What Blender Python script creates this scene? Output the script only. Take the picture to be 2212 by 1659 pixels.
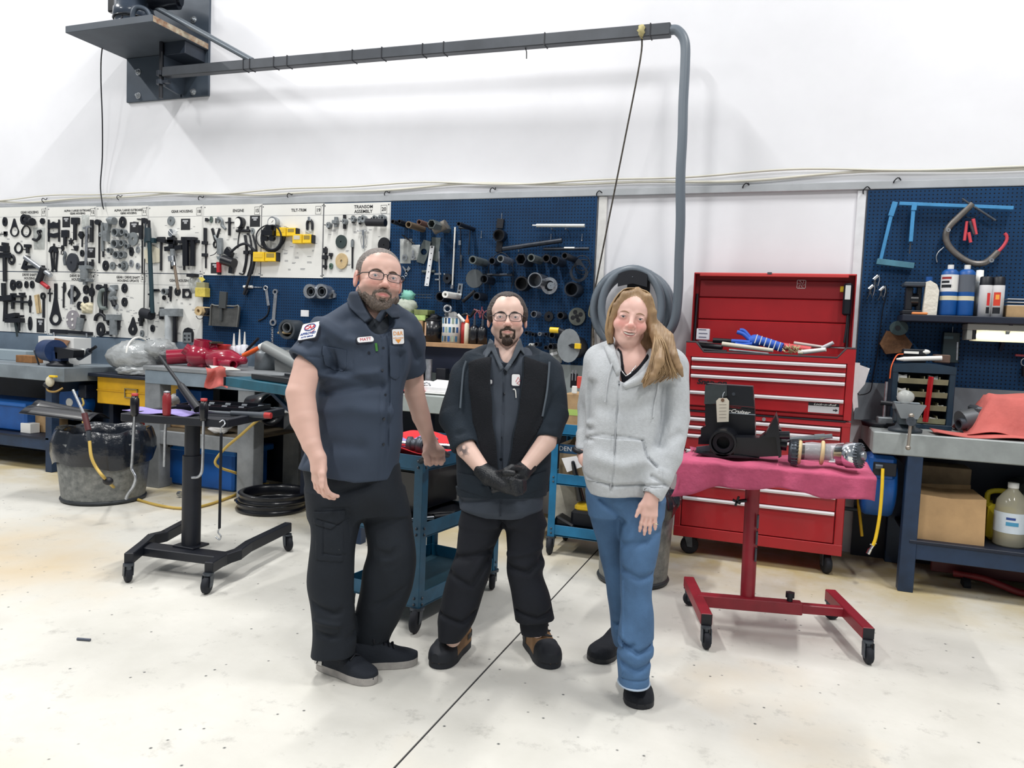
import bpy,math,random
import numpy as np
from mathutils import Vector,Matrix
for o in list(bpy.data.objects):bpy.data.objects.remove(o)
SC=bpy.context.scene
COL=SC.collection
random.seed(7)
# ---------------------------------------------------------------- camera
F=1625.0
PI_,RO_,YA_=[math.radians(a)for a in(3.79,2.38,20.02)]
H=1.45
fw=np.array([-math.sin(YA_)*math.cos(PI_),math.cos(YA_)*math.cos(PI_),-math.sin(PI_)])
_r0=np.array([math.cos(YA_),math.sin(YA_),0.0]);_u0=np.cross(_r0,fw)
CR=_r0*math.cos(RO_)+_u0*math.sin(RO_);CU=np.cross(CR,fw);CC=np.array([0,0,H])
cam=bpy.data.cameras.new('camera');camo=bpy.data.objects.new('camera',cam);COL.objects.link(camo)
cam.sensor_fit='HORIZONTAL';cam.sensor_width=36.0;cam.lens=F/2212*36.0
cam.clip_start=.05;cam.clip_end=100
camo.matrix_world=Matrix(((CR[0],CU[0],-fw[0],0),(CR[1],CU[1],-fw[1],0),(CR[2],CU[2],-fw[2],H),(0,0,0,1)))
SC.camera=camo
# ---------------------------------------------------------------- world, lights, exposure
W=bpy.data.worlds.new('world');SC.world=W;W.use_nodes=True
bg=W.node_tree.nodes['Background'];bg.inputs[0].default_value=(.86,.93,1,1);bg.inputs[1].default_value=.25
def area(n,loc,sx,sy,e,col=(1,.985,.96)):
    l=bpy.data.lights.new(n,'AREA');l.shape='RECTANGLE';l.size=sx;l.size_y=sy;l.energy=e;l.color=col
    o=bpy.data.objects.new(n,l);COL.objects.link(o);o.location=loc;return o
for lx in(-8.7,-3.2,2.2):
    area('ceiling_lamp',(lx,3.7,6.5),.14,1.4,176);area('ceiling_lamp',(lx,-.6,6.5),.14,2.4,196)
SC.view_settings.view_transform='Standard';SC.view_settings.look='None'
SC.view_settings.exposure=0.10;SC.view_settings.gamma=1.0;SC.view_settings.use_curve_mapping=False
# ---------------------------------------------------------------- rays: a photograph point to a place in the room
def ray(x,y):return fw+CR*(x-1106)/F-CU*(y-829.5)/F
def fl(x,y,z=0.0):d=ray(x,y);return CC+d*(z-H)/d[2]
def wy(x,y,Y):d=ray(x,y);return CC+d*Y/d[1]
def wx(x,y,X):d=ray(x,y);return CC+d*X/d[0]
def dep(x,y,D):return CC+ray(x,y)*D
# ---------------------------------------------------------------- materials
def lin(c):
    return tuple(((v/255)/12.92 if v/255<=.04045 else((v/255+.055)/1.055)**2.4)for v in c)
MATS={}
def M(c,rough=.5,metal=0.0,noise=None,bump=None,c2=None,alpha=None,trans=0,emit=None,coat=0,key=None):
    k=key or(c,rough,metal,noise,bump,c2,alpha,trans,emit,coat)
    if k in MATS:return MATS[k]
    m=bpy.data.materials.new('mat_%d'%len(MATS));MATS[k]=m;m.use_nodes=True
    nt=m.node_tree;b=nt.nodes['Principled BSDF'];N=nt.nodes.new;L=nt.links.new
    b.inputs['Base Color'].default_value=(*lin(c),1);b.inputs['Roughness'].default_value=rough;b.inputs['Metallic'].default_value=metal
    b.inputs['Coat Weight'].default_value=coat
    if trans:b.inputs['Transmission Weight'].default_value=trans
    if alpha is not None:b.inputs['Alpha'].default_value=alpha
    if emit:b.inputs['Emission Color'].default_value=(*lin(c),1);b.inputs['Emission Strength'].default_value=emit
    tc=None
    if noise or bump:tc=N('ShaderNodeTexCoord')
    if noise:
        n=N('ShaderNodeTexNoise');n.inputs['Scale'].default_value=noise[0];n.inputs['Detail'].default_value=5;n.inputs['Roughness'].default_value=.62
        L(tc.outputs['Object'],n.inputs['Vector']);r=N('ShaderNodeValToRGB');L(n.outputs[0],r.inputs[0])
        a=noise[1];lc=lin(c)
        e=r.color_ramp.elements;e[0].position=.32;e[1].position=.68
        e[0].color=(*(lin(c2)if c2 else[v*(1-a)for v in lc]),1);e[1].color=(*(lc if c2 else[min(1,v*(1+a))for v in lc]),1)
        if c2:e[0].position=.5-noise[1]/2;e[1].position=.5+noise[1]/2
        L(r.outputs[0],b.inputs['Base Color'])
    if bump:
        n=N('ShaderNodeTexNoise');n.inputs['Scale'].default_value=bump[0];n.inputs['Detail'].default_value=4
        L(tc.outputs['Object'],n.inputs['Vector']);u=N('ShaderNodeBump');u.inputs['Strength'].default_value=bump[1];u.inputs['Distance'].default_value=.01
        L(n.outputs[0],u.inputs['Height']);L(u.outputs[0],b.inputs['Normal'])
    return m
def vcol_mat(key,rough=.5,bump=None,sss=0,sheen=0,spec=.5):
    if key in MATS:return MATS[key]
    m=bpy.data.materials.new(key);MATS[key]=m;m.use_nodes=True;nt=m.node_tree;b=nt.nodes['Principled BSDF']
    a=nt.nodes.new('ShaderNodeVertexColor');a.layer_name='Col';nt.links.new(a.outputs[0],b.inputs['Base Color']);b.inputs['Roughness'].default_value=rough
    b.inputs['Specular IOR Level'].default_value=spec
    if sss:b.inputs['Subsurface Weight'].default_value=sss;b.inputs['Subsurface Radius'].default_value=(.012,.005,.003)
    if sheen:b.inputs['Sheen Weight'].default_value=sheen
    if bump:
        tc=nt.nodes.new('ShaderNodeTexCoord');n=nt.nodes.new('ShaderNodeTexNoise');n.inputs['Scale'].default_value=bump[0];n.inputs['Detail'].default_value=4
        u=nt.nodes.new('ShaderNodeBump');u.inputs['Strength'].default_value=bump[1];u.inputs['Distance'].default_value=.01
        nt.links.new(tc.outputs['Object'],n.inputs['Vector']);nt.links.new(n.outputs[0],u.inputs['Height']);nt.links.new(u.outputs[0],b.inputs['Normal'])
    return m
BLK=M((13,17,27),.5);BLKG=M((10,13,22),.3,coat=.2);RUB=M((18,22,32),.75);STEEL=M((176,180,186),.32,.85,noise=(30,.25));CHROME=M((225,228,232),.14,1.0)
DSTEEL=M((78,84,92),.42,.6,noise=(25,.3));WHITE=M((232,232,228),.5);PAPER=M((238,238,240),.7,noise=(20,.05));CARD=M((176,146,108),.8,noise=(9,.16));TAN=M((196,172,130),.7,noise=(14,.2))
GREYM=M((128,134,138),.5,.3,noise=(20,.25));RED=M((164,24,32),.34,coat=.2,noise=(5,.08));REDH=M((150,34,44),.35);YEL=M((236,196,40),.4,noise=(12,.12));BLUEP=M((12,80,152),.45,noise=(6,.18))
TEAL=M((16,80,110),.42,noise=(8,.22));NAVY=M((26,48,76),.5,noise=(7,.25));BAG=M((206,210,208),.22,alpha=.55,bump=(22,.8));ORANGE=M((228,96,40),.4);BROWN=M((120,84,58),.6,noise=(20,.3))
GREEN=M((70,130,60),.4)
# ---------------------------------------------------------------- mesh building
def nrm(v):v=np.asarray(v,float);return v/max(1e-9,np.linalg.norm(v))
def perp(a):
    a=nrm(a);t=np.array([0,0,1.0])if abs(a[2])<.9 else np.array([1.0,0,0])
    u=nrm(np.cross(t,a));return u,np.cross(a,u)
class MB:
    def __init__(s):s.v=[];s.f=[];s.s=[]
    def add(s,v,f,sm=False):
        n=len(s.v);s.v+=[tuple(p)for p in v]
        for q in f:s.f.append(tuple(i+n for i in q));s.s.append(sm)
        return s
    def box(s,x0,x1,y0,y1,z0,z1,b=0.0):
        return s.obox(((x0+x1)/2,(y0+y1)/2,(z0+z1)/2),(abs(x1-x0),abs(y1-y0),abs(z1-z0)),None,b)
    def obox(s,c,sz,R=None,b=0.0):
        hx,hy,hz=[v/2 for v in sz];V=[];Fc=[]
        b=min(b,hx*.9,hy*.9,hz*.9)
        if b<=0:
            V=[(x,y,z)for x in(-hx,hx)for y in(-hy,hy)for z in(-hz,hz)]
            Fc=[(0,1,3,2),(4,6,7,5),(0,4,5,1),(2,3,7,6),(0,2,6,4),(1,5,7,3)]
        else:
            ix={}
            for i,sx in enumerate((-1,1)):
                for j,sy in enumerate((-1,1)):
                    for k,sz_ in enumerate((-1,1)):
                        for a in range(3):
                            p=[sx*(hx-b),sy*(hy-b),sz_*(hz-b)];p[a]=(sx*hx,sy*hy,sz_*hz)[a]
                            ix[(i,j,k,a)]=len(V);V.append(tuple(p))
            g=lambda i,j,k,a:ix[(i,j,k,a)]
            for i in(0,1):
                Fc.append((g(i,0,0,0),g(i,1,0,0),g(i,1,1,0),g(i,0,1,0)));Fc.append((g(0,i,0,1),g(1,i,0,1),g(1,i,1,1),g(0,i,1,1)));Fc.append((g(0,0,i,2),g(1,0,i,2),g(1,1,i,2),g(0,1,i,2)))
                for j in(0,1):
                    Fc.append((g(0,i,j,1),g(1,i,j,1),g(1,i,j,2),g(0,i,j,2)));Fc.append((g(i,0,j,0),g(i,1,j,0),g(i,1,j,2),g(i,0,j,2)));Fc.append((g(i,j,0,0),g(i,j,1,0),g(i,j,1,1),g(i,j,0,1)))
                    for k in(0,1):Fc.append((g(i,j,k,0),g(i,j,k,1),g(i,j,k,2)))
        V=np.array(V)
        if R is not None:V=V@np.array(R).T
        return s.add(V+np.array(c),Fc)
    def bar(s,p,q,w,h=None,up=(0,0,1),b=.002):
        p=np.array(p,float);q=np.array(q,float);d=q-p;L=np.linalg.norm(d);a=nrm(d);u=nrm(np.cross(up,a))
        if np.linalg.norm(np.cross(up,a))<1e-4:u,_=perp(a)
        w2=np.cross(a,u);R=np.array([a,u,w2]).T
        return s.obox((p+q)/2,(L,w,h or w),R,b)
    def ring(s,c,u,w,ru,rw,n):return[np.array(c)+u*ru*math.cos(2*math.pi*i/n)+w*rw*math.sin(2*math.pi*i/n)for i in range(n)]
    def cyl(s,p,q,r,r2=None,n=16,cap=True):
        r2=r if r2 is None else r2;p=np.array(p,float);q=np.array(q,float);u,w=perp(q-p)
        A=s.ring(p,u,w,r,r,n);B=s.ring(q,u,w,r2,r2,n)
        s.add(A+B,[(i,(i+1)%n,n+(i+1)%n,n+i)for i in range(n)],True)
        if cap:s.add(A,[tuple(range(n))[::-1]]);s.add(B,[tuple(range(n))])
        return s
    def hol(s,p,q,r,t,n=18,hexa=False):
        """hollow tube, mouth at p"""
        p=np.array(p,float);q=np.array(q,float);u,w=perp(q-p);m=6 if hexa else n;k=n if not hexa else 6
        ri=r-t;a=nrm(q-p)
        R0=s.ring(p,u,w,r,r,k);R1=s.ring(q,u,w,r,r,k);I0=s.ring(p,u,w,ri,ri,k);I1=s.ring(p+a*min(np.linalg.norm(q-p)*.8,r*2.2),u,w,ri,ri,k)
        sm=not hexa
        s.add(R0+R1,[(i,(i+1)%k,k+(i+1)%k,k+i)for i in range(k)],sm)
        s.add(R0+I0,[(i,k+i,k+(i+1)%k,(i+1)%k)for i in range(k)])
        s.add(I0+I1,[(i,k+i,k+(i+1)%k,(i+1)%k)for i in range(k)],sm);s.add(I1,[tuple(range(k))]);s.add(R1,[tuple(range(k))])
        return s
    def lathe(s,o,ax,prof,n=24,sc=(1,1)):
        o=np.array(o,float);a=nrm(ax);u,w=perp(a);V=[]
        for h,r in prof:V+=s.ring(o+a*h,u,w,max(r,1e-4)*sc[0],max(r,1e-4)*sc[1],n)
        m=len(prof)
        return s.add(V,[(j*n+i,j*n+(i+1)%n,(j+1)*n+(i+1)%n,(j+1)*n+i)for j in range(m-1)for i in range(n)],True)
    def tube(s,pts,r,n=10,cap=True,closed=False,flat=1.0):
        P=[np.array(p,float)for p in pts];m=len(P);rr=r if hasattr(r,'__len__')else[r]*m
        V=[];u=None
        for i in range(m):
            t=nrm(P[(i+1)%m]-P[i-1])if closed else nrm(P[min(i+1,m-1)]-P[max(i-1,0)])
            if u is None:u,_=perp(t)
            u=nrm(u-t*np.dot(u,t));w=np.cross(t,u);V+=s.ring(P[i],u,w,rr[i],rr[i]*flat,n)
        k=m if closed else m-1
        s.add(V,[(j*n+i,j*n+(i+1)%n,((j+1)%m)*n+(i+1)%n,((j+1)%m)*n+i)for j in range(k)for i in range(n)],True)
        if cap and not closed:s.add(V[:n],[tuple(range(n))[::-1]]);s.add(V[-n:],[tuple(range(n))])
        return s
    def prism(s,poly,d):
        d=np.array(d,float);A=[np.array(p,float)for p in poly];n=len(A);B=[p+d for p in A]
        s.add(A,[tuple(range(n))]);s.add(B,[tuple(range(n))[::-1]])
        return s.add(A+B,[(i,(i+1)%n,n+(i+1)%n,n+i)for i in range(n)])
    def holed(s,outer,inner,d):
        """flat plate with a hole: outer and inner outlines with equal counts"""
        d=np.array(d,float);n=len(outer);O=[np.array(p,float)for p in outer];I=[np.array(p,float)for p in inner]
        O2=[p+d for p in O];I2=[p+d for p in I];q=[(i,(i+1)%n,n+(i+1)%n,n+i)for i in range(n)]
        s.add(O+I,q);s.add(O2+I2,q);s.add(O+O2,q);return s.add(I+I2,q)
    def sph(s,c,r,n=14,m=10,R=None):
        r=(r,r,r)if not hasattr(r,'__len__')else r;V=[]
        for j in range(m+1):
            t=math.pi*j/m
            for i in range(n):
                p=2*math.pi*i/n;V.append((r[0]*math.sin(t)*math.cos(p),r[1]*math.sin(t)*math.sin(p),r[2]*math.cos(t)))
        V=np.array(V)
        if R is not None:V=V@np.array(R).T
        return s.add(V+np.array(c),[(j*n+i,(j+1)*n+i,(j+1)*n+(i+1)%n,j*n+(i+1)%n)for j in range(m)for i in range(n)],True)
    def torus(s,c,ax,R,r,n=28,m=8,sc=(1,1)):
        u,w=perp(ax);c=np.array(c,float)
        return s.tube([c+u*R*sc[0]*math.cos(2*math.pi*i/n)+w*R*sc[1]*math.sin(2*math.pi*i/n)for i in range(n)],r,m,closed=True)
    def grid(s,fn,nu,nv,sm=True):
        V=[fn(i/nu,j/nv)for j in range(nv+1)for i in range(nu+1)];k=nu+1
        return s.add(V,[(j*k+i,j*k+i+1,(j+1)*k+i+1,(j+1)*k+i)for j in range(nv)for i in range(nu)],sm)
def curve(pts,k=6):
    """Catmull-Rom through the points"""
    P=[np.array(p,float)for p in pts];P=[2*P[0]-P[1]]+P+[2*P[-1]-P[-2]];o=[]
    for i in range(1,len(P)-2):
        a,b,c,d=P[i-1:i+3]
        for j in range(k):
            t=j/k;o.append(.5*((2*b)+(c-a)*t+(2*a-5*b+4*c-d)*t*t+(3*b-a-3*c+d)*t**3))
    return o+[P[-2]]
def origin_of(o):
    p=np.zeros(3)
    while o is not None:p=p+np.array(o.location);o=o.parent
    return p
def tag(o,label=None,cat=None,group=None,kind=None):
    if label:o['label']=label
    if cat:o['category']=cat
    if group:o['group']=group
    if kind:o['kind']=kind
    return o
def link_mesh(name,me,mat,parent,base=None):
    o=bpy.data.objects.new(name,me);COL.objects.link(o)
    for m in(mat if isinstance(mat,(list,tuple))else[mat]):me.materials.append(m)
    return o
def obj(name,mb,mat,parent=None,label=None,kind=None):
    V=np.array(mb.v,float)
    if parent is not None:base=origin_of(parent)
    else:base=np.array([(V[:,0].min()+V[:,0].max())/2,(V[:,1].min()+V[:,1].max())/2,V[:,2].min()])
    me=bpy.data.meshes.new(name);me.from_pydata((V-base).tolist(),[],mb.f)
    me.polygons.foreach_set('use_smooth',mb.s);me.update()
    o=link_mesh(name,me,mat,parent)
    if parent is not None:o.parent=parent
    else:o.location=base
    return tag(o,label,kind=kind)
def empty(name,loc,label,cat,group=None):
    o=bpy.data.objects.new(name,None);COL.objects.link(o);o.location=[float(v)for v in loc];o.empty_display_size=.05
    return tag(o,label,cat,group)
def thing(name,label,cat,parts,group=None,loc=None):
    """parts: [(part name, MB, material)]; one part -> a single mesh thing"""
    if len(parts)==1:return tag(obj(name,parts[0][1],parts[0][2]),label,cat,group)
    V=np.vstack([np.array(p[1].v)for p in parts])
    e=empty(name,loc if loc is not None else((V[:,0].min()+V[:,0].max())/2,(V[:,1].min()+V[:,1].max())/2,V[:,2].min()),label,cat,group)
    for p in parts:obj(p[0],p[1],p[2],e,*(p[3:4]))
    return e
def text(body,pos,size,mat,xdir,ydir,parent,name='lettering',align='CENTER',ext=.0006,sx=1.0,shear=0.0,bold=0.0):
    c=bpy.data.curves.new(name,'FONT');c.body=body;c.size=size;c.align_x=align;c.align_y='CENTER';c.extrude=ext;c.shear=shear;c.offset=bold;c.resolution_u=2
    o=bpy.data.objects.new(name,c);COL.objects.link(o);c.materials.append(mat)
    X=nrm(xdir);Y=nrm(ydir);Z=np.cross(X,Y);Y=np.cross(Z,X)
    p=np.array(pos,float)-(origin_of(parent)if parent is not None else 0)
    o.matrix_basis=Matrix(((X[0]*sx,Y[0],Z[0],p[0]),(X[1]*sx,Y[1],Z[1],p[1]),(X[2]*sx,Y[2],Z[2],p[2]),(0,0,0,1)))
    me=bpy.data.meshes.new_from_object(o);r=bpy.data.objects.new(name,me);COL.objects.link(r);r.matrix_basis=o.matrix_basis.copy();bpy.data.objects.remove(o)
    if parent is not None:r.parent=parent
    return r
X_=np.array([1.0,0,0]);Y_=np.array([0,1.0,0]);Z_=np.array([0,0,1.0])
# ================================================================ the setting
def floor_mat():
    m=bpy.data.materials.new('painted_concrete');m.use_nodes=True;nt=m.node_tree;b=nt.nodes['Principled BSDF'];N=nt.nodes.new;L=nt.links.new
    tc=N('ShaderNodeTexCoord')
    def noise(sc,det=5,ro=.6):
        n=N('ShaderNodeTexNoise');n.inputs['Scale'].default_value=sc;n.inputs['Detail'].default_value=det;n.inputs['Roughness'].default_value=ro;L(tc.outputs['Object'],n.inputs['Vector']);return n
    def ramp(n,*st):
        r=N('ShaderNodeValToRGB');L(n.outputs[0],r.inputs[0]);e=r.color_ramp.elements
        e[0].position,e[0].color=st[0];e[1].position,e[1].color=st[1]
        return r
    def mix(a,bb,fac,mode='MIX'):
        x=N('ShaderNodeMix');x.data_type='RGBA';x.blend_type=mode
        for s,v in((x.inputs[0],fac),(x.inputs[6],a),(x.inputs[7],bb)):
            if hasattr(v,'is_linked'):L(v,s)
            else:s.default_value=v
        return x.outputs[2]
    def rgb(*c):return(*lin(c),1)
    base=ramp(noise(2.2),(.3,rgb(204,202,194)),(.7,rgb(220,218,211))).outputs[0]
    st=ramp(noise(.55,4,.55),(.53,(0,0,0,1)),(.70,(.7,.7,.7,1))).outputs[0]
    c=mix(base,rgb(196,172,130),st)
    sc=ramp(noise(7,6,.75),(.57,(0,0,0,1)),(.70,(.55,.55,.55,1))).outputs[0]
    c=mix(c,rgb(160,158,152),sc)
    v=N('ShaderNodeTexVoronoi');v.inputs['Scale'].default_value=13;L(tc.outputs['Object'],v.inputs['Vector'])
    w=N('ShaderNodeTexVoronoi');w.inputs['Scale'].default_value=13;L(tc.outputs['Object'],w.inputs['Vector'])
    sp=N('ShaderNodeValToRGB');L(v.outputs['Distance'],sp.inputs[0]);e=sp.color_ramp.elements;e[0].position=.04;e[0].color=(1,1,1,1);e[1].position=.1;e[1].color=(0,0,0,1)
    hs=N('ShaderNodeSeparateColor');L(w.outputs['Color'],hs.inputs[0]);gt=N('ShaderNodeMath');gt.operation='GREATER_THAN';L(hs.outputs[0],gt.inputs[0]);gt.inputs[1].default_value=.55
    mu=N('ShaderNodeMath');mu.operation='MULTIPLY';L(sp.outputs[0],mu.inputs[0]);L(gt.outputs[0],mu.inputs[1])
    c=mix(c,rgb(86,88,88),mu.outputs[0])
    # worn grime trodden in at the foot of the benches
    sx=N('ShaderNodeSeparateXYZ');L(tc.outputs['Object'],sx.inputs[0]);mr=N('ShaderNodeMapRange');L(sx.outputs[1],mr.inputs[0]);mr.inputs[1].default_value=4.3;mr.inputs[2].default_value=5.1
    g2=ramp(noise(3,5),(.25,(0,0,0,1)),(.6,(1,1,1,1))).outputs[0];m2=N('ShaderNodeMath');m2.operation='MULTIPLY';L(mr.outputs[0],m2.inputs[0]);L(g2,m2.inputs[1])
    c=mix(c,rgb(190,172,126),m2.outputs[0])
    L(c,b.inputs['Base Color']);b.inputs['Roughness'].default_value=.55
    u=N('ShaderNodeBump');u.inputs['Strength'].default_value=.15;u.inputs['Distance'].default_value=.01;L(noise(18,6).outputs[0],u.inputs['Height']);L(u.outputs[0],b.inputs['Normal'])
    return m
FX0,FX1,FY0,FY1,JX,JW=-13.0,8.0,-6.0,5.82,-1.14,.0045
mb=MB()
for a,b_ in((FX0,JX-JW),(JX+JW,FX1)):mb.box(a,b_,FY0,FY1,-.12,0)
mb.box(JX-JW,JX+JW,FY0,FY1,-.12,-.012)
obj('floor',mb,floor_mat(),kind='structure').location=(0,0,0)
fo=bpy.data.objects['floor']
vs=np.array([v.co for v in fo.data.vertices]);b0=np.array([(FX0+FX1)/2,(FY0+FY1)/2,-.12])
for v in fo.data.vertices:v.co=Vector(np.array(v.co)+b0)
# dirt packed in the saw-cut joint
mb=MB();mb.box(JX-JW*.98,JX+JW*.98,FY0,FY1,-.0119,-.004);obj('joint_filler',mb,M((42,42,46),.9),fo)
YW=5.80;YB=5.77
WALL=M((226,227,232),.55,noise=(1.3,.035),bump=(6,.08))
mb=MB();mb.box(FX0,FX1,YW,YW+.15,0,7.0);obj('wall_back',mb,WALL,kind='structure')
# drywall seam strips beside the peg boards and the steel ledge that carries the cables
mb=MB();mb.box(-9.2,3.2,YW-.035,YW,2.545,2.60,.004);obj('trim_1',mb,M((176,180,184),.4,.3,noise=(3,.12)),kind='structure')
mb=MB();mb.box(-1.452,-1.385,YW-.02,YW,.9,2.545,.003);obj('trim_2',mb,M((214,214,212),.6,noise=(8,.12)),kind='structure')
mb=MB();mb.box(.385,.442,YW-.02,YW,.9,2.545,.003);obj('trim_3',mb,M((218,220,224),.6,noise=(8,.08)),kind='structure')
# two pale cables clipped along the ledge
for k,(dz,ph,r)in enumerate(((.05,0,.010),(.074,1.7,.008))):
    pts=[(x,YW-.02-.012*k,2.60+dz+.016*math.sin(x*1.9+ph)+.010*math.sin(x*4.3+ph))for x in np.arange(-9.2,3.3,.12)]
    tag(obj('cable',MB().tube(pts,r,8),M((206,204,192),.5)),['thick cream cable running along the wall above the pegboards','thinner cream cable running above the thick one on the wall ledge'][k],'cable')
for i,(x,y)in enumerate(((98,434),(260,428),(436,430),(628,424),(838,420),(1066,413),(1296,420),(1612,404),(1938,393),(1872,412))):
    p=wy(x,y,YW-.02);mb=MB()
    mb.tube(curve([p+(-.02,0,-.02),p+(-.022,-.022,.0),p+(0,-.03,.022),p+(.02,-.012,.01),p+(.012,.01,.03)],4),.004,6)
    tag(obj('cable_hook',mb,BLK),'small black wire hook holding the cables on the wall above the pegboards','hook','cable hooks along the wall')
# ================================================================ peg boards, printed tool boards and everything hanging on them
def pegmat():
    m=bpy.data.materials.new('blue_pegboard');m.use_nodes=True;nt=m.node_tree;b=nt.nodes['Principled BSDF'];N=nt.nodes.new;L=nt.links.new
    tc=N('ShaderNodeTexCoord');s=N('ShaderNodeSeparateXYZ');L(tc.outputs['Object'],s.inputs[0])
    def cell(o):
        a=N('ShaderNodeMath');a.operation='MULTIPLY';L(o,a.inputs[0]);a.inputs[1].default_value=1/.0254
        f=N('ShaderNodeMath');f.operation='FRACT';L(a.outputs[0],f.inputs[0]);d=N('ShaderNodeMath');d.operation='SUBTRACT';L(f.outputs[0],d.inputs[0]);d.inputs[1].default_value=.5;return d.outputs[0]
    c=N('ShaderNodeCombineXYZ');L(cell(s.outputs[0]),c.inputs[0]);L(cell(s.outputs[2]),c.inputs[1]);ln=N('ShaderNodeVectorMath');ln.operation='LENGTH';L(c.outputs[0],ln.inputs[0])
    r=N('ShaderNodeValToRGB');L(ln.outputs['Value'],r.inputs[0]);e=r.color_ramp.elements;e[0].position=.15;e[0].color=(*lin((8,18,40)),1);e[1].position=.2;e[1].color=(1,1,1,1)
    n=N('ShaderNodeTexNoise');n.inputs['Scale'].default_value=3;n.inputs['Detail'].default_value=5;L(tc.outputs['Object'],n.inputs['Vector'])
    r2=N('ShaderNodeValToRGB');L(n.outputs[0],r2.inputs[0]);e=r2.color_ramp.elements;e[0].position=.3;e[0].color=(*lin((8,46,80)),1);e[1].position=.7;e[1].color=(*lin((12,58,98)),1)
    x=N('ShaderNodeMix');x.data_type='RGBA';x.blend_type='MULTIPLY';x.inputs[0].default_value=1;L(r2.outputs[0],x.inputs[6]);L(r.outputs[0],x.inputs[7]);L(x.outputs[2],b.inputs['Base Color']);b.inputs['Roughness'].default_value=.6;b.inputs['Specular IOR Level'].default_value=.25
    u=N('ShaderNodeBump');u.inputs['Strength'].default_value=.6;u.inputs['Distance'].default_value=.004;L(r.outputs[0],u.inputs['Height']);L(u.outputs[0],b.inputs['Normal']);return m
PEG=pegmat()
tag(obj('pegboard',MB().box(-9.0,-1.462,YB,YB+.008,1.226,2.543),PEG),'long blue pegboard across the back wall behind the two men','pegboard')
tag(obj('pegboard',MB().box(.45,3.0,YB,YB+.008,1.217,2.54),PEG),'blue pegboard over the right workbench with the saw frame','pegboard')
YT=YB-.006           # front of the printed boards
c1=lambda x,y:(x/5.027,420+y/5.027)
c2=lambda x,y:(420+x/5.027,420+y/5.027)
c3=lambda x,y:(820+x/4.608,420+y/4.608)
c4=lambda x,y:(1820+x/4.607,400+y/4.607)
def circ(n):return[(math.cos(2*math.pi*i/n),math.sin(2*math.pi*i/n))for i in range(n)]
def shape(mb,sh,cf,Y0):
    k=sh[0]
    def P(x,y,lift=0.0):px,py=cf(x,y);return wy(px,py,Y0-lift)
    def S(x,y):return np.linalg.norm(P(x+1,y)-P(x,y))
    if k in 'rc':
        x1,y1,x2,y2,w=sh[1:6];s=S(x1,y1)
        if k=='r':
            t=sh[6]if len(sh)>6 else .012;l=sh[7]if len(sh)>7 else 0
            mb.bar(P(x1,y1)-Y_*(l+t/2),P(x2,y2)-Y_*(l+t/2),t,w*s,up=(0,1,0),b=.002)if False else mb.bar(P(x1,y1)-Y_*(l+t/2),P(x2,y2)-Y_*(l+t/2),w*s,t,up=(0,1,0),b=.0015)
        else:
            l=sh[6]if len(sh)>6 else 0;r=w*s/2;mb.cyl(P(x1,y1)-Y_*(l+r),P(x2,y2)-Y_*(l+r),r,n=12)
    elif k=='d':
        x,y,rx,ry=sh[1:5];h=sh[5]if len(sh)>5 else 0;t=sh[6]if len(sh)>6 else .014;l=sh[7]if len(sh)>7 else 0
        s=S(x,y);n=20;o=P(x,y)-Y_*l;X,Z=rx*s*1.03,ry*s
        out=[o+X_*a*X+Z_*b*Z for a,b in circ(n)]
        if h:mb.holed(out,[o+X_*a*X*h+Z_*b*Z*h for a,b in circ(n)],(0,-t,0))
        else:mb.prism(out,(0,-t,0))
    elif k=='g':
        t=sh[2]if len(sh)>2 else .01;l=sh[3]if len(sh)>3 else 0;mb.prism([P(*q)-Y_*l for q in sh[1]],(0,-t,0))
    elif k=='o':
        x,y,rx,ry,w=sh[1:6];s=S(x,y);r=w*s/2;o=P(x,y)-Y_*((sh[6]if len(sh)>6 else 0)+r)
        mb.tube([o+X_*a*rx*s+Z_*b*ry*s for a,b in circ(24)],r,8,closed=True)
    elif k=='p':
        pts=sh[1];s=S(*pts[0]);r=sh[2]*s/2;l=sh[3]if len(sh)>3 else 0;mb.tube(curve([P(*q)-Y_*(l+r)for q in pts],5),r,8)
    elif k=='t':
        x,y,r,L=sh[1:5];px,py=cf(x,y);o=wy(px,py,Y0-L);s=S(x,y)*(Y0-L)/Y0
        mb.hol(o,o+Y_*L,r*s,r*s*(sh[6]if len(sh)>6 else .24),hexa=len(sh)>5 and sh[5])
    elif k=='b':      # a slack plastic bag
        x,y,rx,ry=sh[1:5];s=S(x,y);o=P(x,y);d=sh[5]if len(sh)>5 else .03
        def fn(u,v):
            a=2*u-1;b=2*v-1;z=d*(1-a**4)*(1-b**4)*(.6+.4*math.sin(7*a+3*b+x)*math.sin(5*b-a+y))+.002
            return o+X_*a*rx*s*(1-.12*(1-v))+Z_*b*ry*s-Y_*z
        mb.grid(fn,10,10);mb.grid(lambda u,v:o+X_*(2*u-1)*rx*s*(1-.12*(1-v))+Z_*(2*v-1)*ry*s-Y_*.001,10,10)
    elif k=='q':      # box standing out of the board
        x0,y0,x1,y1,d=sh[1:6];l=sh[6]if len(sh)>6 else 0;a=P(x0,y1);b=P(x1,y0);mb.box(a[0],b[0],Y0-l-d,Y0-l,a[2],b[2],.003)
def item(cf,name,cat,label,parts,group=None,Y0=None):
    Y0=YT if Y0 is None else Y0;ps=[]
    if isinstance(parts,tuple):parts=[(name,BLK,[parts])]
    for p in parts:
        mb=MB()
        for sh in p[2]:shape(mb,sh,cf,Y0)
        ps.append((p[0],mb,p[1])+tuple(p[3:]))
    return thing(name,label,cat,ps,group)
def B(*sh):return[('body',BLK,list(sh))]
def Gm(m,*sh):return[('body',m,list(sh))]
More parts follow.
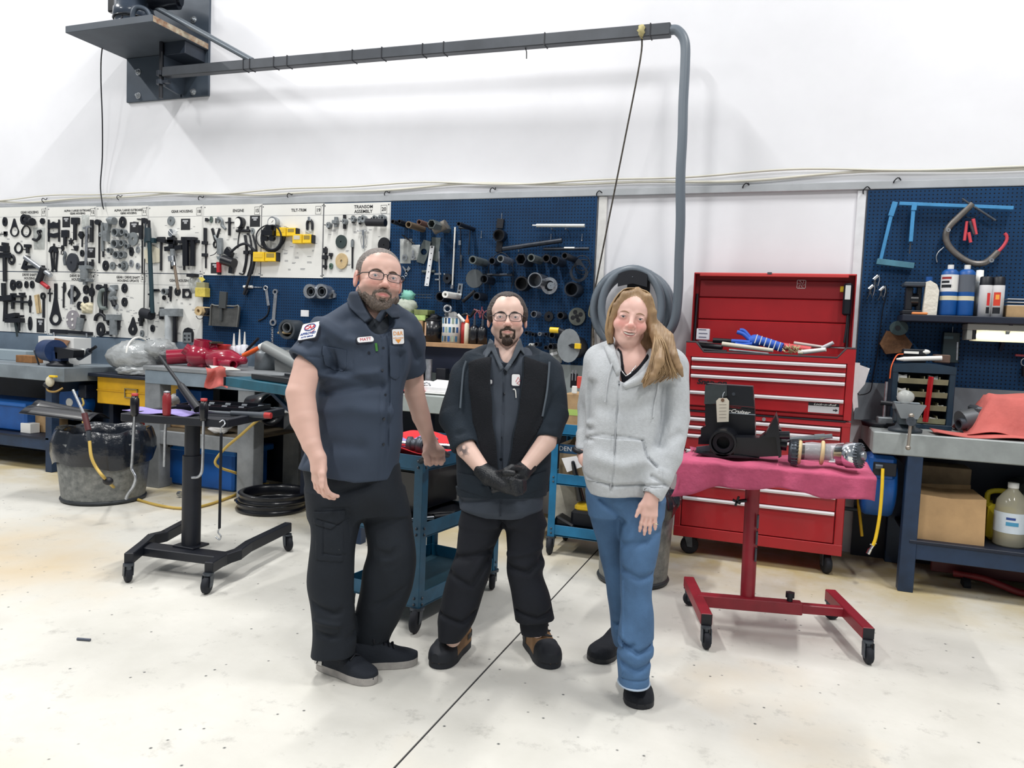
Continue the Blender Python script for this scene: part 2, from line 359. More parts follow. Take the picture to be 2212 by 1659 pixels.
INK=M((26,28,34),.7);INKG=M((120,122,128),.8);BRD=M((226,226,222),.5,noise=(2.5,.05),bump=(4,.05))
# --- the printed boards: (crop fn, x0, y0, x1, y1, title lines, number, label)
def board(cf,x0,y0,x1,y1,title,num,label,band,tx,nx,ty=None,sq=(),caps=(),tsz=.036):
    a=wy(*cf(x0,y0),YT);b=wy(*cf(x1,y1),YT);X0,X1,Z1,Z0=a[0]+.002,b[0]-.002,a[2],b[2]
    e=obj('tool_board',MB().box(X0,X1,YT,YB,Z0,Z1),BRD);tag(e,label,'tool board','white printed tool boards')
    mb=MB();zb=wy(*cf((x0+x1)/2,band),YT)[2];mb.box(X0+.004,X1-.004,YT-.0008,YT,zb,zb+.003);
    for q in(X0+.006,X1-.009):mb.box(q,q+.002,YT-.0008,YT,Z0+.01,Z1-.01)
    obj('printed_rule',mb,M((150,152,156),.7),e,kind='stuff')
    p=wy(*cf(tx,ty if ty else(y0+band)/2),YT-.001)
    text(title,p,tsz,INK,X_,Z_,e,'printed_title',bold=.0006)
    if num:
        p=wy(*cf(nx,(y0+band)/2),YT-.001);text(num,p,.044,INK,X_,Z_,e,'printed_number',bold=.0008)
        mb=MB();hw,hh=.03,.036
        for u0,u1,v0,v1 in((-hw,hw,hh-.003,hh),(-hw,hw,-hh,-hh+.003),(-hw,-hw+.003,-hh,hh),(hw-.003,hw,-hh,hh)):mb.box(p[0]+u0,p[0]+u1,YT-.0008,YT,p[2]+v0,p[2]+v1)
        obj('number_frame',mb,INK,e)
    for(x,y,rx,ry)in sq:
        q=wy(*cf(x,y),YT);s=np.linalg.norm(wy(*cf(x+1,y),YT)-q);mb=MB();mb.box(q[0]-rx*s,q[0]+rx*s,YT-.001,YT,q[2]-ry*s,q[2]+ry*s);pr_=obj('printed_patch',mb,INK,e)
        mb=MB();mb.box(q[0]-rx*s*.62,q[0]+rx*s*.55,YT-.0016,YT-.001,q[2]+ry*s*.45,q[2]+ry*s*.75);mb.box(q[0]-rx*s*.3,q[0]+rx*s*.3,YT-.0016,YT-.001,q[2]+ry*s*.1,q[2]+ry*s*.42);obj('printed_picture',mb,M((170,172,176),.6),pr_)
    mb=MB()
    rr=random.Random(int(x0*7+y0));n=0
    while n<26:
        u=rr.uniform(X0+.06,X1-.09);v=rr.uniform(Z0+.05,zb-.05);w=rr.uniform(.02,.055);n+=1
        for k in range(rr.choice((1,2))):mb.box(u,u+w*rr.uniform(.7,1),YT-.0006,YT,v-.009*k,v-.009*k+.004)
    obj('printed_captions',mb,INKG,e,kind='stuff')
    mb=MB()
    for q in(X0+.02,X1-.02):
        for z in(Z0+.02,Z1-.02):mb.sph((q,YT,z),(.006,.004,.006),8,6)
    obj('screw_heads',mb,DSTEEL,e,kind='stuff')
    return e
board(c1,-125,145,510,838,'GEAR HOUSING','17','white tool board titled GEAR HOUSING numbered 17, at the left end',245,320,472)
board(c1,-125,838,510,1512,'DRIVE SHAFT\nHOUSING','','white tool board titled DRIVE SHAFT HOUSING without a number, beside the bench vise',930,320,0,893,sq=((440,1425,42,55),))
board(c1,512,140,1044,842,'ALPHA / LARGE OUTBOARD\nGEAR HOUSING','12','white tool board number 12 for ALPHA gear housing, with the jaw puller',243,842,1006,sq=((720,300,42,42),(990,632,44,42)),tsz=.029)
board(c1,512,842,1044,1562,'DRIVE SHAFT\nHOUSING','14','white tool board titled DRIVE SHAFT HOUSING numbered 14',940,840,1006,905)
board(c1,1046,135,1606,855,'ALPHA / LARGE OUTBOARD\nGEAR HOUSING','11','white tool board number 11 for ALPHA gear housing, with the grey bearings',240,1395,1566,sq=((1458,360,48,45),),tsz=.029)
board(c1,1046,855,1606,1570,'GEAR / DRIVE SHAFT\nHOUSING UPDATE','21','white tool board titled GEAR / DRIVE SHAFT HOUSING UPDATE numbered 21',968,1390,1556,920,tsz=.033)
board(c1,1608,128,2196,860,'GEAR HOUSING','18','white tool board with the number 18, titled GEAR HOUSING',242,1975,2160,sq=((2015,325,50,48),))
board(c1,1608,860,2196,1618,'GEAR HOUSING','','white tool board titled GEAR HOUSING without a number, behind the silver bundle',985,1955,0,937)
board(c2,95,118,724,885,'ENGINE','15','white tool board titled ENGINE numbered 15',235,477,680,sq=((658,290,55,50),(230,800,52,46)))
board(c2,727,112,1394,910,'TILT-TRIM','19','white tool board titled TILT-TRIM numbered 19',232,1133,1345)
board(c2,1397,100,2110,912,'TRANSOM\nASSEMBLY','20','white tool board titled TRANSOM ASSEMBLY numbered 20',220,1835,2057,tsz=.04)
GW='round washers and seal drivers on the tool boards'
def pear(x,y0,cx,cy,rx,ry,k=.78,knob=True):
    n=24;out=[];inn=[]
    for i in range(n):
        a=2*math.pi*i/n-math.pi/2;X=cx+rx*math.cos(a);Yy=cy+ry*math.sin(a)
        if math.sin(a)<-.1:
            t=(-math.sin(a)-.1)/.9;X=cx+(X-cx)*(1-.55*t)+(x-cx)*t*.6;Yy=Yy+(y0-(cy-ry))*t**2
        out.append((X,Yy));inn.append((cx+rx*k*math.cos(a),cy+ry*k*math.sin(a)))
    return out,inn
def pearitem(cf,name,cat,label,args,mat=BLK,t=.012,lift=0,Y0=None):
    o,i=pear(*args);Y0=YT if Y0 is None else Y0;P=lambda q:wy(*cf(*q),Y0-lift);mb=MB().holed([P(q)for q in o],[P(q)for q in i],(0,-t,0))
    return tag(obj(name,mb,mat),label,cat)
D=lambda x,y,rx,ry,h=.4,t=.016,l=0:("d",x,y,rx,ry,h,t,l)
def washers(cf,rows):
    for x,y,rx,ry,lab,*m in rows:item(cf,'washer','washer',lab,[('body',m[0]if m else BLK,[D(x,y,rx,ry,m[1]if len(m)>1 else .35)])],GW)
# board 17
washers(c1,[(62,298,22,35,'small black washer at the top of board 17 beside the pear wrenches'),(150,985,28,42,'black oval washer, first of the row under the DRIVE SHAFT HOUSING title'),(215,980,30,30,'black knobbed washer, second of the row under the DRIVE SHAFT HOUSING title'),(295,980,18,28,'small black washer, third of the row under the DRIVE SHAFT HOUSING title'),(357,980,20,30,'black washer, fourth of the row under the DRIVE SHAFT HOUSING title'),
  (335,1402,18,54,'narrow black oval washer left of the printed square on the unnumbered board'),(900,640,18,28,'small black washer beside the grey bearing driver rod on board 12'),(942,1035,28,36,'black washer right of the diamond plate on board 14'),(940,1145,25,30,'black half hidden washer under the washer right of the diamond plate'),(875,1210,28,35,'black washer with a wire hook above the cream rag on board 14'),
  (1340,303,35,46,'black ring washer at the top of board 11'),(1155,775,30,42,'black ring washer at the bottom left of board 11'),(1232,777,28,32,'grey bearing ring in the bottom row of board 11',GREYM),(1360,778,36,40,'thick grey bearing in the bottom row of board 11',GREYM,.6),(1455,485,52,56,'large grey pulley disc on board 11',GREYM,.25),(1436,750,18,30,'small steel washer on a wire above the bottom row of board 11',STEEL),(1505,780,18,28,'small steel washer at the bottom right of board 11',STEEL),
  (1435,622,20,38,'black washer on a short pin on board 11'),(1505,602,18,28,'small steel ring with a dangling wire on board 11',STEEL,.6),(1360,1020,28,38,'upper of two black number eight washers on board 21'),(1360,1170,28,38,'lower of two black number eight washers on board 21'),(1102,1465,42,58,'big black washer at the bottom left of board 21'),(1195,1385,25,30,'black ring under the fork wrench on board 21'),(1550,1510,18,28,'small grey washer under the little pear wrench on board 21',GREYM),
  (1866,290,36,40,'grey grooved pulley at the top of board 18',GREYM,.3),(1788,1122,15,20,'tiny black ring in the middle of the lower GEAR HOUSING board',BLK,.5),(1935,1057,28,36,'black washer beside the square plate on the lower GEAR HOUSING board'),(1665,1455,20,30,'small black washer under the black drum on the lower GEAR HOUSING board'),(1832,1490,25,45,'black washer behind the clear tube of the arbor press',BLK,.4)])
washers(c2,[(190,275,13,28,'small green washer at the top left of the ENGINE board',M((84,100,96),.5)),(268,277,15,26,'small grey washer beside the pliers on the ENGINE board',GREYM),(640,400,15,28,'small grey washer at the end of the pressure tester tee',GREYM),(1600,515,56,63,'big dark green disc on board 20',M((44,58,58),.5),.12),(1605,725,62,73,'big tan wooden disc with a centre hole on board 20',TAN,.2),(1490,780,18,28,'small green knob on board 20 under the black tee',M((70,96,84),.5)),(2065,550,62,72,'big black disc straddling the edge of board 20 and the pegboard',BLK,.08)])
pearitem(c1,'ring_wrench','wrench','black pear-shaped ring wrench, thinner of two on board 17',(160,262,165,400,46,60,.8))
pearitem(c1,'ring_wrench','wrench','black pear-shaped ring wrench hung below the fat black hose on board 17',(285,325,290,400,52,68,.76))
pearitem(c1,'ring_wrench','wrench','black oval ring wrench in the middle of board 17',(205,520,208,582,46,64,.68))
pearitem(c1,'ring_wrench','wrench','small black pear wrench in the lower corner box of board 21',(1455,1330,1448,1460,47,70,.3))
pearitem(c1,'spanner_wrench','wrench','long black spanner with a star-shaped eye on board 14',(612,1080,610,1348,62,76,.62),t=.014)
item(c1,'flat_bar','wrench','narrow black handle bar above the star spanner on board 14',('r',612,968,612,1240,30,.013))
item(c1,'rubber_hose','hose','short fat black rubber elbow hose at the top of board 17',[('body',RUB,[('p',[(395,305),(360,300),(330,285)],62)]),('end_ring',BLK,[('d',335,285,38,42,.5,.05,.03)])])
item(c1,'parts_bag','bag','clear parts bag holding a black hook on board 17',[('bag',BAG,[('b',428,480,66,85)]),('hook',BLK,[('p',[(385,490),(430,500),(460,450),(440,410),(470,400)],22,.012)])])
item(c1,'wing_knob','knob','small black knob right of the fat hose on board 17',[('knob',BLK,[D(470,292,22,24,0)]),('stem',STEEL,[('c',470,312,478,330,10),('c',448,290,432,290,6)])])
item(c1,'wing_knob','knob','small black cross knob at the edge of board 17',[('knob',BLK,[('r',65,405,65,455,26),('r',48,420,84,420,24)]),('stem',BLK,[('c',0,430,50,430,6)])])
item(c1,'slide_puller','puller','black tee-shaped slide puller with a long rod on board 17',[('head',BLK,[('r',72,525,70,560,55,.03),('r',70,560,70,625,76,.035),('r',68,632,68,655,105,.03)]),('crossbar',BLK,[('r',-10,668,140,672,30,.025)]),('rod',BLK,[('c',68,680,73,948,28)])])
item(c1,'clevis','clevis','black clevis ring hanging from the slide puller crossbar on board 17',[('ring',BLK,[('o',138,708,28,34,18)]),('eye',BLK,[D(138,745,18,14,.4)])])
item(c1,'stud_remover','bolt','black flanged stud beside the oval ring wrench on board 17',[('head',BLK,[('r',315,545,315,580,60,.03)]),('stud',BLK,[('c',316,580,318,640,26)]),('wire',BLK,[('c',262,597,300,598,7)])])
item(c1,'slide_hammer','hammer','grey slide hammer hung slantwise across the DRIVE SHAFT HOUSING title',[('bracket',BLKG,[('g',[(245,808),(298,662),(332,676),(292,772),(490,772),(490,802),(455,830),(440,806),(305,808),(300,826)],.02)]),('shaft',STEEL,[('c',318,690,592,885,36,.02)]),('weight',BLK,[('c',525,805,468,955,50,.02)]),('grip',M((176,40,50),.5),[('c',482,955,562,1015,30,.02)],'red grip'),('hook',BLK,[('p',[(420,920),(445,950),(490,970)],14,.02)])])
item(c1,'wire_hook_tool','hook','thin black hooked pick hanging under the red grip',[('shank',BLK,[('p',[(552,1020),(545,1060),(550,1090),(548,1165)],12)]),('collar',BLK,[('r',525,1075,575,1075,12)])])
item(c1,'press_frame','press','dark press frame with long legs on the unnumbered DRIVE SHAFT board',[('jaw',BLK,[('r',25,1135,170,1120,40,.05),('r',60,1110,290,1108,16,.03),('r',60,1158,345,1172,16,.03)]),('rod',BLK,[('c',62,965,65,1100,34)]),('leg',BLK,[('c',60,1150,48,1380,13)]),('leg',BLK,[('c',82,1150,76,1380,22)])])
for k,(x,y0,y1,w,lab)in enumerate(((155,1085,1245,24,'black tee bolt hanging through the press frame, first of two'),(250,1080,1250,20,'black tee bolt hanging through the press frame, second of two'))):
    item(c1,'tee_bolt','bolt',lab,[('shank',BLK,[('c',x,y0,x,y1,w)]),('head',BLK,[('r',x-28,y0,x+28,y0,16,.02)])])
item(c1,'punch','punch','thin black punch at the end of the press frame bar',[('shank',BLK,[('c',335,1098,335,1285,13)]),('collar',BLK,[D(335,1180,16,28,0)])])
item(c1,'gauge_block','gauge','flat tan gauge strip on the unnumbered DRIVE SHAFT board',[('strip',TAN,[('r',403,1090,432,1290,50,.012)]),('edge',M((120,104,76),.6),[('r',425,1095,445,1285,8,.016)])])
item(c1,'flat_wrench','wrench','narrow black flat wrench with an eye beside the tan gauge strip',[('bar',BLK,[('r',480,1120,480,1340,22)]),('eye',BLK,[D(475,1105,24,28,.5)])])
item(c1,'clamp_block','clamp','black toggle clamp at the bottom of the unnumbered DRIVE SHAFT board',[('body',BLK,[('r',110,1330,215,1312,36,.06),('r',108,1370,272,1368,34,.06)]),('handle',M((48,58,62),.5),[('r',182,1390,207,1545,25,.02)]),('screw',BLK,[('c',240,1320,240,1482,15,.02),('r',212,1320,265,1320,12)])])
# board 12
item(c1,'frame_puller','puller','black ladder-like frame puller at the top of board 12',[('post',BLK,[('c',537,275,537,515,14)]),('post',BLK,[('c',649,275,649,515,14)]),('plate',BLK,[('g',[(535,305),(570,315),(595,298),(620,315),(652,305),(652,370),(595,368),(535,372)],.02)]),('plate',BLK,[('g',[(535,415),(595,428),(652,415),(652,458),(600,475),(535,458)],.02)])])
item(c1,'tee_driver','handle','short black tee handle under the printed square on board 12',[('head',BLK,[('r',685,430,755,430,58,.025)]),('shank',BLK,[('c',722,450,722,565,27)])])
item(c1,'tee_driver','handle','long black tee handle at the top centre of board 12',[('head',BLK,[('r',790,290,870,290,52,.025)]),('shank',BLK,[('c',832,310,830,498,28)])])
item(c1,'parts_bag','bag','grey plastic bag hung over the long driver at the top of board 12',[('bag',BAG,[('b',928,335,42,84)])])
item(c1,'drift_rod','rod','thick black drift rod at the right edge of board 12',('c',1015,280,1012,522,30))
item(c1,'cone_driver','driver','black cone driver with a thin pin on board 12',[('cone',BLK,[('g',[(872,445),(888,405),(915,405),(925,445),(900,488)],.03)]),('pin',BLK,[('c',900,485,898,572,12)])])
item(c1,'short_pin','pin','short black pin between the cone driver and the grey rod',('c',960,430,958,482,20))
item(c1,'spider_puller','puller','small black spider-shaped puller on board 12',[('leg',BLK,[('r',778+math.cos(a)*8,515+math.sin(a)*10,778+math.cos(a)*30,515+math.sin(a)*40,9,.01)])for a in np.arange(6)*math.pi/3+.4]+[('hub',BLK,[D(778,515,13,16,0)])])
item(c1,'jaw_puller','puller','long two-legged black jaw puller on board 12',[('crossbar',BLK,[('g',[(543,625),(560,575),(595,560),(628,575),(640,625),(620,640),(595,600),(565,640)],.02)]),('leg',BLK,[('r',560,620,578,825,16)]),('leg',BLK,[('r',630,620,614,825,16)]),('screw',BLK,[('c',594,535,595,815,13)]),('foot',BLK,[('r',565,825,580,830,12)]),('foot',BLK,[('r',612,830,625,825,12)])])
item(c1,'split_ring','ring','small black split ring on a wire above the grey lever',[('ring',BLK,[('o',680,630,12,16,6)]),('wire',BLK,[('c',625,578,685,580,7)]),('knob',BLK,[D(688,580,12,20,0)])])
item(c1,'bent_lever','lever','small bent grey lever beside the round black disc on board 12',Gm(M((84,90,96),.5),('p',[(712,625),(722,660),(712,700),(722,770)],22)))
item(c1,'seal_disc','disc','big round black rubber disc on board 12',[('disc',M((46,50,58),.6),[D(805,740,56,73,0,.03)]),('hub',BLK,[D(800,740,6,8,0,.036)]),('hook',BLK,[('c',862,755,890,757,8)])])
item(c1,'hinge_pin','pin','small black pin with a wire tail above the round disc on board 12',[('pin',BLK,[('g',[(808,560),(858,560),(850,610),(830,615)],.02)]),('wire',BLK,[('c',775,598,815,602,5)])])
item(c1,'adapter_block','adapter','square black adapter block at the lower right of board 12',('r',890,775,958,770,66,.03))
item(c1,'adapter_block','adapter','tall black adapter knob at the lower right corner of board 12',[('body',BLK,[('c',1015,735,1015,780,38)]),('stem',BLK,[('c',1015,708,1015,735,18)])])
item(c1,'bearing_driver','driver','long grey bearing driver hung down to the DRIVE SHAFT HOUSING 14 board',[('rod',STEEL,[('c',985,355,973,785,22,.03)]),('clip',STEEL,[('r',945,375,1025,355,16,.02,.03)]),('collar',GREYM,[('c',970,812,968,930,60,.02)]),('flange',GREYM,[('r',918,797,1026,795,28,.06,.01)]),('flange',GREYM,[('r',918,938,1022,936,24,.06,.01)]),('tip',GREYM,[('c',967,945,965,985,36,.02)])])
item(c1,'pilot_rod','rod','thin black pilot rod with a knob left of the diamond plate',[('rod',BLK,[('c',700,975,697,1232,13)]),('knob',BLK,[D(708,1010,12,40,0)]),('wire',BLK,[('c',672,1005,700,1012,6)])])
dia=[(810+68*math.copysign(abs(math.cos(a))**1.5,math.cos(a)),1080+90*math.copysign(abs(math.sin(a))**1.5,math.sin(a)))for a in np.arange(24)*math.pi/12]
mb=MB().holed([wy(*c1(*q),YT)for q in dia],[wy(*c1(810+32*math.cos(a),1080+36*math.sin(a)),YT)for a in np.arange(24)*math.pi/12],(0,-.012,0))
mb2=MB();shape(mb2,('c',812,985,808,1195,26,.012),c1,YT)
thing('diamond_plate','black diamond-shaped plate with a grey rod through it on board 14','plate',[('plate',mb,BLK),('rod',mb2,STEEL)])
item(c1,'hook_rod','rod','short black rod with a ball at the right edge of board 14',[('rod',BLK,[('c',1010,970,1008,1172,17)]),('ball',BLK,[D(1010,1062,22,36,0,.03)])])
item(c1,'rag','rag','cream rag stuffed on a hook on board 14',[('cloth',M((214,206,178),.8,bump=(30,.6)),[('b',950,1232,64,44,.06)])])
item(c1,'cover_plate','plate','round mauve-grey cover plate on board 14',[('disc',M((150,146,152),.5,.2),[D(800,1360,70,76,0,.012)]),('bolt',WHITE,[D(800,1300,8,9,0,.016)]),('bolt',WHITE,[D(742,1362,8,9,0,.016)]),('bolt',WHITE,[D(800,1420,8,9,0,.016)]),('centre_pin',WHITE,[D(798,1358,9,10,0,.02)])])
item(c1,'pump_body','pump','small slanted grey cylinder at the lower right of board 14',[('body',GREYM,[('c',912,1340,890,1470,56)]),('neck',BLK,[('c',920,1308,916,1345,36)]),('pipe',BLK,[('p',[(865,1360),(895,1350),(940,1360)],16)])])
item(c1,'alignment_bar','bar','long black alignment bar lying along the bottom of board 14',[('bar',BLK,[('r',565,1485,740,1492,32,.025),('r',740,1490,1012,1513,25,.025)]),('hook',STEEL,[('c',612,1500,618,1540,16,.02)]),('hook',STEEL,[('c',968,1510,972,1550,16,.02)])])
# board 11
item(c1,'pilot_rod','rod','long black rod with a ball top at the left edge of board 11',[('rod',BLK,[('c',1085,300,1085,748,14)]),('ball',BLK,[D(1080,305,28,22,0,.03)])])
item(c1,'driver_rod','rod','grey driver rod with a ring second from the left edge of board 11',[('rod',GREYM,[('c',1125,308,1130,620,24)]),('tip',BLK,[('c',1130,600,1130,682,16)]),('ring',GREYM,[D(1112,440,14,18,.4,.03)])])
item(c1,'hourglass_mandrel','mandrel','grey hourglass-shaped mandrel on board 11',[('cup',GREYM,[('g',[(1157,315),(1215,320),(1198,420),(1180,420)],.04)]),('cup',GREYM,[('g',[(1160,400),(1198,400),(1195,515),(1158,510)],.045)])])
item(c1,'threaded_adapter','adapter','grey threaded adapter lying at the top of board 11',[('body',GREYM,[('c',1225,290,1278,295,62)]),('neck',GREYM,[('c',1187,275,1230,290,34)])])
for k,(x,y,rx,L,lab)in enumerate(((1240,410,34,.07,'grey bearing cup in the upper trio on board 11'),(1318,408,26,.05,'grey bearing cone in the middle of the upper trio on board 11'),(1366,442,22,.04,'smallest grey bearing of the upper trio on board 11'),(1235,535,36,.07,'grey bearing cup in the lower trio on board 11'),(1312,526,26,.05,'grey bearing cone in the middle of the lower trio on board 11'),(1366,562,22,.04,'smallest grey bearing of the lower trio on board 11'),(1175,607,22,.04,'small grey sleeve below the hourglass mandrel'),(1252,655,32,.06,'grey sleeve left of a pair below the lower trio'),(1312,652,28,.05,'grey sleeve right of a pair below the lower trio'),(1300,775,22,.05,'small grey sleeve between the bearings in the bottom row of board 11'),(1775,1055,28,.07,'grey sleeve on the long tee tool of the lower GEAR HOUSING board'))):
    item(c1,'bearing_sleeve','bearing',lab,[('sleeve',GREYM,[('t',x,y,rx,L)]),('pin',BLK,[('c',x-rx-18,y-8,x-rx,y-2,6)])],'grey bearings and sleeves on the tool boards')
item(c1,'long_driver','driver','long black handled driver at the right edge of board 11',[('shaft',BLK,[('c',1552,258,1550,345,14)]),('handle',BLK,[('c',1550,340,1550,490,36)]),('tip',STEEL,[('c',1550,478,1550,502,18)]),('blade',BLK,[('c',1550,500,1550,862,12)]),('crossbar',BLK,[('c',1495,268,1585,275,10)])])
item(c1,'pinch_bar','bar','narrow grey bar hung at the gap between boards 11 and 18',[('bar',DSTEEL,[('c',1600,300,1588,572,15,.012)]),('ball',BLK,[D(1590,290,18,24,0,.03)])])
item(c1,'mounting_strip','strip','thin dark rod hanging between board 21 and the unnumbered GEAR HOUSING board',('c',1585,700,1578,1300,8,.012))
# board 21
item(c1,'fork_wrench','wrench','long black fork wrench at the left edge of board 21',[('shank',BLK,[('r',1100,1000,1104,1305,34,.014)]),('fork',BLK,[('p',[(1052,1372),(1062,1325),(1105,1300),(1148,1325),(1158,1372)],28)]),('knob',BLK,[D(1090,1010,26,24,0,.03)]),('crossbar',BLK,[('c',1085,1010,1150,1005,20)])])
item(c1,'c_clamp','clamp','grey-green C clamp on board 21',[('frame',M((112,122,120),.5),[('p',[(1178,1040),(1130,1050),(1110,1120),(1112,1190),(1135,1235),(1185,1235)],34,.01)]),('screw',BLK,[('c',1172,975,1172,1235,28,.01)]),('nut',BLK,[('r',1152,1035,1200,1035,30,.03)])])
item(c1,'crank_fixture','fixture','grey curved casting with a black pin on board 21',[('casting',GREYM,[('p',[(1225,1025),(1262,1060),(1232,1110),(1240,1145),(1275,1120)],44),('r',1220,1015,1285,1010,40,.03)]),('pin',BLK,[('c',1250,1150,1270,1210,42)]),('bolt',STEEL,[D(1272,1215,16,26,.4,.03)])])
item(c1,'cup_driver','driver','grey cup driver with a wide flange on board 21',[('flange',GREYM,[('r',1262,1305,1262,1368,122,.06)]),('barrel',GREYM,[('c',1270,1365,1268,1525,64)]),('shadow_rod',BLK,[('c',1305,1370,1302,1470,22)])])
item(c1,'pipe_fitting','fitting','small black pipe tee at the bottom of board 21',[('pipe',BLK,[('c',1135,1515,1200,1512,14),('c',1170,1495,1222,1495,18)]),('branch',BLK,[('c',1208,1500,1212,1538,18)])])
item(c1,'pivot_pin','pin','black stepped pin right of the little pear wrench on board 21',[('pin',BLK,[('c',1545,1320,1547,1430,30)]),('collar',BLK,[('r',1518,1362,1570,1362,30,.025)]),('wire',BLK,[('c',1480,1393,1530,1393,6)])])
# board 18
item(c1,'tee_shaft_tool','tool','very long dark teal tee shaft hung across both GEAR HOUSING boards',[('shaft',M((38,62,72),.45,.3),[('c',1662,378,1700,1292,36,.03)]),('crossbar',M((38,62,72),.45,.3),[('r',1618,503,1722,507,40,.04,.02)]),('sleeve',M((34,52,62),.5),[('c',1658,375,1668,520,48,.03)]),('top_pin',BLK,[('c',1648,288,1650,378,24,.02)])])
item(c1,'funnel_bag','bag','cream plastic sleeve behind the long teal tee shaft',[('sheet',M((214,208,188),.5,bump=(20,.5)),[('g',[(1572,612),(1650,545),(1765,610),(1755,735),(1640,748),(1588,745)],.012)])])
item(c1,'tee_wrench','wrench','black tee wrench left of the chrome puller on board 18',[('head',BLK,[('r',1722,490,1815,512,34,.03),('r',1725,475,1800,475,18,.02)]),('shank',BLK,[('c',1760,500,1758,828,20)])])
item(c1,'gear_puller','puller','big chrome and black gear puller hanging in the middle of board 18',[('top_nut',CHROME,[D(1895,425,26,34,.3,.05),('c',1875,400,1915,445,20,.03)]),('head',BLKG,[('r',1890,470,1890,530,70,.05),('r',1850,520,1935,520,36,.05),('r',1870,555,1920,555,40,.05)]),('beam',BLKG,[('r',1815,597,2002,578,38,.04)]),('arm',GREYM,[('c',1912,600,1915,682,42,.02)]),('chuck',CHROME,[('c',1915,680,1922,735,66,.02),('c',1922,735,1930,780,44,.02)]),('screw',M((132,118,104),.45,.4),[('c',1930,770,1972,1038,24,.03)])])
item(c1,'feeler_rod','rod','thin grey rod left of the chrome puller screw',('c',1868,620,1872,812,18))
item(c1,'tube_rack','rack','pair of fat black tubes under a crossbar on board 18',[('tube',BLKG,[('c',2045,475,2047,780,58)]),('tube',BLKG,[('c',2118,480,2115,782,46)]),('crossbar',BLK,[('r',2005,485,2150,487,28,.05),('r',1955,517,2172,514,24,.03)])])
item(c1,'thin_rod','rod','thin black rod beside the fat black tubes on board 18',('c',2005,595,2005,822,16))
item(c1,'jar','jar','clear jar with a black cap hung beside the yellow strap',[('jar',BAG,[('b',2120,965,46,88,.07)]),('cap',BLK,[('q',2080,865,2165,900,.07)])])
item(c2,'yellow_cup','cup','small yellow plastic cup hung at the corner of the blue pegboard',[('cup',M((206,188,86),.5,noise=(20,.2)),[('q',62,1020,172,1115,.07)]),('rim',M((150,146,110),.5),[('q',68,960,160,1022,.06)]),('tag',M((222,206,96),.5),[('g',[(65,905),(110,900),(135,930),(100,955)],.008,.02)])])
# lower gear housing
item(c1,'angled_tool','tool','black angled crank tool on the lower GEAR HOUSING board',[('arm',BLK,[('c',1640,1042,1735,1042,22)]),('shank',BLK,[('c',1642,1040,1636,1228,17)]),('grip',BLK,[('c',1618,1085,1655,1085,14)])])
item(c1,'plunger','plunger','black stepped plunger on the lower GEAR HOUSING board',[('body',BLK,[('c',1862,1030,1860,1120,32)]),('tip',BLK,[('c',1860,1120,1860,1162,16)]),('cap',BLK,[('r',1850,1015,1874,1015,26,.02)])])
mb=MB();o=[(2035+46*a,1075+50*b)for a,b in((-1,-1),(-.33,-1),(.33,-1),(1,-1),(1,-.33),(1,.33),(1,1),(.33,1),(-.33,1),(-1,1),(-1,.33),(-1,-.33))];mb.holed([wy(*c1(*q),YT)for q in o],[wy(*c1(2035+27*math.cos(a),1080+30*math.sin(a)),YT)for a in np.arange(12)*math.pi/6-2.36],(0,-.012,0))
tag(obj('square_plate',mb,BLK),'square black plate with a round hole on the lower GEAR HOUSING board','plate')
item(c1,'rubber_drum','drum','black rubber drum on a peg at the left of the lower GEAR HOUSING board',[('drum',RUB,[('c',1590,1285,1690,1315,84)]),('centre_pin',STEEL,[D(1592,1285,10,16,0,.06)])])
item(c1,'latch_pin','pin','black latch pin right of the rubber drum',[('bar',BLK,[('r',1765,1228,1762,1358,36,.02)]),('wire',BLK,[('c',1705,1308,1790,1308,6)]),('knob',BLK,[D(1765,1300,18,30,0,.03)])])
item(c1,'arbor_press','press','grey arbor press head with clear and black tubes',[('head',GREYM,[('r',1792,1285,1990,1285,64,.07)]),('clear_tube',M((214,220,224),.15,alpha=.6),[('c',1865,1315,1865,1592,58,.01)]),('black_tube',BLKG,[('c',1930,1315,1928,1605,40,.01)]),('peg',BLK,[('c',1790,1255,1790,1275,12),('c',1880,1250,1880,1272,12)])])
item(c1,'arch_cover','cover','black arch-shaped cover plate with a grey insert, beside the arbor press',[('plate',BLK,[('g',[(1997,1610),(1997,1500),(2015,1460),(2050,1445),(2088,1460),(2105,1500),(2105,1610)],.015)]),('insert',GREYM,[('g',[(2010,1610),(2012,1500),(2092,1500),(2095,1610)],.012,.015)]),('hole',BLK,[D(2030,1535,8,9,0,.03),D(2075,1535,8,9,0,.03),D(2030,1575,8,9,0,.03),D(2075,1575,8,9,0,.03)])])
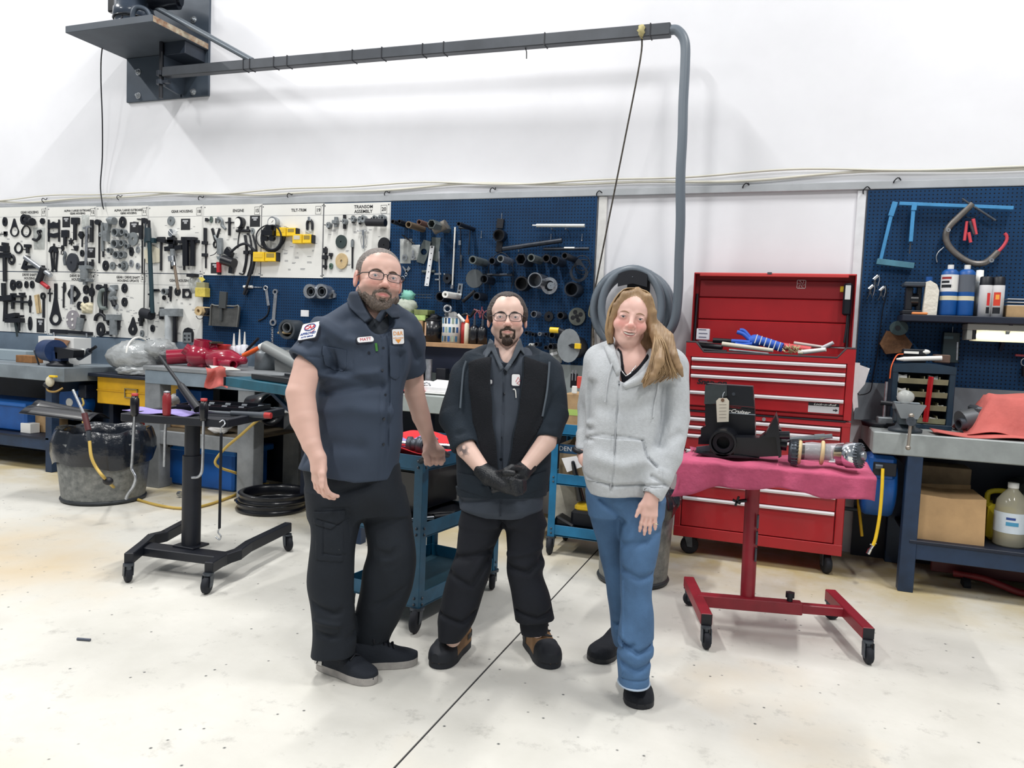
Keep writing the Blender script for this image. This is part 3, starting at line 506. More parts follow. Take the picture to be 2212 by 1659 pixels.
# ENGINE board
item(c2,'blunt_pin','pin','short black pin at the top left of the ENGINE board',[('body',BLK,[('r',128,277,150,277,30,.02),('g',[(150,262),(172,277),(150,292)],.02)])])
item(c2,'short_pin','pin','thin black pin beside the small grey washer on the ENGINE board',('c',237,260,237,312,10))
item(c2,'slip_pliers','pliers','grey slip joint pliers at the top of the ENGINE board',[('jaw',GREYM,[('p',[(288,258),(308,285),(312,315)],24)]),('handle',GREYM,[('p',[(312,310),(318,345),(348,378)],24)]),('handle',GREYM,[('p',[(312,310),(306,340),(330,360)],16,.01)])])
item(c2,'tee_reamer','reamer','black tee reamer in the middle of the ENGINE board',[('shank',BLK,[('c',391,255,390,447,24)]),('crossbar',BLK,[('c',340,305,442,305,10)])])
item(c2,'pressure_tester','gauge','black hose pressure gauge with a white dial on the ENGINE board',[('dial',WHITE,[D(505,315,30,40,0,.05)]),('case',BLKG,[D(516,310,42,50,0,.046)]),('stem',BLK,[('c',515,350,512,395,36)]),('tee',BLK,[('c',470,398,612,398,26),('c',590,350,590,400,24)]),('hose',RUB,[('p',[(500,395),(486,450),(478,520),(475,582)],10)])])
item(c2,'compression_rod','rod','long stepped black rod at the left edge of the ENGINE board',[('rod',BLK,[('c',132,368,132,515,32)]),('stem',BLK,[('c',132,500,131,802,16)]),('collar',BLK,[('r',100,528,150,528,28,.03)]),('collar',BLK,[('r',100,660,150,660,28,.03)])])
item(c2,'ring_pliers','pliers','open black ring pliers on the ENGINE board',[('handle',BLK,[('r',197,370,238,515,24)]),('handle',BLK,[('r',279,370,236,515,20)]),('jaw_ring',BLK,[('o',233,545,18,26,14)])])
item(c2,'hose_clamp_tool','pliers','grey hose clamp tool with a red handle on the ENGINE board',[('arm',GREYM,[('c',240,450,318,592,18,.02)]),('jaw',GREYM,[('r',300,480,303,655,48,.03,.015)]),('cable',BLK,[('p',[(280,600),(240,650),(190,670)],7,.02)]),('shank',STEEL,[('c',303,640,304,745,18,.02)]),('handle',M((176,32,44),.4),[('c',302,742,304,852,44,.02)],'red handle'),('tip',BLK,[('c',304,850,304,876,36,.02)])])
item(c2,'timing_light','light','black pistol-grip timing light hanging on the ENGINE board',[('lens',M((112,120,124),.3),[('g',[(295,680),(400,692),(448,740),(365,745),(305,712)],.07)]),('barrel',BLKG,[('c',350,715,470,755,88)]),('grip',BLKG,[('r',440,760,428,862,40,.035,.02)]),('clamp',BLKG,[('r',360,625,430,660,40,.05),('r',370,590,410,640,44,.04)]),('hose',RUB,[('p',[(430,630),(515,562),(590,543),(655,585),(690,640),(675,750),(638,880),(598,1010),(568,1090)],23,.03)])])
item(c2,'pry_bar','bar','black pry bar with a hooked foot, thicker of two on the ENGINE board',[('bar',BLK,[('p',[(558,445),(575,560),(572,720),(545,850)],24)]),('foot',BLK,[('p',[(545,850),(530,868),(492,858)],12)]),('collar',BLK,[('r',548,632,600,632,30,.025)])])
item(c2,'pry_bar','bar','thin curved black pry bar between the thick pry bar and the hose',[('bar',BLK,[('p',[(578,430),(606,450),(628,600),(618,760),(582,888)],15)]),('collar',BLK,[('r',610,630,650,630,34,.025)])])
item(c2,'pry_bar','bar','straight black pry bar at the right edge of the ENGINE board',[('bar',BLK,[('p',[(652,442),(690,610),(668,740),(650,825)],20,.01)]),('foot',BLK,[('p',[(650,825),(640,862),(612,858)],10,.01)])])
# TILT-TRIM
item(c2,'dial_gauge','gauge','steel dial gauge above the coiled hose on the TILT-TRIM board',[('case',STEEL,[D(880,312,48,52,0,.05)]),('dial',WHITE,[D(878,315,38,42,0,.053)]),('needle',BLK,[('r',878,315,898,290,4,.002,.053)])])
item(c2,'hose_coil','hose','coiled black pressure hose with a valve block on the TILT-TRIM board',[('hose_loop',RUB,[('o',838,468,158,112,12,.01)]),('hose_loop',RUB,[('o',868,480,112,118,26,.02)]),('hose_loop',RUB,[('o',890,478,98,108,18,.05)]),('valve_block',BLKG,[('r',800,430,922,432,46,.05,.05),('r',840,380,900,385,60,.04,.05)]),('knob',BLKG,[D(830,490,30,24,0,.03,.06)]),('knob',BLKG,[D(900,488,28,26,0,.03,.06)])])
for k,(x0,y0,x1,y1,lab)in enumerate(((930,368,1148,462,'yellow parts carton, topmost of three on the TILT-TRIM board'),(1105,440,1318,540,'yellow parts carton with a torn label, middle one on the TILT-TRIM board'),(680,632,935,735,'yellow parts carton, lowest of three below the coiled hose'))):
    xm=x0+(x1-x0)*.48
    item(c2,'parts_carton','carton',lab,[('carton',YEL,[('q',x0,y0,xm,y1,.06)]),('carton',YEL,[('q',xm+3,y0+3,x1-14,y1-3,.055)]),('dark_end',BLK,[('q',x1-14,y0+4,x1,y1-3,.05)]),('label',M((150,130,60),.6),[('q',xm+20,y0+14,x1-26,y1-44,.002,.055)]),('label',M((200,196,180),.6)if k==1 else M((222,184,52),.6),[('q',x0+16,y0+16,xm-18,y1-40,.002,.06)])],'yellow cartons on the tool board')
item(c2,'snap_ring_pliers','pliers','black wishbone pliers with a chrome top on the TILT-TRIM board',[('leg',BLK,[('p',[(1234,385),(1234,310),(1255,280)],24)]),('leg',BLK,[('p',[(1288,385),(1288,310),(1268,280)],24)]),('pivot',CHROME,[('c',1262,250,1265,292,28,.01)])])
item(c2,'parts_bag','bag','crumpled clear bag above the torn yellow carton',[('bag',BAG,[('b',1248,420,46,28,.03)])])
# TRANSOM board
for k,(x,y,w,h,lab)in enumerate(((1468,340,24,70,'small black valve, first in the top row of board 20'),(1640,300,30,150,'tall black valve in the top row of board 20'),(1733,275,30,80,'grey tee valve in the top row of board 20'),(1805,285,26,84,'black valve with a round nut in the top row of board 20'),(2028,262,20,46,'short black pin near the number 20'))):
    item(c2,'test_valve','valve',lab,[('body',BLK,[('c',x,y-h/2,x,y+h/2,w)]),('nut',GREYM,[D(x+14,y,18,26,.3,.05)]),('lever',BLK,[('c',x-42,y-6,x+30,y+4,8,.02)])],'test valves on the transom board')
item(c2,'test_adapter','adapter','grey brass adapter, second in the top row of board 20',Gm(GREYM,('c',1553,250,1550,355,38),('r',1525,305,1575,305,30,.05)))
item(c2,'test_adapter','adapter','grey round nut in the top row of board 20',Gm(GREYM,D(1858,273,24,34,.4,.05),('c',1830,268,1850,275,16)))
mb=MB();q=lambda a,b:wy(*c2(1928+a,268+b),YT);mb.holed([q(-15,0),q(0,-18),q(15,0),q(0,18)],[q(-7,0),q(0,-9),q(7,0),q(0,9)],(0,-.01,0));tag(obj('diamond_gasket',mb,BLK),'tiny black diamond gasket near the number 20','gasket')
item(c2,'test_adapter','adapter','small grey hook nut right of the diamond gasket',Gm(GREYM,D(1975,262,18,26,.5,.04)))
item(c2,'test_adapter','adapter','grey nut at the top right corner of board 20',Gm(GREYM,D(2068,262,24,30,.4,.05)))
item(c2,'lumpy_rod','rod','black stepped rod at the left edge of board 20',[('rod',BLK,[('c',1432,570,1430,815,20)]),('collar',BLK,[('r',1433,585,1432,640,34,.03)]),('collar',BLK,[('r',1402,685,1455,685,36,.03)]),('collar',BLK,[('r',1428,770,1424,800,36,.03)])])
item(c2,'small_tee','tee','small black tee above the green knob on board 20',[('head',BLK,[('r',1470,655,1507,655,28,.02)]),('shank',BLK,[('c',1488,660,1488,702,13)])])
item(c2,'pilot_rod','rod','long black rod beside the man with glasses and grey shirt on board 20',[('rod',BLK,[('c',1722,490,1720,805,17)]),('collar',GREYM,[('c',1726,500,1724,575,30)])])
item(c2,'tap_wrench','wrench','chrome tap wrench with a wire loop on board 20',[('handle',CHROME,[('c',1785,402,1892,400,13,.02)]),('chuck',CHROME,[('c',1850,392,1850,450,28,.01)]),('tap',CHROME,[('c',1850,440,1848,592,16,.01)]),('wire',STEEL,[('p',[(1838,430),(1815,500),(1838,590),(1878,520),(1868,440)],5,.01)])])
# ---------------------------------------------------------------- blue pegboard, left part
K=lambda*a,**k:item(*a,Y0=YB,**k)
K(c2,'dustpan','dustpan','grey metal dustpan hung on the blue pegboard',[('pan',M((82,84,84),.5,.3,noise=(14,.3)),[('g',[(232,1212),(270,1205),(300,1235),(470,1240),(500,1215),(536,1222),(512,1442),(200,1425)],.02,.04)]),('rim',M((110,112,110),.45,.4),[('p',[(225,1425),(236,1215),(290,1212),(480,1218),(535,1228),(512,1442)],14,.06)]),('handle',M((70,74,76),.5,.3),[('r',378,1062,366,1240,74,.025,.06),('r',350,1235,348,1375,22,.02,.06)])])
K(c2,'wrench','wrench','short steel open-ended wrench on the blue pegboard left of the long ring wrench',[('shank',STEEL,[('r',785,1040,808,1208,26,.01)]),('jaw',STEEL,[('o',779,1018,20,18,14)])])
K(c2,'wrench','wrench','long steel ring wrench hanging on the blue pegboard',[('shank',STEEL,[('r',888,1080,864,1370,34,.012)]),('ring_end',STEEL,[D(886,1060,26,26,.55,.016)]),('ring_end',STEEL,[D(862,1390,34,32,.55,.016)])])
K(c2,'hook_pick','pick','thin black curved pick below the short steel wrench',('p',[(818,1215),(800,1300),(750,1350),(698,1372)],13))
K(c2,'chain','chain','short steel chain hanging under the long ring wrench',[('link',STEEL,[('o',846+(k%2)*4,1462+k*24,5 if k%2 else 9,15,5)])for k in range(8)])
K(c2,'air_nozzle','nozzle','small white air nozzle at the end of the hose on the pegboard',[('barrel',WHITE,[('c',545,1003,640,1005,24)]),('hook',STEEL,[('c',640,1008,735,1010,7)]),('tip',DSTEEL,[('c',585,1040,562,1090,26)])])
for k,(x,y,r,lab)in enumerate(((1262,1055,60,'left steel hub socket of two on the blue pegboard'),(1382,1055,62,'right steel hub socket of two on the blue pegboard'))):
    K(c2,'hub_socket','socket',lab,[('shell',STEEL,[('t',x,y,r,.10)]),('inner_ring',DSTEEL,[('t',x+2,y+2,r*.55,.09)]),('flange',STEEL,[D(x+20,y,r*1.05,r*1.1,.6,.05)])],group='steel hub sockets on the pegboard')
K(c2,'chain_tool','tool','grey slotted chain tool hung right of the steel hub sockets',[('body',STEEL,[('g',[(1470,1135),(1478,1085),(1500,1070),(1500,1040),(1528,1040),(1530,1070),(1548,1090),(1545,1120)],.02)]),('slot',BLK,[('r',1510,1078,1505,1125,22,.004,.02)])])
K(c2,'horn_funnel','funnel','dark horn-shaped tube mouth behind the grey-shirted man',[('horn',M((64,70,76),.45),[('t',1000,1465,90,.16)]),('core',M((88,92,96),.5),[('t',1000,1445,48,.17)])])
K(c2,'wooden_dowel','dowel','pale wooden dowel sticking out under the dark horn',Gm(TAN,('c',1010,1506,1140,1505,24,.12)))
K(c2,'paper_label','label','small white paper label behind the shoulder of the grey-shirted man',Gm(PAPER,('q',1155,1258,1245,1325,.003)))
for k,(x,y,r,L,m,lab)in enumerate(((40,1265,40,.14,TAN,'tan-ended pipe roll sticking out at the edge of the lower GEAR HOUSING board'),(112,1272,32,.1,BLK,'black pipe roll right of the tan-ended roll'))):
    K(c2,'pipe_roll','pipe',lab,[('roll',m,[('t',x,y,r,L,False,.6)])])
K(c2,'wire_loop','wire','loop of black wire hanging under the pipe rolls',('p',[(62,1320),(85,1352),(125,1350),(152,1310)],6,.05))
# ---------------------------------------------------------------- blue pegboard, centre
GS='sockets on pegs of the blue pegboard';DK=M((44,50,60),.4,.4,noise=(20,.3));OLV=M((104,112,112),.4,.5,noise=(18,.25))
K(c3,'pipe','pipe','long black pipe lying across the corner of board 20',[('pipe',BLK,[('c',-60,298,125,302,66,.08)])])
for x,y,r,L,m,hx,lab in((130,270,20,.24,BLK,0,'thin black socket, first of the top row after the pipe'),(196,268,18,.20,BLK,0,'thin black socket, second of the top row'),(287,300,30,.26,M((120,104,84),.5,.4),0,'brownish steel socket in the top row'),(392,275,24,.26,M((92,66,58),.7),0,'rusty socket in the top row'),(515,293,42,.3,OLV,1,'big grey hexagon socket in the top row'),(787,293,20,.3,BLK,0,'last thin black socket of the top row with wires below'),(925,650,38,.26,OLV,0,'grey-green socket at the left of the middle row'),(1118,662,36,.12,DK,0,'dark short socket behind the wire hoop in the middle row'),(1203,640,33,.24,OLV,0,'steel-rimmed socket inside the wire hoop'),(1405,645,58,.2,DK,1,'big thin hexagon socket in the middle row'),(1507,630,38,.22,OLV,0,'grey socket right of the big hexagon socket'),(1658,636,40,.12,BLK,0,'black socket in the middle row before the slotted one'),(1742,655,42,.22,DK,0,'slotted dark socket in the middle row'),(1842,610,32,.3,BLK,0,'black socket near the end of the middle row'),
   (1410,885,68,.1,BLK,0,'wide black cup socket under the hexagon socket'),(1545,852,70,.2,DK,0,'wide dark ring socket with a bright rim'),(1908,942,72,.16,DK,0,'wide dark flanged cup below the pear gasket'),(600,1018,44,.14,DK,0,'dark ring socket at the end of the wire rack'),(652,995,32,.26,BLK,0,'black socket with a white face below the steel ruler'),(965,1012,38,.16,DK,0,'dark socket left of the bearded man in glasses and jacket'),(1535,1192,30,.12,DK,0,'small bright-rimmed socket right of the bearded man'),(1800,1206,36,.1,BLK,0,'small black socket left of the five-hole disc'),(1460,1378,20,.1,DK,0,'tiny socket, first of the row above the cord reel'),(1525,1394,18,.08,BLK,0,'tiny black socket, second of the row above the cord reel'),(1592,1389,18,.1,STEEL,0,'tiny steel socket, third of the row above the cord reel'),(1656,1391,17,.08,BLK,0,'tiny black socket, fourth of the row above the cord reel'),(1716,1400,32,.16,DK,0,'dark socket, fifth of the row above the cord reel'),(1500,1500,17,.1,WHITE,0,'tiny white-faced socket in the lowest row'),(1560,1492,21,.1,DK,0,'small dark socket, second of the lowest row'),(1655,1526,21,.08,BLK,0,'small black socket, third of the lowest row'),(1702,1515,28,.14,BLK,0,'black socket, fourth of the lowest row'),(1776,1511,15,.1,DK,0,'tiny socket beside the cord reel')):
    parts=[('barrel',m,[('t',x,y,r,L,bool(hx),.2 if r>40 else .3)])]
    if 'white face' in lab:parts.append(('face',WHITE,[('t',x,y,r*.98,L+.004,False,.55)]))
    if 'bright' in lab or 'steel-rim' in lab:parts.append(('rim',STEEL,[('t',x,y,r*1.02,L+.003,False,.12)]))
    K(c3,'socket','socket',lab,parts,group=GS)
K(c3,'round_mallet','socket','thick grey-brown socket pointing down at the end of the top row',[('barrel',M((116,112,106),.5,.2,noise=(20,.2)),[('c',615,378,735,322,86,.1)]),('end_hole',BLK,[D(612,380,7,8,0,.01,.2)])])
K(c3,'long_rod','rod','long bright steel rod hanging down the pegboard',[('rod',WHITE,[('c',765,330,737,910,15,.02)]),('nut',STEEL,[('c',737,905,734,940,30,.015)])])
K(c3,'hacksaw_frame','saw','thin black hacksaw frame behind the long steel rod',[('back',BLK,[('c',815,335,905,600,8,.01)]if 0 else[('c',912,340,893,605,10,.015)]),('arm',BLK,[('c',800,335,935,350,18,.015)]),('blade',BLK,[('r',812,340,806,720,8,.004,.012)]),('weight',STEEL,[('r',808,462,806,508,24,.012,.012)])])
K(c3,'plumb_bob','plumb bob','small black plumb bob hanging from a wire on the pegboard',[('bob',DSTEEL,[('c',822,605,820,670,20,.01)]),('tip',DSTEEL,[('c',820,670,819,735,9,.012)])])
q=[(437,445),(478,460),(520,476),(500,550),(480,625),(460,700),(415,684),(370,667),(392,592),(415,518)]
mb=MB();n=20;cen=(444,572);outl=[]
for i in range(n):
    a=2*math.pi*i/n;dx,dy=math.cos(a),math.sin(a);ux,uy=.29,-.957;vx,vy=.957,.29;du=dx*ux+dy*uy;dv=dx*vx+dy*vy;k=min(116/max(abs(du),1e-6),44/max(abs(dv),1e-6));outl.append((cen[0]+dx*k,cen[1]+dy*k))
mb.holed([wy(*c3(*p),YB-.01)for p in outl],[wy(*c3(cen[0]+31*math.cos(2*math.pi*i/n),cen[1]+31*math.sin(2*math.pi*i/n)),YB-.01)for i in range(n)],(0,-.008,0))
tag(obj('steel_plate',mb,OLV),'tilted grey steel plate with a round hole on the pegboard','plate')
K(c3,'steel_plate','plate','plain grey steel plate behind the white ruler',Gm(OLV,('g',[(525,426),(612,432),(580,672),(505,642)],.006)))
K(c3,'ruler','ruler','white steel ruler with holes hanging over the grey plates',[('strip',M((226,228,232),.35),[('g',[(520,515),(562,518),(505,915),(463,912)],.004,.03)])]+[('hole',BLK,[D(540-k*8.4,530+k*61,5 if k else 8,5 if k else 8,0,.001,.034)])for k in range(7)])
K(c3,'thin_bar','bar','thin steel bar hanging right of the white ruler',[('bar',STEEL,[('c',600,570,608,965,15,.01)]),('collar',STEEL,[('r',560,795,625,795,16,.02,.01),('r',565,850,610,850,14,.02,.01)])])
K(c3,'zip_bag','bag','clear zip bag holding a steel washer on the pegboard',[('bag',BAG,[('b',260,565,60,108,.02)]),('washer',STEEL,[D(265,632,25,27,.45,.01,.02)])])
K(c3,'zip_bag','bag','small clear zip bag beside the tilted steel plate',[('bag',BAG,[('b',352,578,48,68,.02)]),('fitting',STEEL,[D(348,628,18,18,.4,.01,.02),('r',345,560,350,620,18,.008,.02)])])
K(c3,'screwdriver_bit','bit','thin dark punch slanting above the zip bags',('c',252,412,368,497,14,.04))
K(c3,'small_shears','shears','small chrome shears hanging below the zip bags',[('blade',CHROME,[('g',[(228,718),(240,715),(285,765),(268,785)],.008)]),('blade',CHROME,[('g',[(292,712),(312,740),(280,775),(262,770)],.008)]),('loop',CHROME,[('o',265,798,11,13,7)])])
K(c3,'key_ring','ring','steel key ring and long hook below the chrome shears',[('ring',STEEL,[('o',232,840,17,22,7)]),('hook',STEEL,[('c',228,860,222,1000,9)])])
K(c3,'dowel_pin','pin','greenish dowel pin behind the white ruler',Gm(OLV,('c',432,768,556,765,26)))
K(c3,'clevis_gear','gear','dark toothed gear near the steel bar',[('gear',DK,[D(690,840,40,45,.3,.04)]),('pin',STEEL,[('c',660,795,672,800,16,.03)])])
K(c3,'wire_rack','rack','small wire rack under the steel plates',[('wire',DSTEEL,[('c',370,1000,560,1005,5,.08)]),('wire',DSTEEL,[('c',375,1030,560,1035,5,.08)])]+[('wire',DSTEEL,[('c',395+k*40,998,395+k*40,1034,4,.08)])for k in range(4)])
K(c3,'slotted_bracket','bracket','shiny slotted steel bracket under the long steel rod',[('bracket',CHROME,[('g',[(790,886),(835,890),(828,960),(815,1040),(765,1035),(778,960)],.012)]),('slot',BLK,[('r',808,905,800,950,16,.003,.012)]),('slot',BLK,[('r',798,965,790,1015,14,.003,.012)])])
K(c3,'dark_lever','lever','long dark lever slanting below the disc with a tube',('c',845,1068,965,965,34,.02))
K(c3,'ring_clamp','clamp','black clamp with a ring hanging at the top of the pegboard',[('bar',BLK,[('r',1212,245,1200,340,66,.02),('r',1205,450,1192,575,60,.02)]),('ring',BLKG,[('t',1185,405,58,.07,False,.22)]),('hook',STEEL,[('c',1217,190,1215,250,6)])])
K(c3,'alloy_bar','bar','bright alloy bar lying on two hooks at the top right of the pegboard',[('bar',M((206,208,204),.3,.4),[('c',1580,318,2056,320,34,.03)]),('tip',M((206,208,204),.3,.4),[('c',1542,317,1582,318,14,.045)]),('hook',STEEL,[('t',1710,342,6,.08)]),('hook',STEEL,[('t',1850,342,6,.08)])])
K(c3,'dark_bar','bar','dark steel bar lying slantwise on hooks under the alloy bar',[('bar',DK,[('c',1255,552,1838,468,44,.04)])])
K(c3,'dark_bar','bar','thin dark bar with a silver band under the slanting bar',[('bar',DK,[('c',1650,550,2098,548,30,.03)]),('band',WHITE,[('c',1858,541,1960,541,18,.05)])])
for x,y,lab in((1020,365,'bare wire hook left of the ring clamp'),(1712,395,'bare wire hook under the alloy bar'),(2020,395,'bare wire hook at the right of the pegboard'),(1392,500,'bare wire hook over the dark slanting bar')):
    K(c3,'peg_hook','hook',lab,Gm(STEEL,('p',[(x,y),(x-2,y+40),(x-6,y+70),(x+4,y+60)],6,.01)),group='bare peg hooks')
K(c3,'wire_hoop','wire','thin black wire hoop hanging over the middle row of sockets',('p',[(1130,960),(1110,800),(1140,660),(1240,588),(1330,660),(1360,800),(1335,950)],8,.06))
pearitem(c3,'pear_gasket','gasket','large dark pear-shaped gasket plate at the right edge of the pegboard',(1985,640,1985,775,90,98,.72),mat=DK,t=.012,lift=.1,Y0=YB)
for k in range(2):K(c3,'gasket_ring','ring',['dark wire ring behind the pear gasket, upper one','dark wire ring behind the pear gasket, lower one'][k],('o',2030+k*12,690+k*40,75,72,8,.04))
K(c3,'spool','spool','big grey spool with a hollow shaft on the pegboard',[('disc',M((78,84,88),.5,.2),[D(1010,852,82,84,0,.02,.12)]),('shaft',DK,[('t',1038,842,40,.17,False,.2)]),('bar',DK,[('c',1060,808,1350,806,26,.05)])])
K(c3,'flange_hub','flange','shiny steel flange hub with three ears',[('ring',STEEL,[D(1725,918,76,80,.62,.015,.08)]),('hub',CHROME,[('t',1702,908,34,.13,False,.9)]),('web',DK,[D(1722,915,50,54,0,.03,.03)])]+[('ear',STEEL,[D(x,y,15,15,.5,.02,.08)])for x,y in((1688,860),(1780,900),(1690,968))])
K(c3,'washer','washer','dark rubber washer right of the bearded man in the jacket',('d',1690,1216,44,48,.3,.02),group=GW)
K(c3,'hole_disc','disc','grey-green disc with five holes at the right edge of the pegboard',[('disc',M((98,102,96),.5,.2,noise=(16,.2)),[D(1970,1216,80,86,0,.02)])]+[('hole',BLK,[D(x,y,21,22,0,.001,.02)])for x,y in((1954,1173),(2008,1196),(1970,1216),(1930,1228),(1984,1254))])
# cord reel on the pegboard
e=K(c3,'cord_reel','reel','grey cord reel with a yellow plug hanging at the end of the pegboard',[('drum',BLK,[('t',1900,1520,108,.2,False,.5)]),('face',M((140,146,150),.45,.3,noise=(9,.2)),[D(1955,1505,108,158,0,.012,.2)]),('arm',BLK,[('g',[(1955,1500),(1990,1485),(2025,1490),(2025,1535),(1985,1528)],.012,.215)]),('knob',YEL,[('q',2020,1485,2080,1535,.03,.215)]),('plug',YEL,[('c',1765,1352,1850,1358,52,.16)],'yellow plug'),('strain_relief',BLK,[('c',1840,1356,1895,1375,56,.15)])])
K(c3,'zip_bag','bag','clear bag with a printed label hanging under the cord reel',[('bag',BAG,[('b',1755,1580,70,90,.03)]),('label',PAPER,[('g',[(1710,1580),(1780,1562),(1785,1588),(1715,1608)],.001,.04)])])
# ================================================================ workbenches and what stands on and under them
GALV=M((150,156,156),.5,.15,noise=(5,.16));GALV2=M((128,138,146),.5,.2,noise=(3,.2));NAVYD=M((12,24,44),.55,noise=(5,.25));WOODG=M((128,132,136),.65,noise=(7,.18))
def caster(e_parent,p,r,w,hd=0.0,zt=None,mat=RUB):
    """swivel caster under p; hd is its heading"""
    p=np.array(p,float);a=np.array([math.cos(hd),math.sin(hd),0]);s=np.array([-a[1],a[0],0]);zt=zt or r*2.35
    o=obj('caster',MB().cyl(p+Z_*(zt-.012),p+Z_*zt,r*.62,n=14).cyl(p+Z_*(zt-.04),p+Z_*(zt-.01),r*.4,n=12),DSTEEL,e_parent)
    c=p+a*r*.35+Z_*r
    mb=MB()
    for q in(-1,1):mb.prism([p+s*q*(w*.62)+Z_*(zt-.012)-a*r*.35,p+s*q*(w*.62)+Z_*(zt-.012)+a*r*.5,c+s*q*(w*.62)+a*.015-Z_*.012,c+s*q*(w*.62)-a*.02-Z_*.008],s*q*.004)
    obj('fork',mb,DSTEEL,o,kind=None);
    mb=MB().lathe(c-s*w/2,s,[(0,r*.3),(0,r*.82),(w*.15,r*.96),(w*.5,r),(w*.85,r*.96),(w,r*.82),(w,r*.3)],20);mb.cyl(c-s*w*.55,c+s*w*.55,r*.32,n=10)
    obj('wheel',mb,mat,o);return o
# --- right bench
e=empty('workbench',(1.7,5.4,0),'grey steel topped workbench with dark blue legs on the right','workbench')
obj('benchtop',MB().box(.515,3.0,5.0,5.765,.822,.955,.006),GALV,e)
for x in(.75,2.7):
    for y in(5.045,5.7):obj('leg',MB().box(x-.042,x+.042,y-.042,y+.042,0,.822,.003),NAVY,e)
for y in(5.02,5.69):obj('stretcher',MB().box(.79,2.66,y-.012,y+.012,.205,.318,.003),NAVY,e)
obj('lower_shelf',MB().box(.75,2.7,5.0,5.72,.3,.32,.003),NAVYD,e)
obj('side_rail',MB().box(.735,.765,5.08,5.66,.72,.82,.003),NAVY,e)
obj('backsplash',MB().box(.46,3.0,5.745,YB-.001,.955,1.217),GALV2,e)
obj('back_or_shade_panel',MB().box(.5,3.0,5.74,5.76,0,.82),NAVYD,e)  # added dark sheet that stands for the shade under the bench
# things on the right bench
T0=.956
def cloth(name,label,cen,sx,sy,hf,mat,rot=0,n=26,cat='cloth',thick=.004):
    c,s_=math.cos(rot),math.sin(rot);mb=MB()
    def fn(u,v):
        a=(2*u-1)*sx;b=(2*v-1)*sy;return np.array([cen[0]+a*c-b*s_,cen[1]+a*s_+b*c,cen[2]+hf(a,b)])
    mb.grid(fn,n,n);o=obj(name,mb,mat);m=o.modifiers.new('thickness','SOLIDIFY');m.thickness=thick;m.offset=1
    return tag(o,label,cat)
SALM=M((194,100,94),.85,noise=(9,.1),bump=(40,.3));PINK=M((184,80,112),.9,noise=(12,.14),bump=(50,.4));REDC=M((206,40,48),.85,noise=(12,.12),bump=(45,.35));PURP=M((150,138,196),.9,noise=(14,.1),bump=(60,.5))
def lump(a,b):
    d=max(abs(a)/.27,abs(b)/.2);h=.235*(1-max(0,d-.62)/.42 if d>.62 else 1)
    return max(.004,h)+.014*math.sin(17*a+9*b)*min(1,d)+.01*math.sin(31*b-12*a)*min(1,d)
cloth('shop_cloth','salmon shop cloth draped over a machine part on the right bench',(1.34,5.35,T0+.012),.31,.245,lump,SALM)
thing('machine_part','dark grey machine part peeking out under the salmon cloth','machine part',[('block',MB().obox((1.26,5.36,T0+.085),(.34,.22,.17),None,.012),M((70,74,80),.5,.3)),('flange',MB().cyl((1.02,5.27,T0+.07),(1.1,5.3,T0+.09),.07,n=18),M((88,92,96),.45,.4)),('port',MB().hol((1.0,5.22,T0+.06),(1.08,5.26,T0+.07),.035,.01),DSTEEL)])
cloth('shop_cloth','salmon cloth lying flat on the right bench in front of the draped part',(1.13,5.14,T0),.28,.10,lambda a,b:.010+.007*math.sin(14*a)+.006*math.cos(30*b+a*9),SALM,.06)
# vise
vx,vy=.70,5.13
thing('bench_vise','dark grey bench vise with a hanging handle on the corner of the right bench','vise',[
 ('base',MB().lathe((vx,vy,T0),Z_,[(0,0),(0,.095),(.018,.095),(.03,.06),(.05,.05),(.05,0)],20),M((52,62,70),.5)),
 ('body',MB().prism([(vx-.045,vy-.09,T0+.05),(vx+.045,vy-.09,T0+.05),(vx+.055,vy-.09,T0+.13),(vx-.055,vy-.09,T0+.13)],(0,.20,0)).box(vx-.06,vx+.06,vy+.03,vy+.13,T0+.05,T0+.15,.01),M((56,68,76),.5,noise=(20,.2))),
 ('jaw',MB().prism([(vx-.045,vy-.14,T0+.09),(vx+.045,vy-.14,T0+.09),(vx+.085,vy-.14,T0+.175),(vx-.085,vy-.14,T0+.175)],(0,.05,0)),M((136,142,146),.4,.4)),
 ('jaw',MB().box(vx-.075,vx+.075,vy+.0,vy+.045,T0+.13,T0+.18,.006),M((96,104,110),.4,.4)),
 ('screw',MB().cyl((vx,vy-.2,T0+.08),(vx,vy+.02,T0+.08),.016),STEEL),('screw_head',MB().cyl((vx,vy-.215,T0+.08),(vx,vy-.185,T0+.08),.026),DSTEEL),
 ('handle',MB().cyl((vx,vy-.2,T0+.115),(vx-.004,vy-.2,T0-.075),.009).sph((vx,vy-.2,T0+.115),.015).sph((vx-.004,vy-.2,T0-.075),.015),M((168,160,150),.35,.7))])
thing('plastic_bag','crumpled clear bag lying on the jaw of the bench vise','bag',[('bag',MB().sph((vx-.02,vy-.07,T0+.215),(.05,.04,.042),10,8),BAG)])
thing('tool_post','short steel post in a grey block behind the bench vise','tool',[('block',MB().box(.56,.65,5.28,5.37,T0,T0+.065,.006),GREYM),('post',MB().cyl((.6,5.33,T0+.06),(.602,5.33,T0+.29),.009),STEEL),('clamp',MB().cyl((.575,5.33,T0+.155),(.66,5.33,T0+.15),.016),BLK),('tray',MB().lathe((.58,5.36,T0),Z_,[(0,0),(0,.1),(.03,.11),(.03,.1),(.006,.09),(.006,0)],18),BLK)])
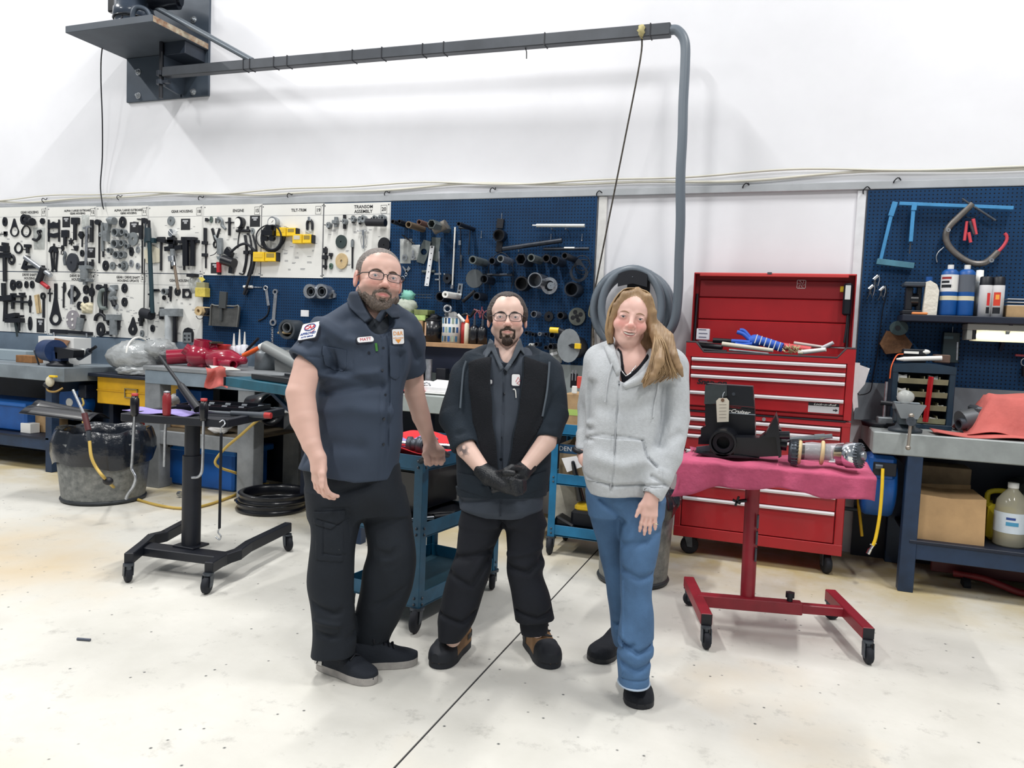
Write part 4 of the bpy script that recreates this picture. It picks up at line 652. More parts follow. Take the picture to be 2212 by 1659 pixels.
# parts organiser
P0,P1,Q0,Q1=.64,1.0,5.40,5.62
DT=M((20,44,62),.5,noise=(8,.2));OLIVE=M((150,148,118),.6,noise=(12,.15))
e=empty('parts_organiser',(.82,5.51,T0),'dark teal parts organiser with four bins and a red bar on the right bench','organiser')
for x in(P0,P1-.035):obj('side_panel',MB().box(x,x+.035,Q0,Q1,T0,T0+.40,.004),DT,e)
obj('top_panel',MB().grid(lambda u,v:np.array([P0+u*(P1-P0),Q0-.002+v*(Q1-Q0),T0+.401+.018*math.sin(math.pi*u)]),10,1).prism([(P0+(P1-P0)*u/10,Q0-.002,T0+.401+.018*math.sin(math.pi*u/10))for u in range(11)]+[(P1,Q0-.002,T0+.355),(P0,Q0-.002,T0+.355)],(0,.02,0)),DT,e)
obj('back_or_shade_panel',MB().box(P0,P1,Q1-.01,Q1,T0,T0+.40),M((20,34,46),.6),e);obj('bottom_panel',MB().box(P0-.001,P1+.001,Q0-.002,Q1,T0,T0+.03,.003),DT,e)
for k in range(4):
    z=T0+.035+k*.083;b=obj('bin',MB().box(P0+.04,P1-.04,Q0+.012,Q1-.02,z,z+.006).prism([(P0+.04,Q0+.005,z),(P1-.04,Q0+.005,z),(P1-.04,Q0-.008,z+.035),(P0+.04,Q0-.008,z+.035)],(0,.006,0)),OLIVE,e)
    for d in(.28,.52,.76):x=P0+(P1-P0)*d;obj('divider',MB().box(x-.002,x+.002,Q0+.01,Q1-.03,z+.006,z+.05),OLIVE,b)
thing('red_bar','red steel bar standing in front of the parts organiser','bar',[('bar',MB().bar((.845,5.375,T0+.045),(.86,5.385,T0+.335),.036,.014,b=.003),RED)])
for x,k,w,h,m,lab in((.70,3,.062,.05,WHITE,'white card box in the top left bin of the parts organiser'),(.88,3,.055,.05,BAG,'clear bag in the top right bin of the parts organiser'),(.70,2,.06,.045,WHITE,'crumpled white packet in the second bin of the parts organiser'),(.93,2,.045,.03,BAG,'small clear bag at the right end of the second bin'),(.93,1,.04,.03,WHITE,'small white packet at the right end of the third bin'),(.90,0,.05,.032,WHITE,'white packet in the lowest bin of the parts organiser'),(.73,0,.05,.035,BAG,'clear bag of screws in the lowest left bin')):
    z=T0+.042+k*.083;thing('small_packet',lab,'packet',[('packet',MB().prism([(x-w/2,Q0+.02,z),(x+w/2,Q0+.02,z),(x+w/2*.9,Q0+.03,z+h),(x+w*.1,Q0+.03,z+h*.86),(x-w/2,Q0+.03,z+h*1.05)],(0,.05,0)),m)],group='packets in the parts organiser')
zt=T0+.42
thing('caulking_tube','white tube lying on top of the parts organiser','tube',[('tube',MB().cyl((.70,5.43,zt+.018),(.92,5.44,zt+.035),.015),WHITE),('tip',MB().cyl((.66,5.43,zt+.015),(.70,5.43,zt+.018),.006,.014),WHITE)])
thing('spark_module','black and white electronic module with an orange wire on the parts organiser','module',[('body',MB().obox((.765,5.5,zt+.065),(.13,.08,.04),None,.006).obox((.77,5.53,zt+.03),(.14,.1,.06),None,.004),BLK),('face',MB().box(.705,.79,5.455,5.459,zt+.055,zt+.07),WHITE),('connector',MB().sph((.83,5.48,zt+.07),(.03,.025,.016)),WHITE),('wire',MB().tube(curve([(.70,5.46,zt+.05),(.66,5.42,zt+.04),(.63,5.39,zt-.03),(.625,5.385,zt-.11)],6),.004,6),ORANGE)])
thing('wooden_block','brown wooden block at the right end on top of the parts organiser','block',[('block',MB().obox((.93,5.52,zt+.03),(.09,.09,.055),None,.006),M((92,72,62),.7,noise=(12,.2)))])
# shelf over the right bench
e=empty('wall_shelf',(1.8,5.6,1.65),'dark blue wall shelf above the parts organiser','shelf')
obj('shelf_board',MB().box(.685,3.0,5.5,YB-.001,1.642,1.685,.004),NAVYD,e)
for x in(1.3,2.6):obj('bracket',MB().prism([(x,5.55,1.642),(x,YB-.001,1.642),(x,YB-.001,1.47)],(.02,0,0)),NAVYD,e)
S0=1.686
def sx(px,y=5.6):return wy(px,640,y)[0]
def gcyl(px,y=5.6):return np.array([sx(px,y),y,S0])
for px,h,lab,lb in((2049,.33,'blue gas cylinder with a black and white label on the wall shelf',0),(2085,.325,'blue gas cylinder with a grey label, right of its twin on the wall shelf',1)):
    c=gcyl(px);r=.051
    e=thing('gas_cylinder',lab,'gas cylinder',[('body',MB().lathe(c,Z_,[(0,0),(0,r*.95),(.01,r),(.155,r)],24),BLUEP),('label',MB().lathe(c,Z_,[(.155,r*1.005),(.265,r*1.005)],24),M((90,96,106),.4)if lb else M((220,220,222),.4)),('shoulder',MB().lathe(c,Z_,[(.265,r),(.285,r*.92),(.30,r*.6),(.305,0)],24),BLUEP),('valve',MB().cyl(c+Z_*.30,c+Z_*.33,.018,n=14),WHITE),('tape',MB().lathe(c,Z_,[(.1,r*1.006),(.128,r*1.006)],24),M((214,206,178),.6))],group='blue gas cylinders on the shelf')
    if not lb:
        for z0,z1,a0,a1,m in((.18,.2,-.9,.5,BLK),(.21,.225,-.9,.1,BLK),(.235,.25,-.9,.3,M((150,40,40),.5)),(.165,.26,.35,1.1,WHITE)):
            mb=MB().grid(lambda u,v:c+np.array([math.sin((a0+u*(a1-a0))-.3),-math.cos((a0+u*(a1-a0))-.3),0])*r*1.012+Z_*(z0+v*(z1-z0)),8,1);obj('printed_band',mb,m,e)
c=gcyl(2113,5.66)
thing('spray_bottle','small white capped grey can behind the gas cylinders','can',[('can',MB().lathe(c,Z_,[(0,0),(0,.032),(.22,.032),(.23,.024)],20),M((170,176,180),.3,.5)),('cap',MB().lathe(c+Z_*.228,Z_,[(0,.024),(.03,.027),(.032,.022),(.075,.021),(.078,0)],18),WHITE)])
for px,lab,k in((2128,'white spray can with a black cap, left of two on the wall shelf',0),(2155,'white spray can with a red and orange label, right of two on the wall shelf',1)):
    c=gcyl(px,5.58);r=.037
    e=thing('spray_can',lab,'spray can',[('body',MB().lathe(c,Z_,[(0,0),(0,r),(.2,r)],24),M((232,232,234),.3)),('cap',MB().lathe(c,Z_,[(.2,r*.98),(.25,r*.94),(.255,r*.8),(.255,0)],24),BLK)],group='spray cans on the shelf')
    for z0,z1,a0,a1,m in((.02,.06,-.55,.6,BLK),(.07,.155,-.5,.55,M((206,62,40),.5)),(.11,.14,-.2,.35,M((240,170,70),.5)))if k else((.02,.06,.35,.9,BLK),(.07,.15,.4,.9,M((206,50,50),.5))):
        obj('label',MB().grid(lambda u,v:c+np.array([math.sin(a0+u*(a1-a0)-.3),-math.cos(a0+u*(a1-a0)-.3),0])*r*(1.012+z0*.01)+Z_*(z0+v*(z1-z0)),6,1),m,e)
x0=sx(2007)
thing('squeeze_bottle','wrinkled white squeeze bottle with a blue cap on the wall shelf','bottle',[('body',MB().prism([(x0-.035,5.56,S0),(x0+.045,5.56,S0),(x0+.05,5.56,S0+.16),(x0+.035,5.56,S0+.20),(x0-.005,5.56,S0+.225),(x0-.03,5.56,S0+.215),(x0-.03,5.56,S0+.15)],(0,.05,0)),M((222,218,206),.5,bump=(25,.8))),('cap',MB().cyl((x0-.01,5.585,S0+.22),(x0-.01,5.585,S0+.25),.02),BLUEP)])
thing('orange_block','small orange bar lying in front of the white squeeze bottle','block',[('bar',MB().box(sx(1972,5.53),sx(2006,5.53),5.51,5.54,S0,S0+.016,.004),M((226,140,80),.5))])
x0=sx(1950);x1=sx(1992)
thing('black_machine','black two-decked sander on the left end of the wall shelf','tool',[('deck',MB().box(x0,x1+.01,5.56,5.7,S0+.185,S0+.215,.006),M((62,70,80),.4)),('deck',MB().box(x0,x1,5.56,5.7,S0+.0,S0+.03,.006),BLK),('post',MB().box(x0+.02,x0+.06,5.6,5.68,S0+.03,S0+.185,.006),BLK),('post',MB().box(x1-.03,x1,5.62,5.7,S0+.03,S0+.185,.004),BLKG),('motor',MB().cyl((x0+.05,5.64,S0+.1),(x1-.02,5.64,S0+.1),.045),BLKG)])
thing('paper_stack','stack of white papers on a cardboard box at the right of the wall shelf','papers',[('sheet',MB().box(sx(2174),1.9,5.56,5.72,S0+.075+k*.02,S0+.078+k*.02),PAPER)for k in range(3)])
tag(obj('cardboard_box',MB().box(sx(2173),1.9,5.55,5.73,S0,S0+.074,.003),CARD),'flat cardboard box under the white papers on the wall shelf','box')
x0=wy(2097,705,5.62)[0]
e=empty('shelf_lamp',(1.6,5.62,1.55),'lit fluorescent strip lamp under the right wall shelf','lamp')
obj('housing',MB().box(x0-.03,2.6,5.56,5.72,1.60,1.64,.004).box(x0-.03,x0,5.56,5.70,1.535,1.60,.003),M((160,164,160),.5),e)
obj('tube',MB().cyl((x0+.03,5.60,1.565),(2.58,5.60,1.565),.013),M((255,250,226),.5,emit=5.0),e);obj('tube_socket',MB().box(x0,x0+.028,5.585,5.615,1.54,1.60),BLK,e)
obj('reflector',MB().box(x0,2.6,5.63,5.635,1.53,1.60),M((236,232,206),.4),e)
# pegboard things on the right
K4=lambda*a,**k:item(c4,*a,Y0=YB,**k)
SB=M((64,138,190),.45,noise=(9,.15));SBD=M((70,120,140),.5,noise=(9,.25))
e=K4('saw_frame','saw','light blue steel saw frame hanging on the right pegboard',[('top_bar',SB,[('r',555,195,1678,240,36,.03,.03)]),('side_arm',SB,[('r',515,180,470,320,54,.03,.03),('r',475,315,370,755,34,.022,.035)]),('foot',SBD,[('r',335,765,700,810,62,.04,.02)]),('centre_arm',SB,[('r',705,190,695,265,52,.035,.028),('r',693,260,668,572,38,.024,.034)]),('screw',DSTEEL,[('c',668,570,658,690,16,.036)])])
K4('bucket_hook','hook','large curved steel engine hook with a red tip on the right pegboard',[('hook',M((112,108,104),.4,.5,noise=(14,.25)),[('p',[(1275,200),(1160,310),(1050,420),(1015,500),(1025,580),(1080,660),(1180,740),(1280,785),(1380,785),(1450,745),(1530,670)],70,.03)]),('tip',M((196,66,80),.5),[('p',[(1520,680),(1575,620),(1610,560),(1610,515),(1590,490)],36,.045)]),('upper_bar',DSTEEL,[('c',1170,150,1300,240,24,.05),('c',1300,235,1500,365,26,.05)]),('rivet',STEEL,[D(1022,470,22,20,.4,.01,.1),D(1442,765,24,24,.4,.01,.1)]),('lower_hook',STEEL,[('p',[(1005,620),(950,670),(930,720),(938,770)],14,.01)])])
K4('tongs','pliers','red handled pliers on a ring hanging inside the engine hook',[('handle',M((206,72,84),.5),[('c',1225,370,1200,560,34,.03)]),('handle',M((206,72,84),.5),[('c',1285,345,1312,500,40,.03)]),('handle',M((206,72,84),.5),[('c',1240,480,1258,580,34,.04)]),('jaw',DSTEEL,[('c',1248,370,1290,500,30,.045)]),('ring',BLK,[('o',1265,285,66,62,6,.05)])])
for x,y,lab in((335,925,'chrome air chuck hanging topmost of three on the right pegboard'),(288,1020,'chrome air chuck hanging lower left of three on the right pegboard'),(395,1035,'chrome air chuck hanging lower right of three on the right pegboard')):
    K4('air_chuck','air chuck',lab,[('head',CHROME,[('c',x-30,y+18,x+12,y-18,40,.02)]),('lever',CHROME,[('p',[(x+22,y-30),(x+28,y+20),(x+12,y+80)],14,.02)]),('stem',DSTEEL,[('c',x-15,y+20,x-20,y+70,26,.02),('c',x-20,y+60,x-50,y+115,8,.03),('c',x-10,y+60,x+10,y+110,8,.03)])],group='air chucks on the right pegboard')
K4('air_line','hose','thin dark air line hanging down beside the air chucks',[('hose',BLKG,[('p',[(428,1000),(432,1090),(395,1250),(370,1450),(340,1700),(300,1900),(270,2050),(160,2080),(140,2020)],12,.02)])])
K4('rubber_disc','disc','dark green rubber disc hanging over the brown leather pouch',[('disc',M((38,58,62),.6),[('d',540,1425,90,80,0,.02,.09)]),('hole',BLK,[('d',528,1425,26,28,0,.002,.11)])])
K4('leather_pouch','pouch','brown leather pouch hanging under the dark rubber disc',[('pouch',M((104,72,46),.8,noise=(18,.35),bump=(30,.6)),[('g',[(430,1450),(600,1480),(680,1580),(640,1660),(420,1680),(360,1580)],.06,.01)])])
K4('thermos_can','can','dark green tall canister hanging right of the leather pouch',[('body',M((22,42,48),.4),[('q',965,1470,1150,1760,.07,.01)]),('stripe',M((64,90,100),.5),[('q',985,1505,1080,1530,.002,.081)]),('pull',STEEL,[('r',1120,1560,1112,1740,18,.004,.081)]),('hook',STEEL,[('c',1088,1410,1085,1470,8,.03)])])
K4('ring_pull','hook','steel ring with a red handle at the right edge of the pegboard',[('ring',STEEL,[('o',1790,1760,28,40,12,.03)]),('handle',M((130,46,54),.5),[('r',1700,1690,1850,1700,26,.02,.03)]),('body',BLKG,[('c',1790,1800,1790,1900,70,.03)])])
# under the right bench
tag(obj('cardboard_box',MB().prism([wy(1972,1172,5.06),wy(2126,1180,5.06),wy(2131,1080,5.06),wy(2055,1078,5.06),wy(1980,1066,5.06)],(0,.35,0)),M((186,152,110),.8,noise=(5,.14))),'large plain cardboard box on the lower shelf of the right bench','box')
p=wy(2035,1060,5.45)
thing('cardboard_box','torn cardboard box standing behind the large plain one','box',[('box',MB().obox((p[0],5.52,.32+.2),(.30,.2,.40),None,.004),M((120,104,82),.8,noise=(8,.2))),('flap',MB().prism([(p[0]-.14,5.415,.60),(p[0]+.15,5.415,.62),(p[0]+.15,5.39,.53),(p[0]-.13,5.39,.52)],(0,.006,0)),CARD)])
p=wy(2180,1195,5.08);c=np.array([p[0]+.015,5.17,.321]);r=.085
e=thing('water_bottle','large clear plastic water bottle with a blue and white label under the right bench','bottle',[('bottle',MB().lathe(c,Z_,[(0,0),(0,r*.9),(.01,r),(.07,r*.97),(.08,r),(.21,r),(.22,r*.98),(.27,r*.92),(.31,r*.6),(.335,r*.34),(.35,r*.3)],28),M((190,186,166),.12,alpha=.62)),('label',MB().lathe(c,Z_,[(.085,r*1.012),(.205,r*1.012)],28),M((212,224,234),.5,noise=(10,.08))),('cap',MB().lathe(c+Z_*.345,Z_,[(0,r*.34),(.03,r*.34),(.03,0)],16),WHITE)])
mb=MB().grid(lambda u,v:c+np.array([math.sin(-.5+u*.75),-math.cos(-.5+u*.75),0])*r*1.02+Z_*(.13+v*.022),8,1);obj('printed_band',mb,M((70,150,190),.5),e)
mb=MB().grid(lambda u,v:c+np.array([math.sin(-.5+u*.55),-math.cos(-.5+u*.55),0])*r*1.02+Z_*(.165+v*.014),8,1);obj('printed_band',mb,M((40,70,140),.5),e)
p=wy(2150,1180,5.28)
thing('yellow_jug','yellow plastic jug with a black cap behind the clear water bottle','jug',[('body',MB().box(p[0]-.06,p[0]+.1,5.24,5.42,.321,.54,.02),M((200,184,40),.45)),('handle',MB().tube(curve([(p[0]-.05,5.33,.53),(p[0]-.045,5.33,.60),(p[0]+.04,5.33,.615),(p[0]+.09,5.33,.58),(p[0]+.09,5.33,.53)],5),.016,8),M((200,184,40),.45)),('cap',MB().cyl((p[0]+.0,5.30,.54),(p[0]+.0,5.30,.575),.03),BLK)])
thing('engine_block','dark engine casting on the lower shelf behind the water bottle','casting',[('block',MB().obox((1.62,5.52,.50),(.46,.28,.34),None,.03),M((58,66,66),.6,.2,noise=(9,.4))),('cover',MB().cyl((1.5,5.36,.58),(1.5,5.40,.58),.1,n=20),M((84,92,88),.6,noise=(9,.4)))])
thing('floor_jack','dark red floor jack lying under the right bench','jack',[('arm',MB().tube(curve([wy(2060,1238,5.35),wy(2120,1248,5.3),wy(2165,1265,5.27),wy(2212,1282,5.25),wy(2300,1290,5.25)],5),.022,8),M((120,34,40),.5)),('wheel',MB().cyl(wy(2078,1262,5.32),wy(2078,1262,5.32)+np.array([.04,0,0]),.05),RUB),('frame',MB().box(.95,1.9,5.42,5.46,.04,.12,.004),M((84,28,34),.5))])
# blue hose reel hanging beside the right bench
rc=np.array([.585,5.15,.60])
prof=[(math.cos(a)*.95+(.1 if math.sin(a)>.6 else 0),math.sin(a))for a in np.arange(20)*math.pi/10]
e=empty('hose_reel',(rc[0],5.2,.40),'blue hose reel with a hanging yellow hose beside the right bench','hose reel')
out=[(rc[0]-.09,rc[1]+.2*math.cos(a),rc[2]+.2*math.sin(a))for a in np.arange(28)*math.pi/14]
obj('case',MB().lathe((rc[0]-.095,rc[1]+.1,rc[2]),X_,[(0,0),(.0,.15),(.012,.19),(.03,.2),(.16,.2),(.178,.19),(.19,.15),(.19,0)],32).box(rc[0]-.075,rc[0]+.075,rc[1]-.1,rc[1]+.1,rc[2]+.05,rc[2]+.205,.02),BLUEP,e)
obj('guide',MB().box(rc[0]-.055,rc[0]+.075,rc[1]-.112,rc[1]-.098,rc[2]+.085,rc[2]+.165,.004),BLK,e);obj('guide_roller',MB().cyl((rc[0]-.045,rc[1]-.118,rc[2]+.14),(rc[0]-.005,rc[1]-.118,rc[2]+.14),.018),DSTEEL,e)
hp=[wy(1907,1012,5.02),wy(1905,1060,5.0),wy(1900,1115,5.0),wy(1892,1160,5.0),wy(1886,1178,5.0)]
obj('hose',MB().tube(curve(hp,6),.010,10),YEL,e,'yellow hose');obj('coupling',MB().cyl(wy(1886,1178,5.0),wy(1880,1187,5.0),.009).cyl(wy(1880,1186,5.0),wy(1875,1196,5.0),.013).cyl(wy(1879,1176,5.0),wy(1893,1174,5.0),.004),CHROME,e)
obj('mount',MB().box(rc[0]-.03,rc[0]+.03,rc[1]+.2,5.6,rc[2]-.05,rc[2]+.0,.004),BLK,e)
tag(obj('air_hose',MB().tube(curve([wy(1856,1055,5.5),wy(1854,1080,5.45),wy(1858,1120,5.4),wy(1862,1158,5.4)],5),.010,8),YEL),'short yellow hose hanging in the shade behind the blue reel','hose')
thing('pipe_rail','two steel pipes running low along the wall beside the toolbox','pipe',[('pipe',MB().cyl((.3,5.70,z),(.98,5.70,z),.014),DSTEEL)for z in(.33,.42)])
# --- left bench (steel, dark blue frame)
e=empty('workbench',(-7.6,5.4,0),'grey steel topped workbench with dark blue frame and a vise at the far left','workbench')
obj('benchtop',MB().box(-9.0,-6.15,5.0,5.765,.845,.975,.005),GALV2,e)
obj('backsplash',MB().box(-9.0,-3.9,5.745,YB-.007,.975,1.243),M((112,128,144),.45,.25,noise=(2.5,.2)),e)
for x in(-6.34,-8.6):
    for y in(5.04,5.66):obj('leg',MB().box(x-.04,x+.04,y-.04,y+.04,0,.845,.003),NAVY,e)
obj('side_rail',MB().box(-6.36,-6.32,5.08,5.62,.74,.845,.003),NAVY,e)
for y in(5.02,5.66):obj('stretcher',MB().box(-8.56,-6.38,y-.014,y+.014,.2,.315,.003),NAVY,e)
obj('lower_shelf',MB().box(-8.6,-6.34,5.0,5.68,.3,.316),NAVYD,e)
obj('back_or_shade_panel',MB().box(-9.0,-5.2,5.74,5.76,0,.845),NAVYD,e)  # shade below this benchtop put in as an added dark board
Z1=.976
p=wy(125,792,5.13);vx,vy=p[0],5.15
NB=M((30,52,92),.4,noise=(14,.2))
thing('bench_vise','dark blue bench vise on the far left workbench','vise',[('base',MB().lathe((vx,vy,Z1),Z_,[(0,0),(0,.11),(.02,.11),(.03,.08),(.05,.07),(.05,0)],20),BLK),
 ('body',MB().cyl((vx-.2,vy+.02,Z1+.14),(vx-.02,vy-.02,Z1+.14),.10,.105,24).obox((vx-.02,vy,Z1+.09),(.16,.12,.12),None,.02),NB),('jaw',MB().prism([(vx+.02,vy-.06,Z1+.07),(vx+.24,vy-.06,Z1+.09),(vx+.25,vy-.06,Z1+.16),(vx+.0,vy-.06,Z1+.18)],(0,.11,0)),BLKG),
 ('screw_head',MB().cyl((vx-.24,vy+.02,Z1+.1),(vx-.2,vy+.02,Z1+.1),.03),BLK),('handle',MB().cyl((vx-.23,vy-.08,Z1+.14),(vx-.27,vy+.02,Z1-.06),.008),DSTEEL),('anvil',MB().sph((vx-.09,vy-.085,Z1+.17),(.012,.006,.03)),STEEL)])
p=wy(136,765,5.5)
thing('white_box','open white carton with a brown flap behind the blue vise','box',[('box',MB().box(p[0]-.24,p[0]+.24,5.42,5.62,Z1,Z1+.26,.003),M((222,222,220),.6)),('flap',MB().prism([(p[0]+.0,5.41,Z1+.25),(p[0]+.20,5.41,Z1+.23),(p[0]+.17,5.36,Z1+.13),(p[0]+.02,5.36,Z1+.14)],(0,.006,0)),BROWN),('base_box',MB().box(p[0]+.05,p[0]+.34,5.25,5.40,Z1,Z1+.11,.003),M((206,206,204),.6))])
p=wy(58,783,5.28)
tag(obj('wood_block',MB().box(p[0]-.1,p[0]+.12,5.24,5.36,Z1,Z1+.07,.003),M((140,98,58),.7,noise=(14,.25))),'brown wooden block lying left of the blue vise','block')
p=wy(20,770,5.45);tag(obj('white_board',MB().box(-8.2,p[0]+.3,5.4,5.6,Z1,Z1+.10,.003),M((150,164,172),.6)),'flat pale board lying along the back of the far left bench','board')
p=wy(190,758,5.3);thing('grease_tube','black and silver tube leaning over the blue vise','tube',[('tube',MB().cyl(p+(-.12,0,-.07),p+(.02,0,.0),.03),DSTEEL),('tip',MB().cyl(p+(.0,0,-.01),p+(.1,0,.045),.014),BLK),('bag',MB().sph(p+(-.04,-.02,-.01),(.05,.03,.035),8,6),BAG)])
thing('air_coupler','cream taped air coupler hanging at the corner of the far left bench','coupler',[('wrap',MB().sph(wy(108,824,4.96),(.045,.03,.05),10,8),M((206,200,178),.8,bump=(30,.7))),('tape',MB().obox(wy(115,813,4.95),(.08,.03,.018),None,.003),YEL),('hose',MB().tube(curve([wy(100,832,4.97),wy(104,844,4.95),wy(120,846,4.93),wy(136,838,4.97)],5),.009,8),M((150,120,60),.5)),('valve',MB().cyl(wy(98,830,4.97),wy(110,838,4.97),.025),BLK)])
# under the left bench
p0,p1=wy(-60,930,5.2),wy(72,935,5.2)
thing('storage_tote','scuffed blue storage tote under the far left bench','tote',[('body',MB().box(p0[0],p1[0],5.12,5.5,.317,.58,.02),BLUEP),('rim',MB().box(p0[0]-.02,p1[0]+.02,5.1,5.52,.56,.60,.008),M((30,100,180),.4))])
p=wy(95,900,5.3)
tag(obj('cardboard_box',MB().box(p[0]-.12,p[0]+.14,5.22,5.45,.317,.58,.003),CARD),'cardboard box behind the trash can under the far left bench','box')
p=wy(66,932,5.15);tag(obj('white_carton',MB().box(p[0]-.07,p[0]+.06,5.1,5.2,.317,.41,.003),WHITE),'small white carton in front of the cardboard box under the far left bench','box')
rc=wy(165,868,5.35)
thing('hose_reel','round blue hose reel with a white hub behind the trash can','hose reel',[('drum',MB().lathe(rc-(0,.07,0),Y_,[(0,0),(0,.14),(.015,.17),(.03,.175),(.13,.175),(.15,.16),(.15,0)],28),BLUEP),('hub',MB().cyl(rc-(0,.08,0),rc-(0,.06,0),.04),WHITE),('bracket',MB().box(rc[0]+.1,rc[0]+.2,5.28,5.42,rc[2]+.05,rc[2]+.18,.008),NAVYD),('post',MB().box(rc[0]-.02,rc[0]+.02,5.42,5.46,0,rc[2],.002),NAVYD)])
thing('rope','frayed yellow rope hanging from the round blue hose reel','rope',[('rope',MB().tube(curve([rc+(.17,-.08,.05),rc+(.2,-.09,.0),rc+(.16,-.09,-.04),rc+(.21,-.09,-.08),rc+(.19,-.09,-.13),rc+(.2,-.09,-.25)],5),.010,6),M((196,172,96),.8))])
# yellow drawer cabinet
YC=M((222,170,20),.4,noise=(6,.12))
e=empty('drawer_cabinet',(-5.7,5.5,0),'yellow steel drawer cabinet with a dark top between the two left benches','cabinet')
obj('case',MB().box(-6.09,-5.06,5.34,5.72,.64,.885,.004),M((60,62,60),.5),e);obj('top',MB().box(-6.14,-5.02,5.24,5.74,.895,.925,.004),NAVYD,e)
d=obj('drawer',MB().box(-6.09,-5.08,5.30,5.34,.64,.893,.006).box(-6.09,-5.08,5.292,5.30,.76,.772,.002),YC,e)
obj('label_holder',MB().box(-5.74,-5.585,5.286,5.30,.715,.722).box(-5.74,-5.585,5.286,5.30,.795,.802).box(-5.74,-5.733,5.286,5.30,.72,.80).box(-5.592,-5.585,5.286,5.30,.72,.80),M((150,146,120),.4,.6),d)
for x in(-6.05,-5.14):obj('leg',MB().box(x,x+.05,5.4,5.68,0,.64,.003),NAVYD,e)
p=wy(282,945,5.3)
obj('lower_shelf',MB().box(-6.05,-5.1,5.36,5.7,.25,.28),NAVYD,e)
tag(obj('red_box',MB().box(p[0]-.08,p[0]+.0,5.4,5.5,.281,.46,.003),M((190,60,56),.5)),'small red box on the shelf under the yellow cabinet','box')
tag(obj('white_carton',MB().box(p[0]+.02,p[0]+.28,5.4,5.56,.281,.45,.003),M((200,200,200),.6,noise=(20,.3))),'white printed carton beside the red box under the yellow cabinet','box')
# silver bundle on the cabinet
c0=wy(300,780,5.42)
def blob(c,r,n=26,m=18,amp=.12,f=9,seed=0):
    mb=MB();mb.sph((0,0,0),r,n,m);V=np.array(mb.v);rr=np.array(r)
    u=V/rr;k=1+amp*(np.sin(f*u[:,0]+seed)*np.sin(f*.8*u[:,1]+1+seed)*np.cos(f*.9*u[:,2])+.5*np.sin(2.3*f*u[:,0]+f*u[:,2]+seed))
    mb.v=[tuple(p)for p in V*k[:,None]+np.array(c)];return mb
SILV=M((172,176,178),.2,.1,noise=(9,.14),bump=(16,1.0),alpha=.92)
thing('wrapped_bundle','silver plastic wrapped bundle tied with a strap on the yellow cabinet','bundle',[('wrapper',blob((c0[0]-.05,5.44,1.09),(.30,.2,.155),amp=.09),SILV),('wrapper_end',blob((c0[0]+.22,5.46,1.17),(.16,.14,.10),amp=.14,seed=2),SILV),('lower_wrap',blob((c0[0]+.02,5.4,.965),(.22,.16,.065),amp=.15,seed=4),SILV),('tie',MB().torus((c0[0]-.0,5.44,1.10),(1,.1,.15),.175,.010,24,6),WHITE)])
tag(obj('cardboard_box',MB().box(c0[0]-.22,c0[0]+.26,5.5,5.68,.927,.985,.003),BROWN),'flattened brown carton under the silver bundle','box')
# --- wood-framed grey table
e=empty('work_table',(-4.6,5.35,0),'grey painted wooden table with square legs and a lower rail left of centre','table')
obj('tabletop',MB().box(-5.19,-3.75,4.97,5.74,1.015,1.05,.003),WOODG,e)
obj('apron',MB().box(-5.17,-3.8,4.975,5.01,.90,1.013,.003),M((126,140,152),.6,noise=(5,.14)),e)
for x in(-5.175,-4.19):
    for y in(4.98,5.58):obj('leg',MB().box(x,x+.165,y,y+.13,0,1.013,.004),WOODG,e)
obj('rail',MB().box(-5.02,-4.18,4.985,5.03,.385,.50,.003),WOODG,e);obj('shelf',MB().box(-5.15,-4.06,5.03,5.66,.50,.52),M((104,92,74),.7),e);obj('back_or_shade_panel',MB().box(-5.19,-3.75,5.742,5.76,0,1.01),NAVYD,e);obj('foot_rail',MB().box(-5.10,-5.04,5.11,5.58,0,.06,.003),WOODG,e)  # the dark sheet at the back is added to darken the space under the table
Z2=1.051
# red castings
RC=M((150,22,52),.22,coat=.5);
def at(px,py,Y):return wy(px,py,Y)
p=at(370,775,5.25)
thing('exhaust_elbow','glossy red painted pipe elbow lying on the wooden table','pipe',[('pipe',MB().hol((p[0]-.0,5.2,Z2+.07),(p[0]+.22,5.38,Z2+.095),.066,.014),RC),('bore',MB().cyl((p[0]+.02,5.215,Z2+.073),(p[0]+.025,5.22,Z2+.074),.05),BLK)])
p=at(425,765,5.22)
thing('water_pump','glossy red painted casting with two open necks on the wooden table','pump',[('body',MB().sph((p[0],5.24,Z2+.1),(.125,.10,.10),20,14),RC),('neck',MB().hol((p[0]+.03,5.26,Z2+.235),(p[0]+.01,5.26,Z2+.10),.075,.016),RC),('side_port',MB().hol((p[0]-.09,5.17,Z2+.16),(p[0]-.03,5.22,Z2+.11),.05,.014),RC),('foot',MB().box(p[0]-.09,p[0]+.08,5.2,5.32,Z2,Z2+.03,.006),RC)])
p=at(456,760,5.3)
thing('exhaust_elbow','glossy red elbow with a flat flange standing behind the castings','pipe',[('elbow',MB().tube(curve([(p[0]-.05,5.33,Z2+.2),(p[0]-.02,5.33,Z2+.13),(p[0]+.06,5.3,Z2+.09),(p[0]+.14,5.27,Z2+.07)],5),.066,14),RC),('flange',MB().obox((p[0]-.055,5.33,Z2+.215),(.2,.15,.018),None,.004),M((60,58,44),.5))])
p=at(492,770,5.18)
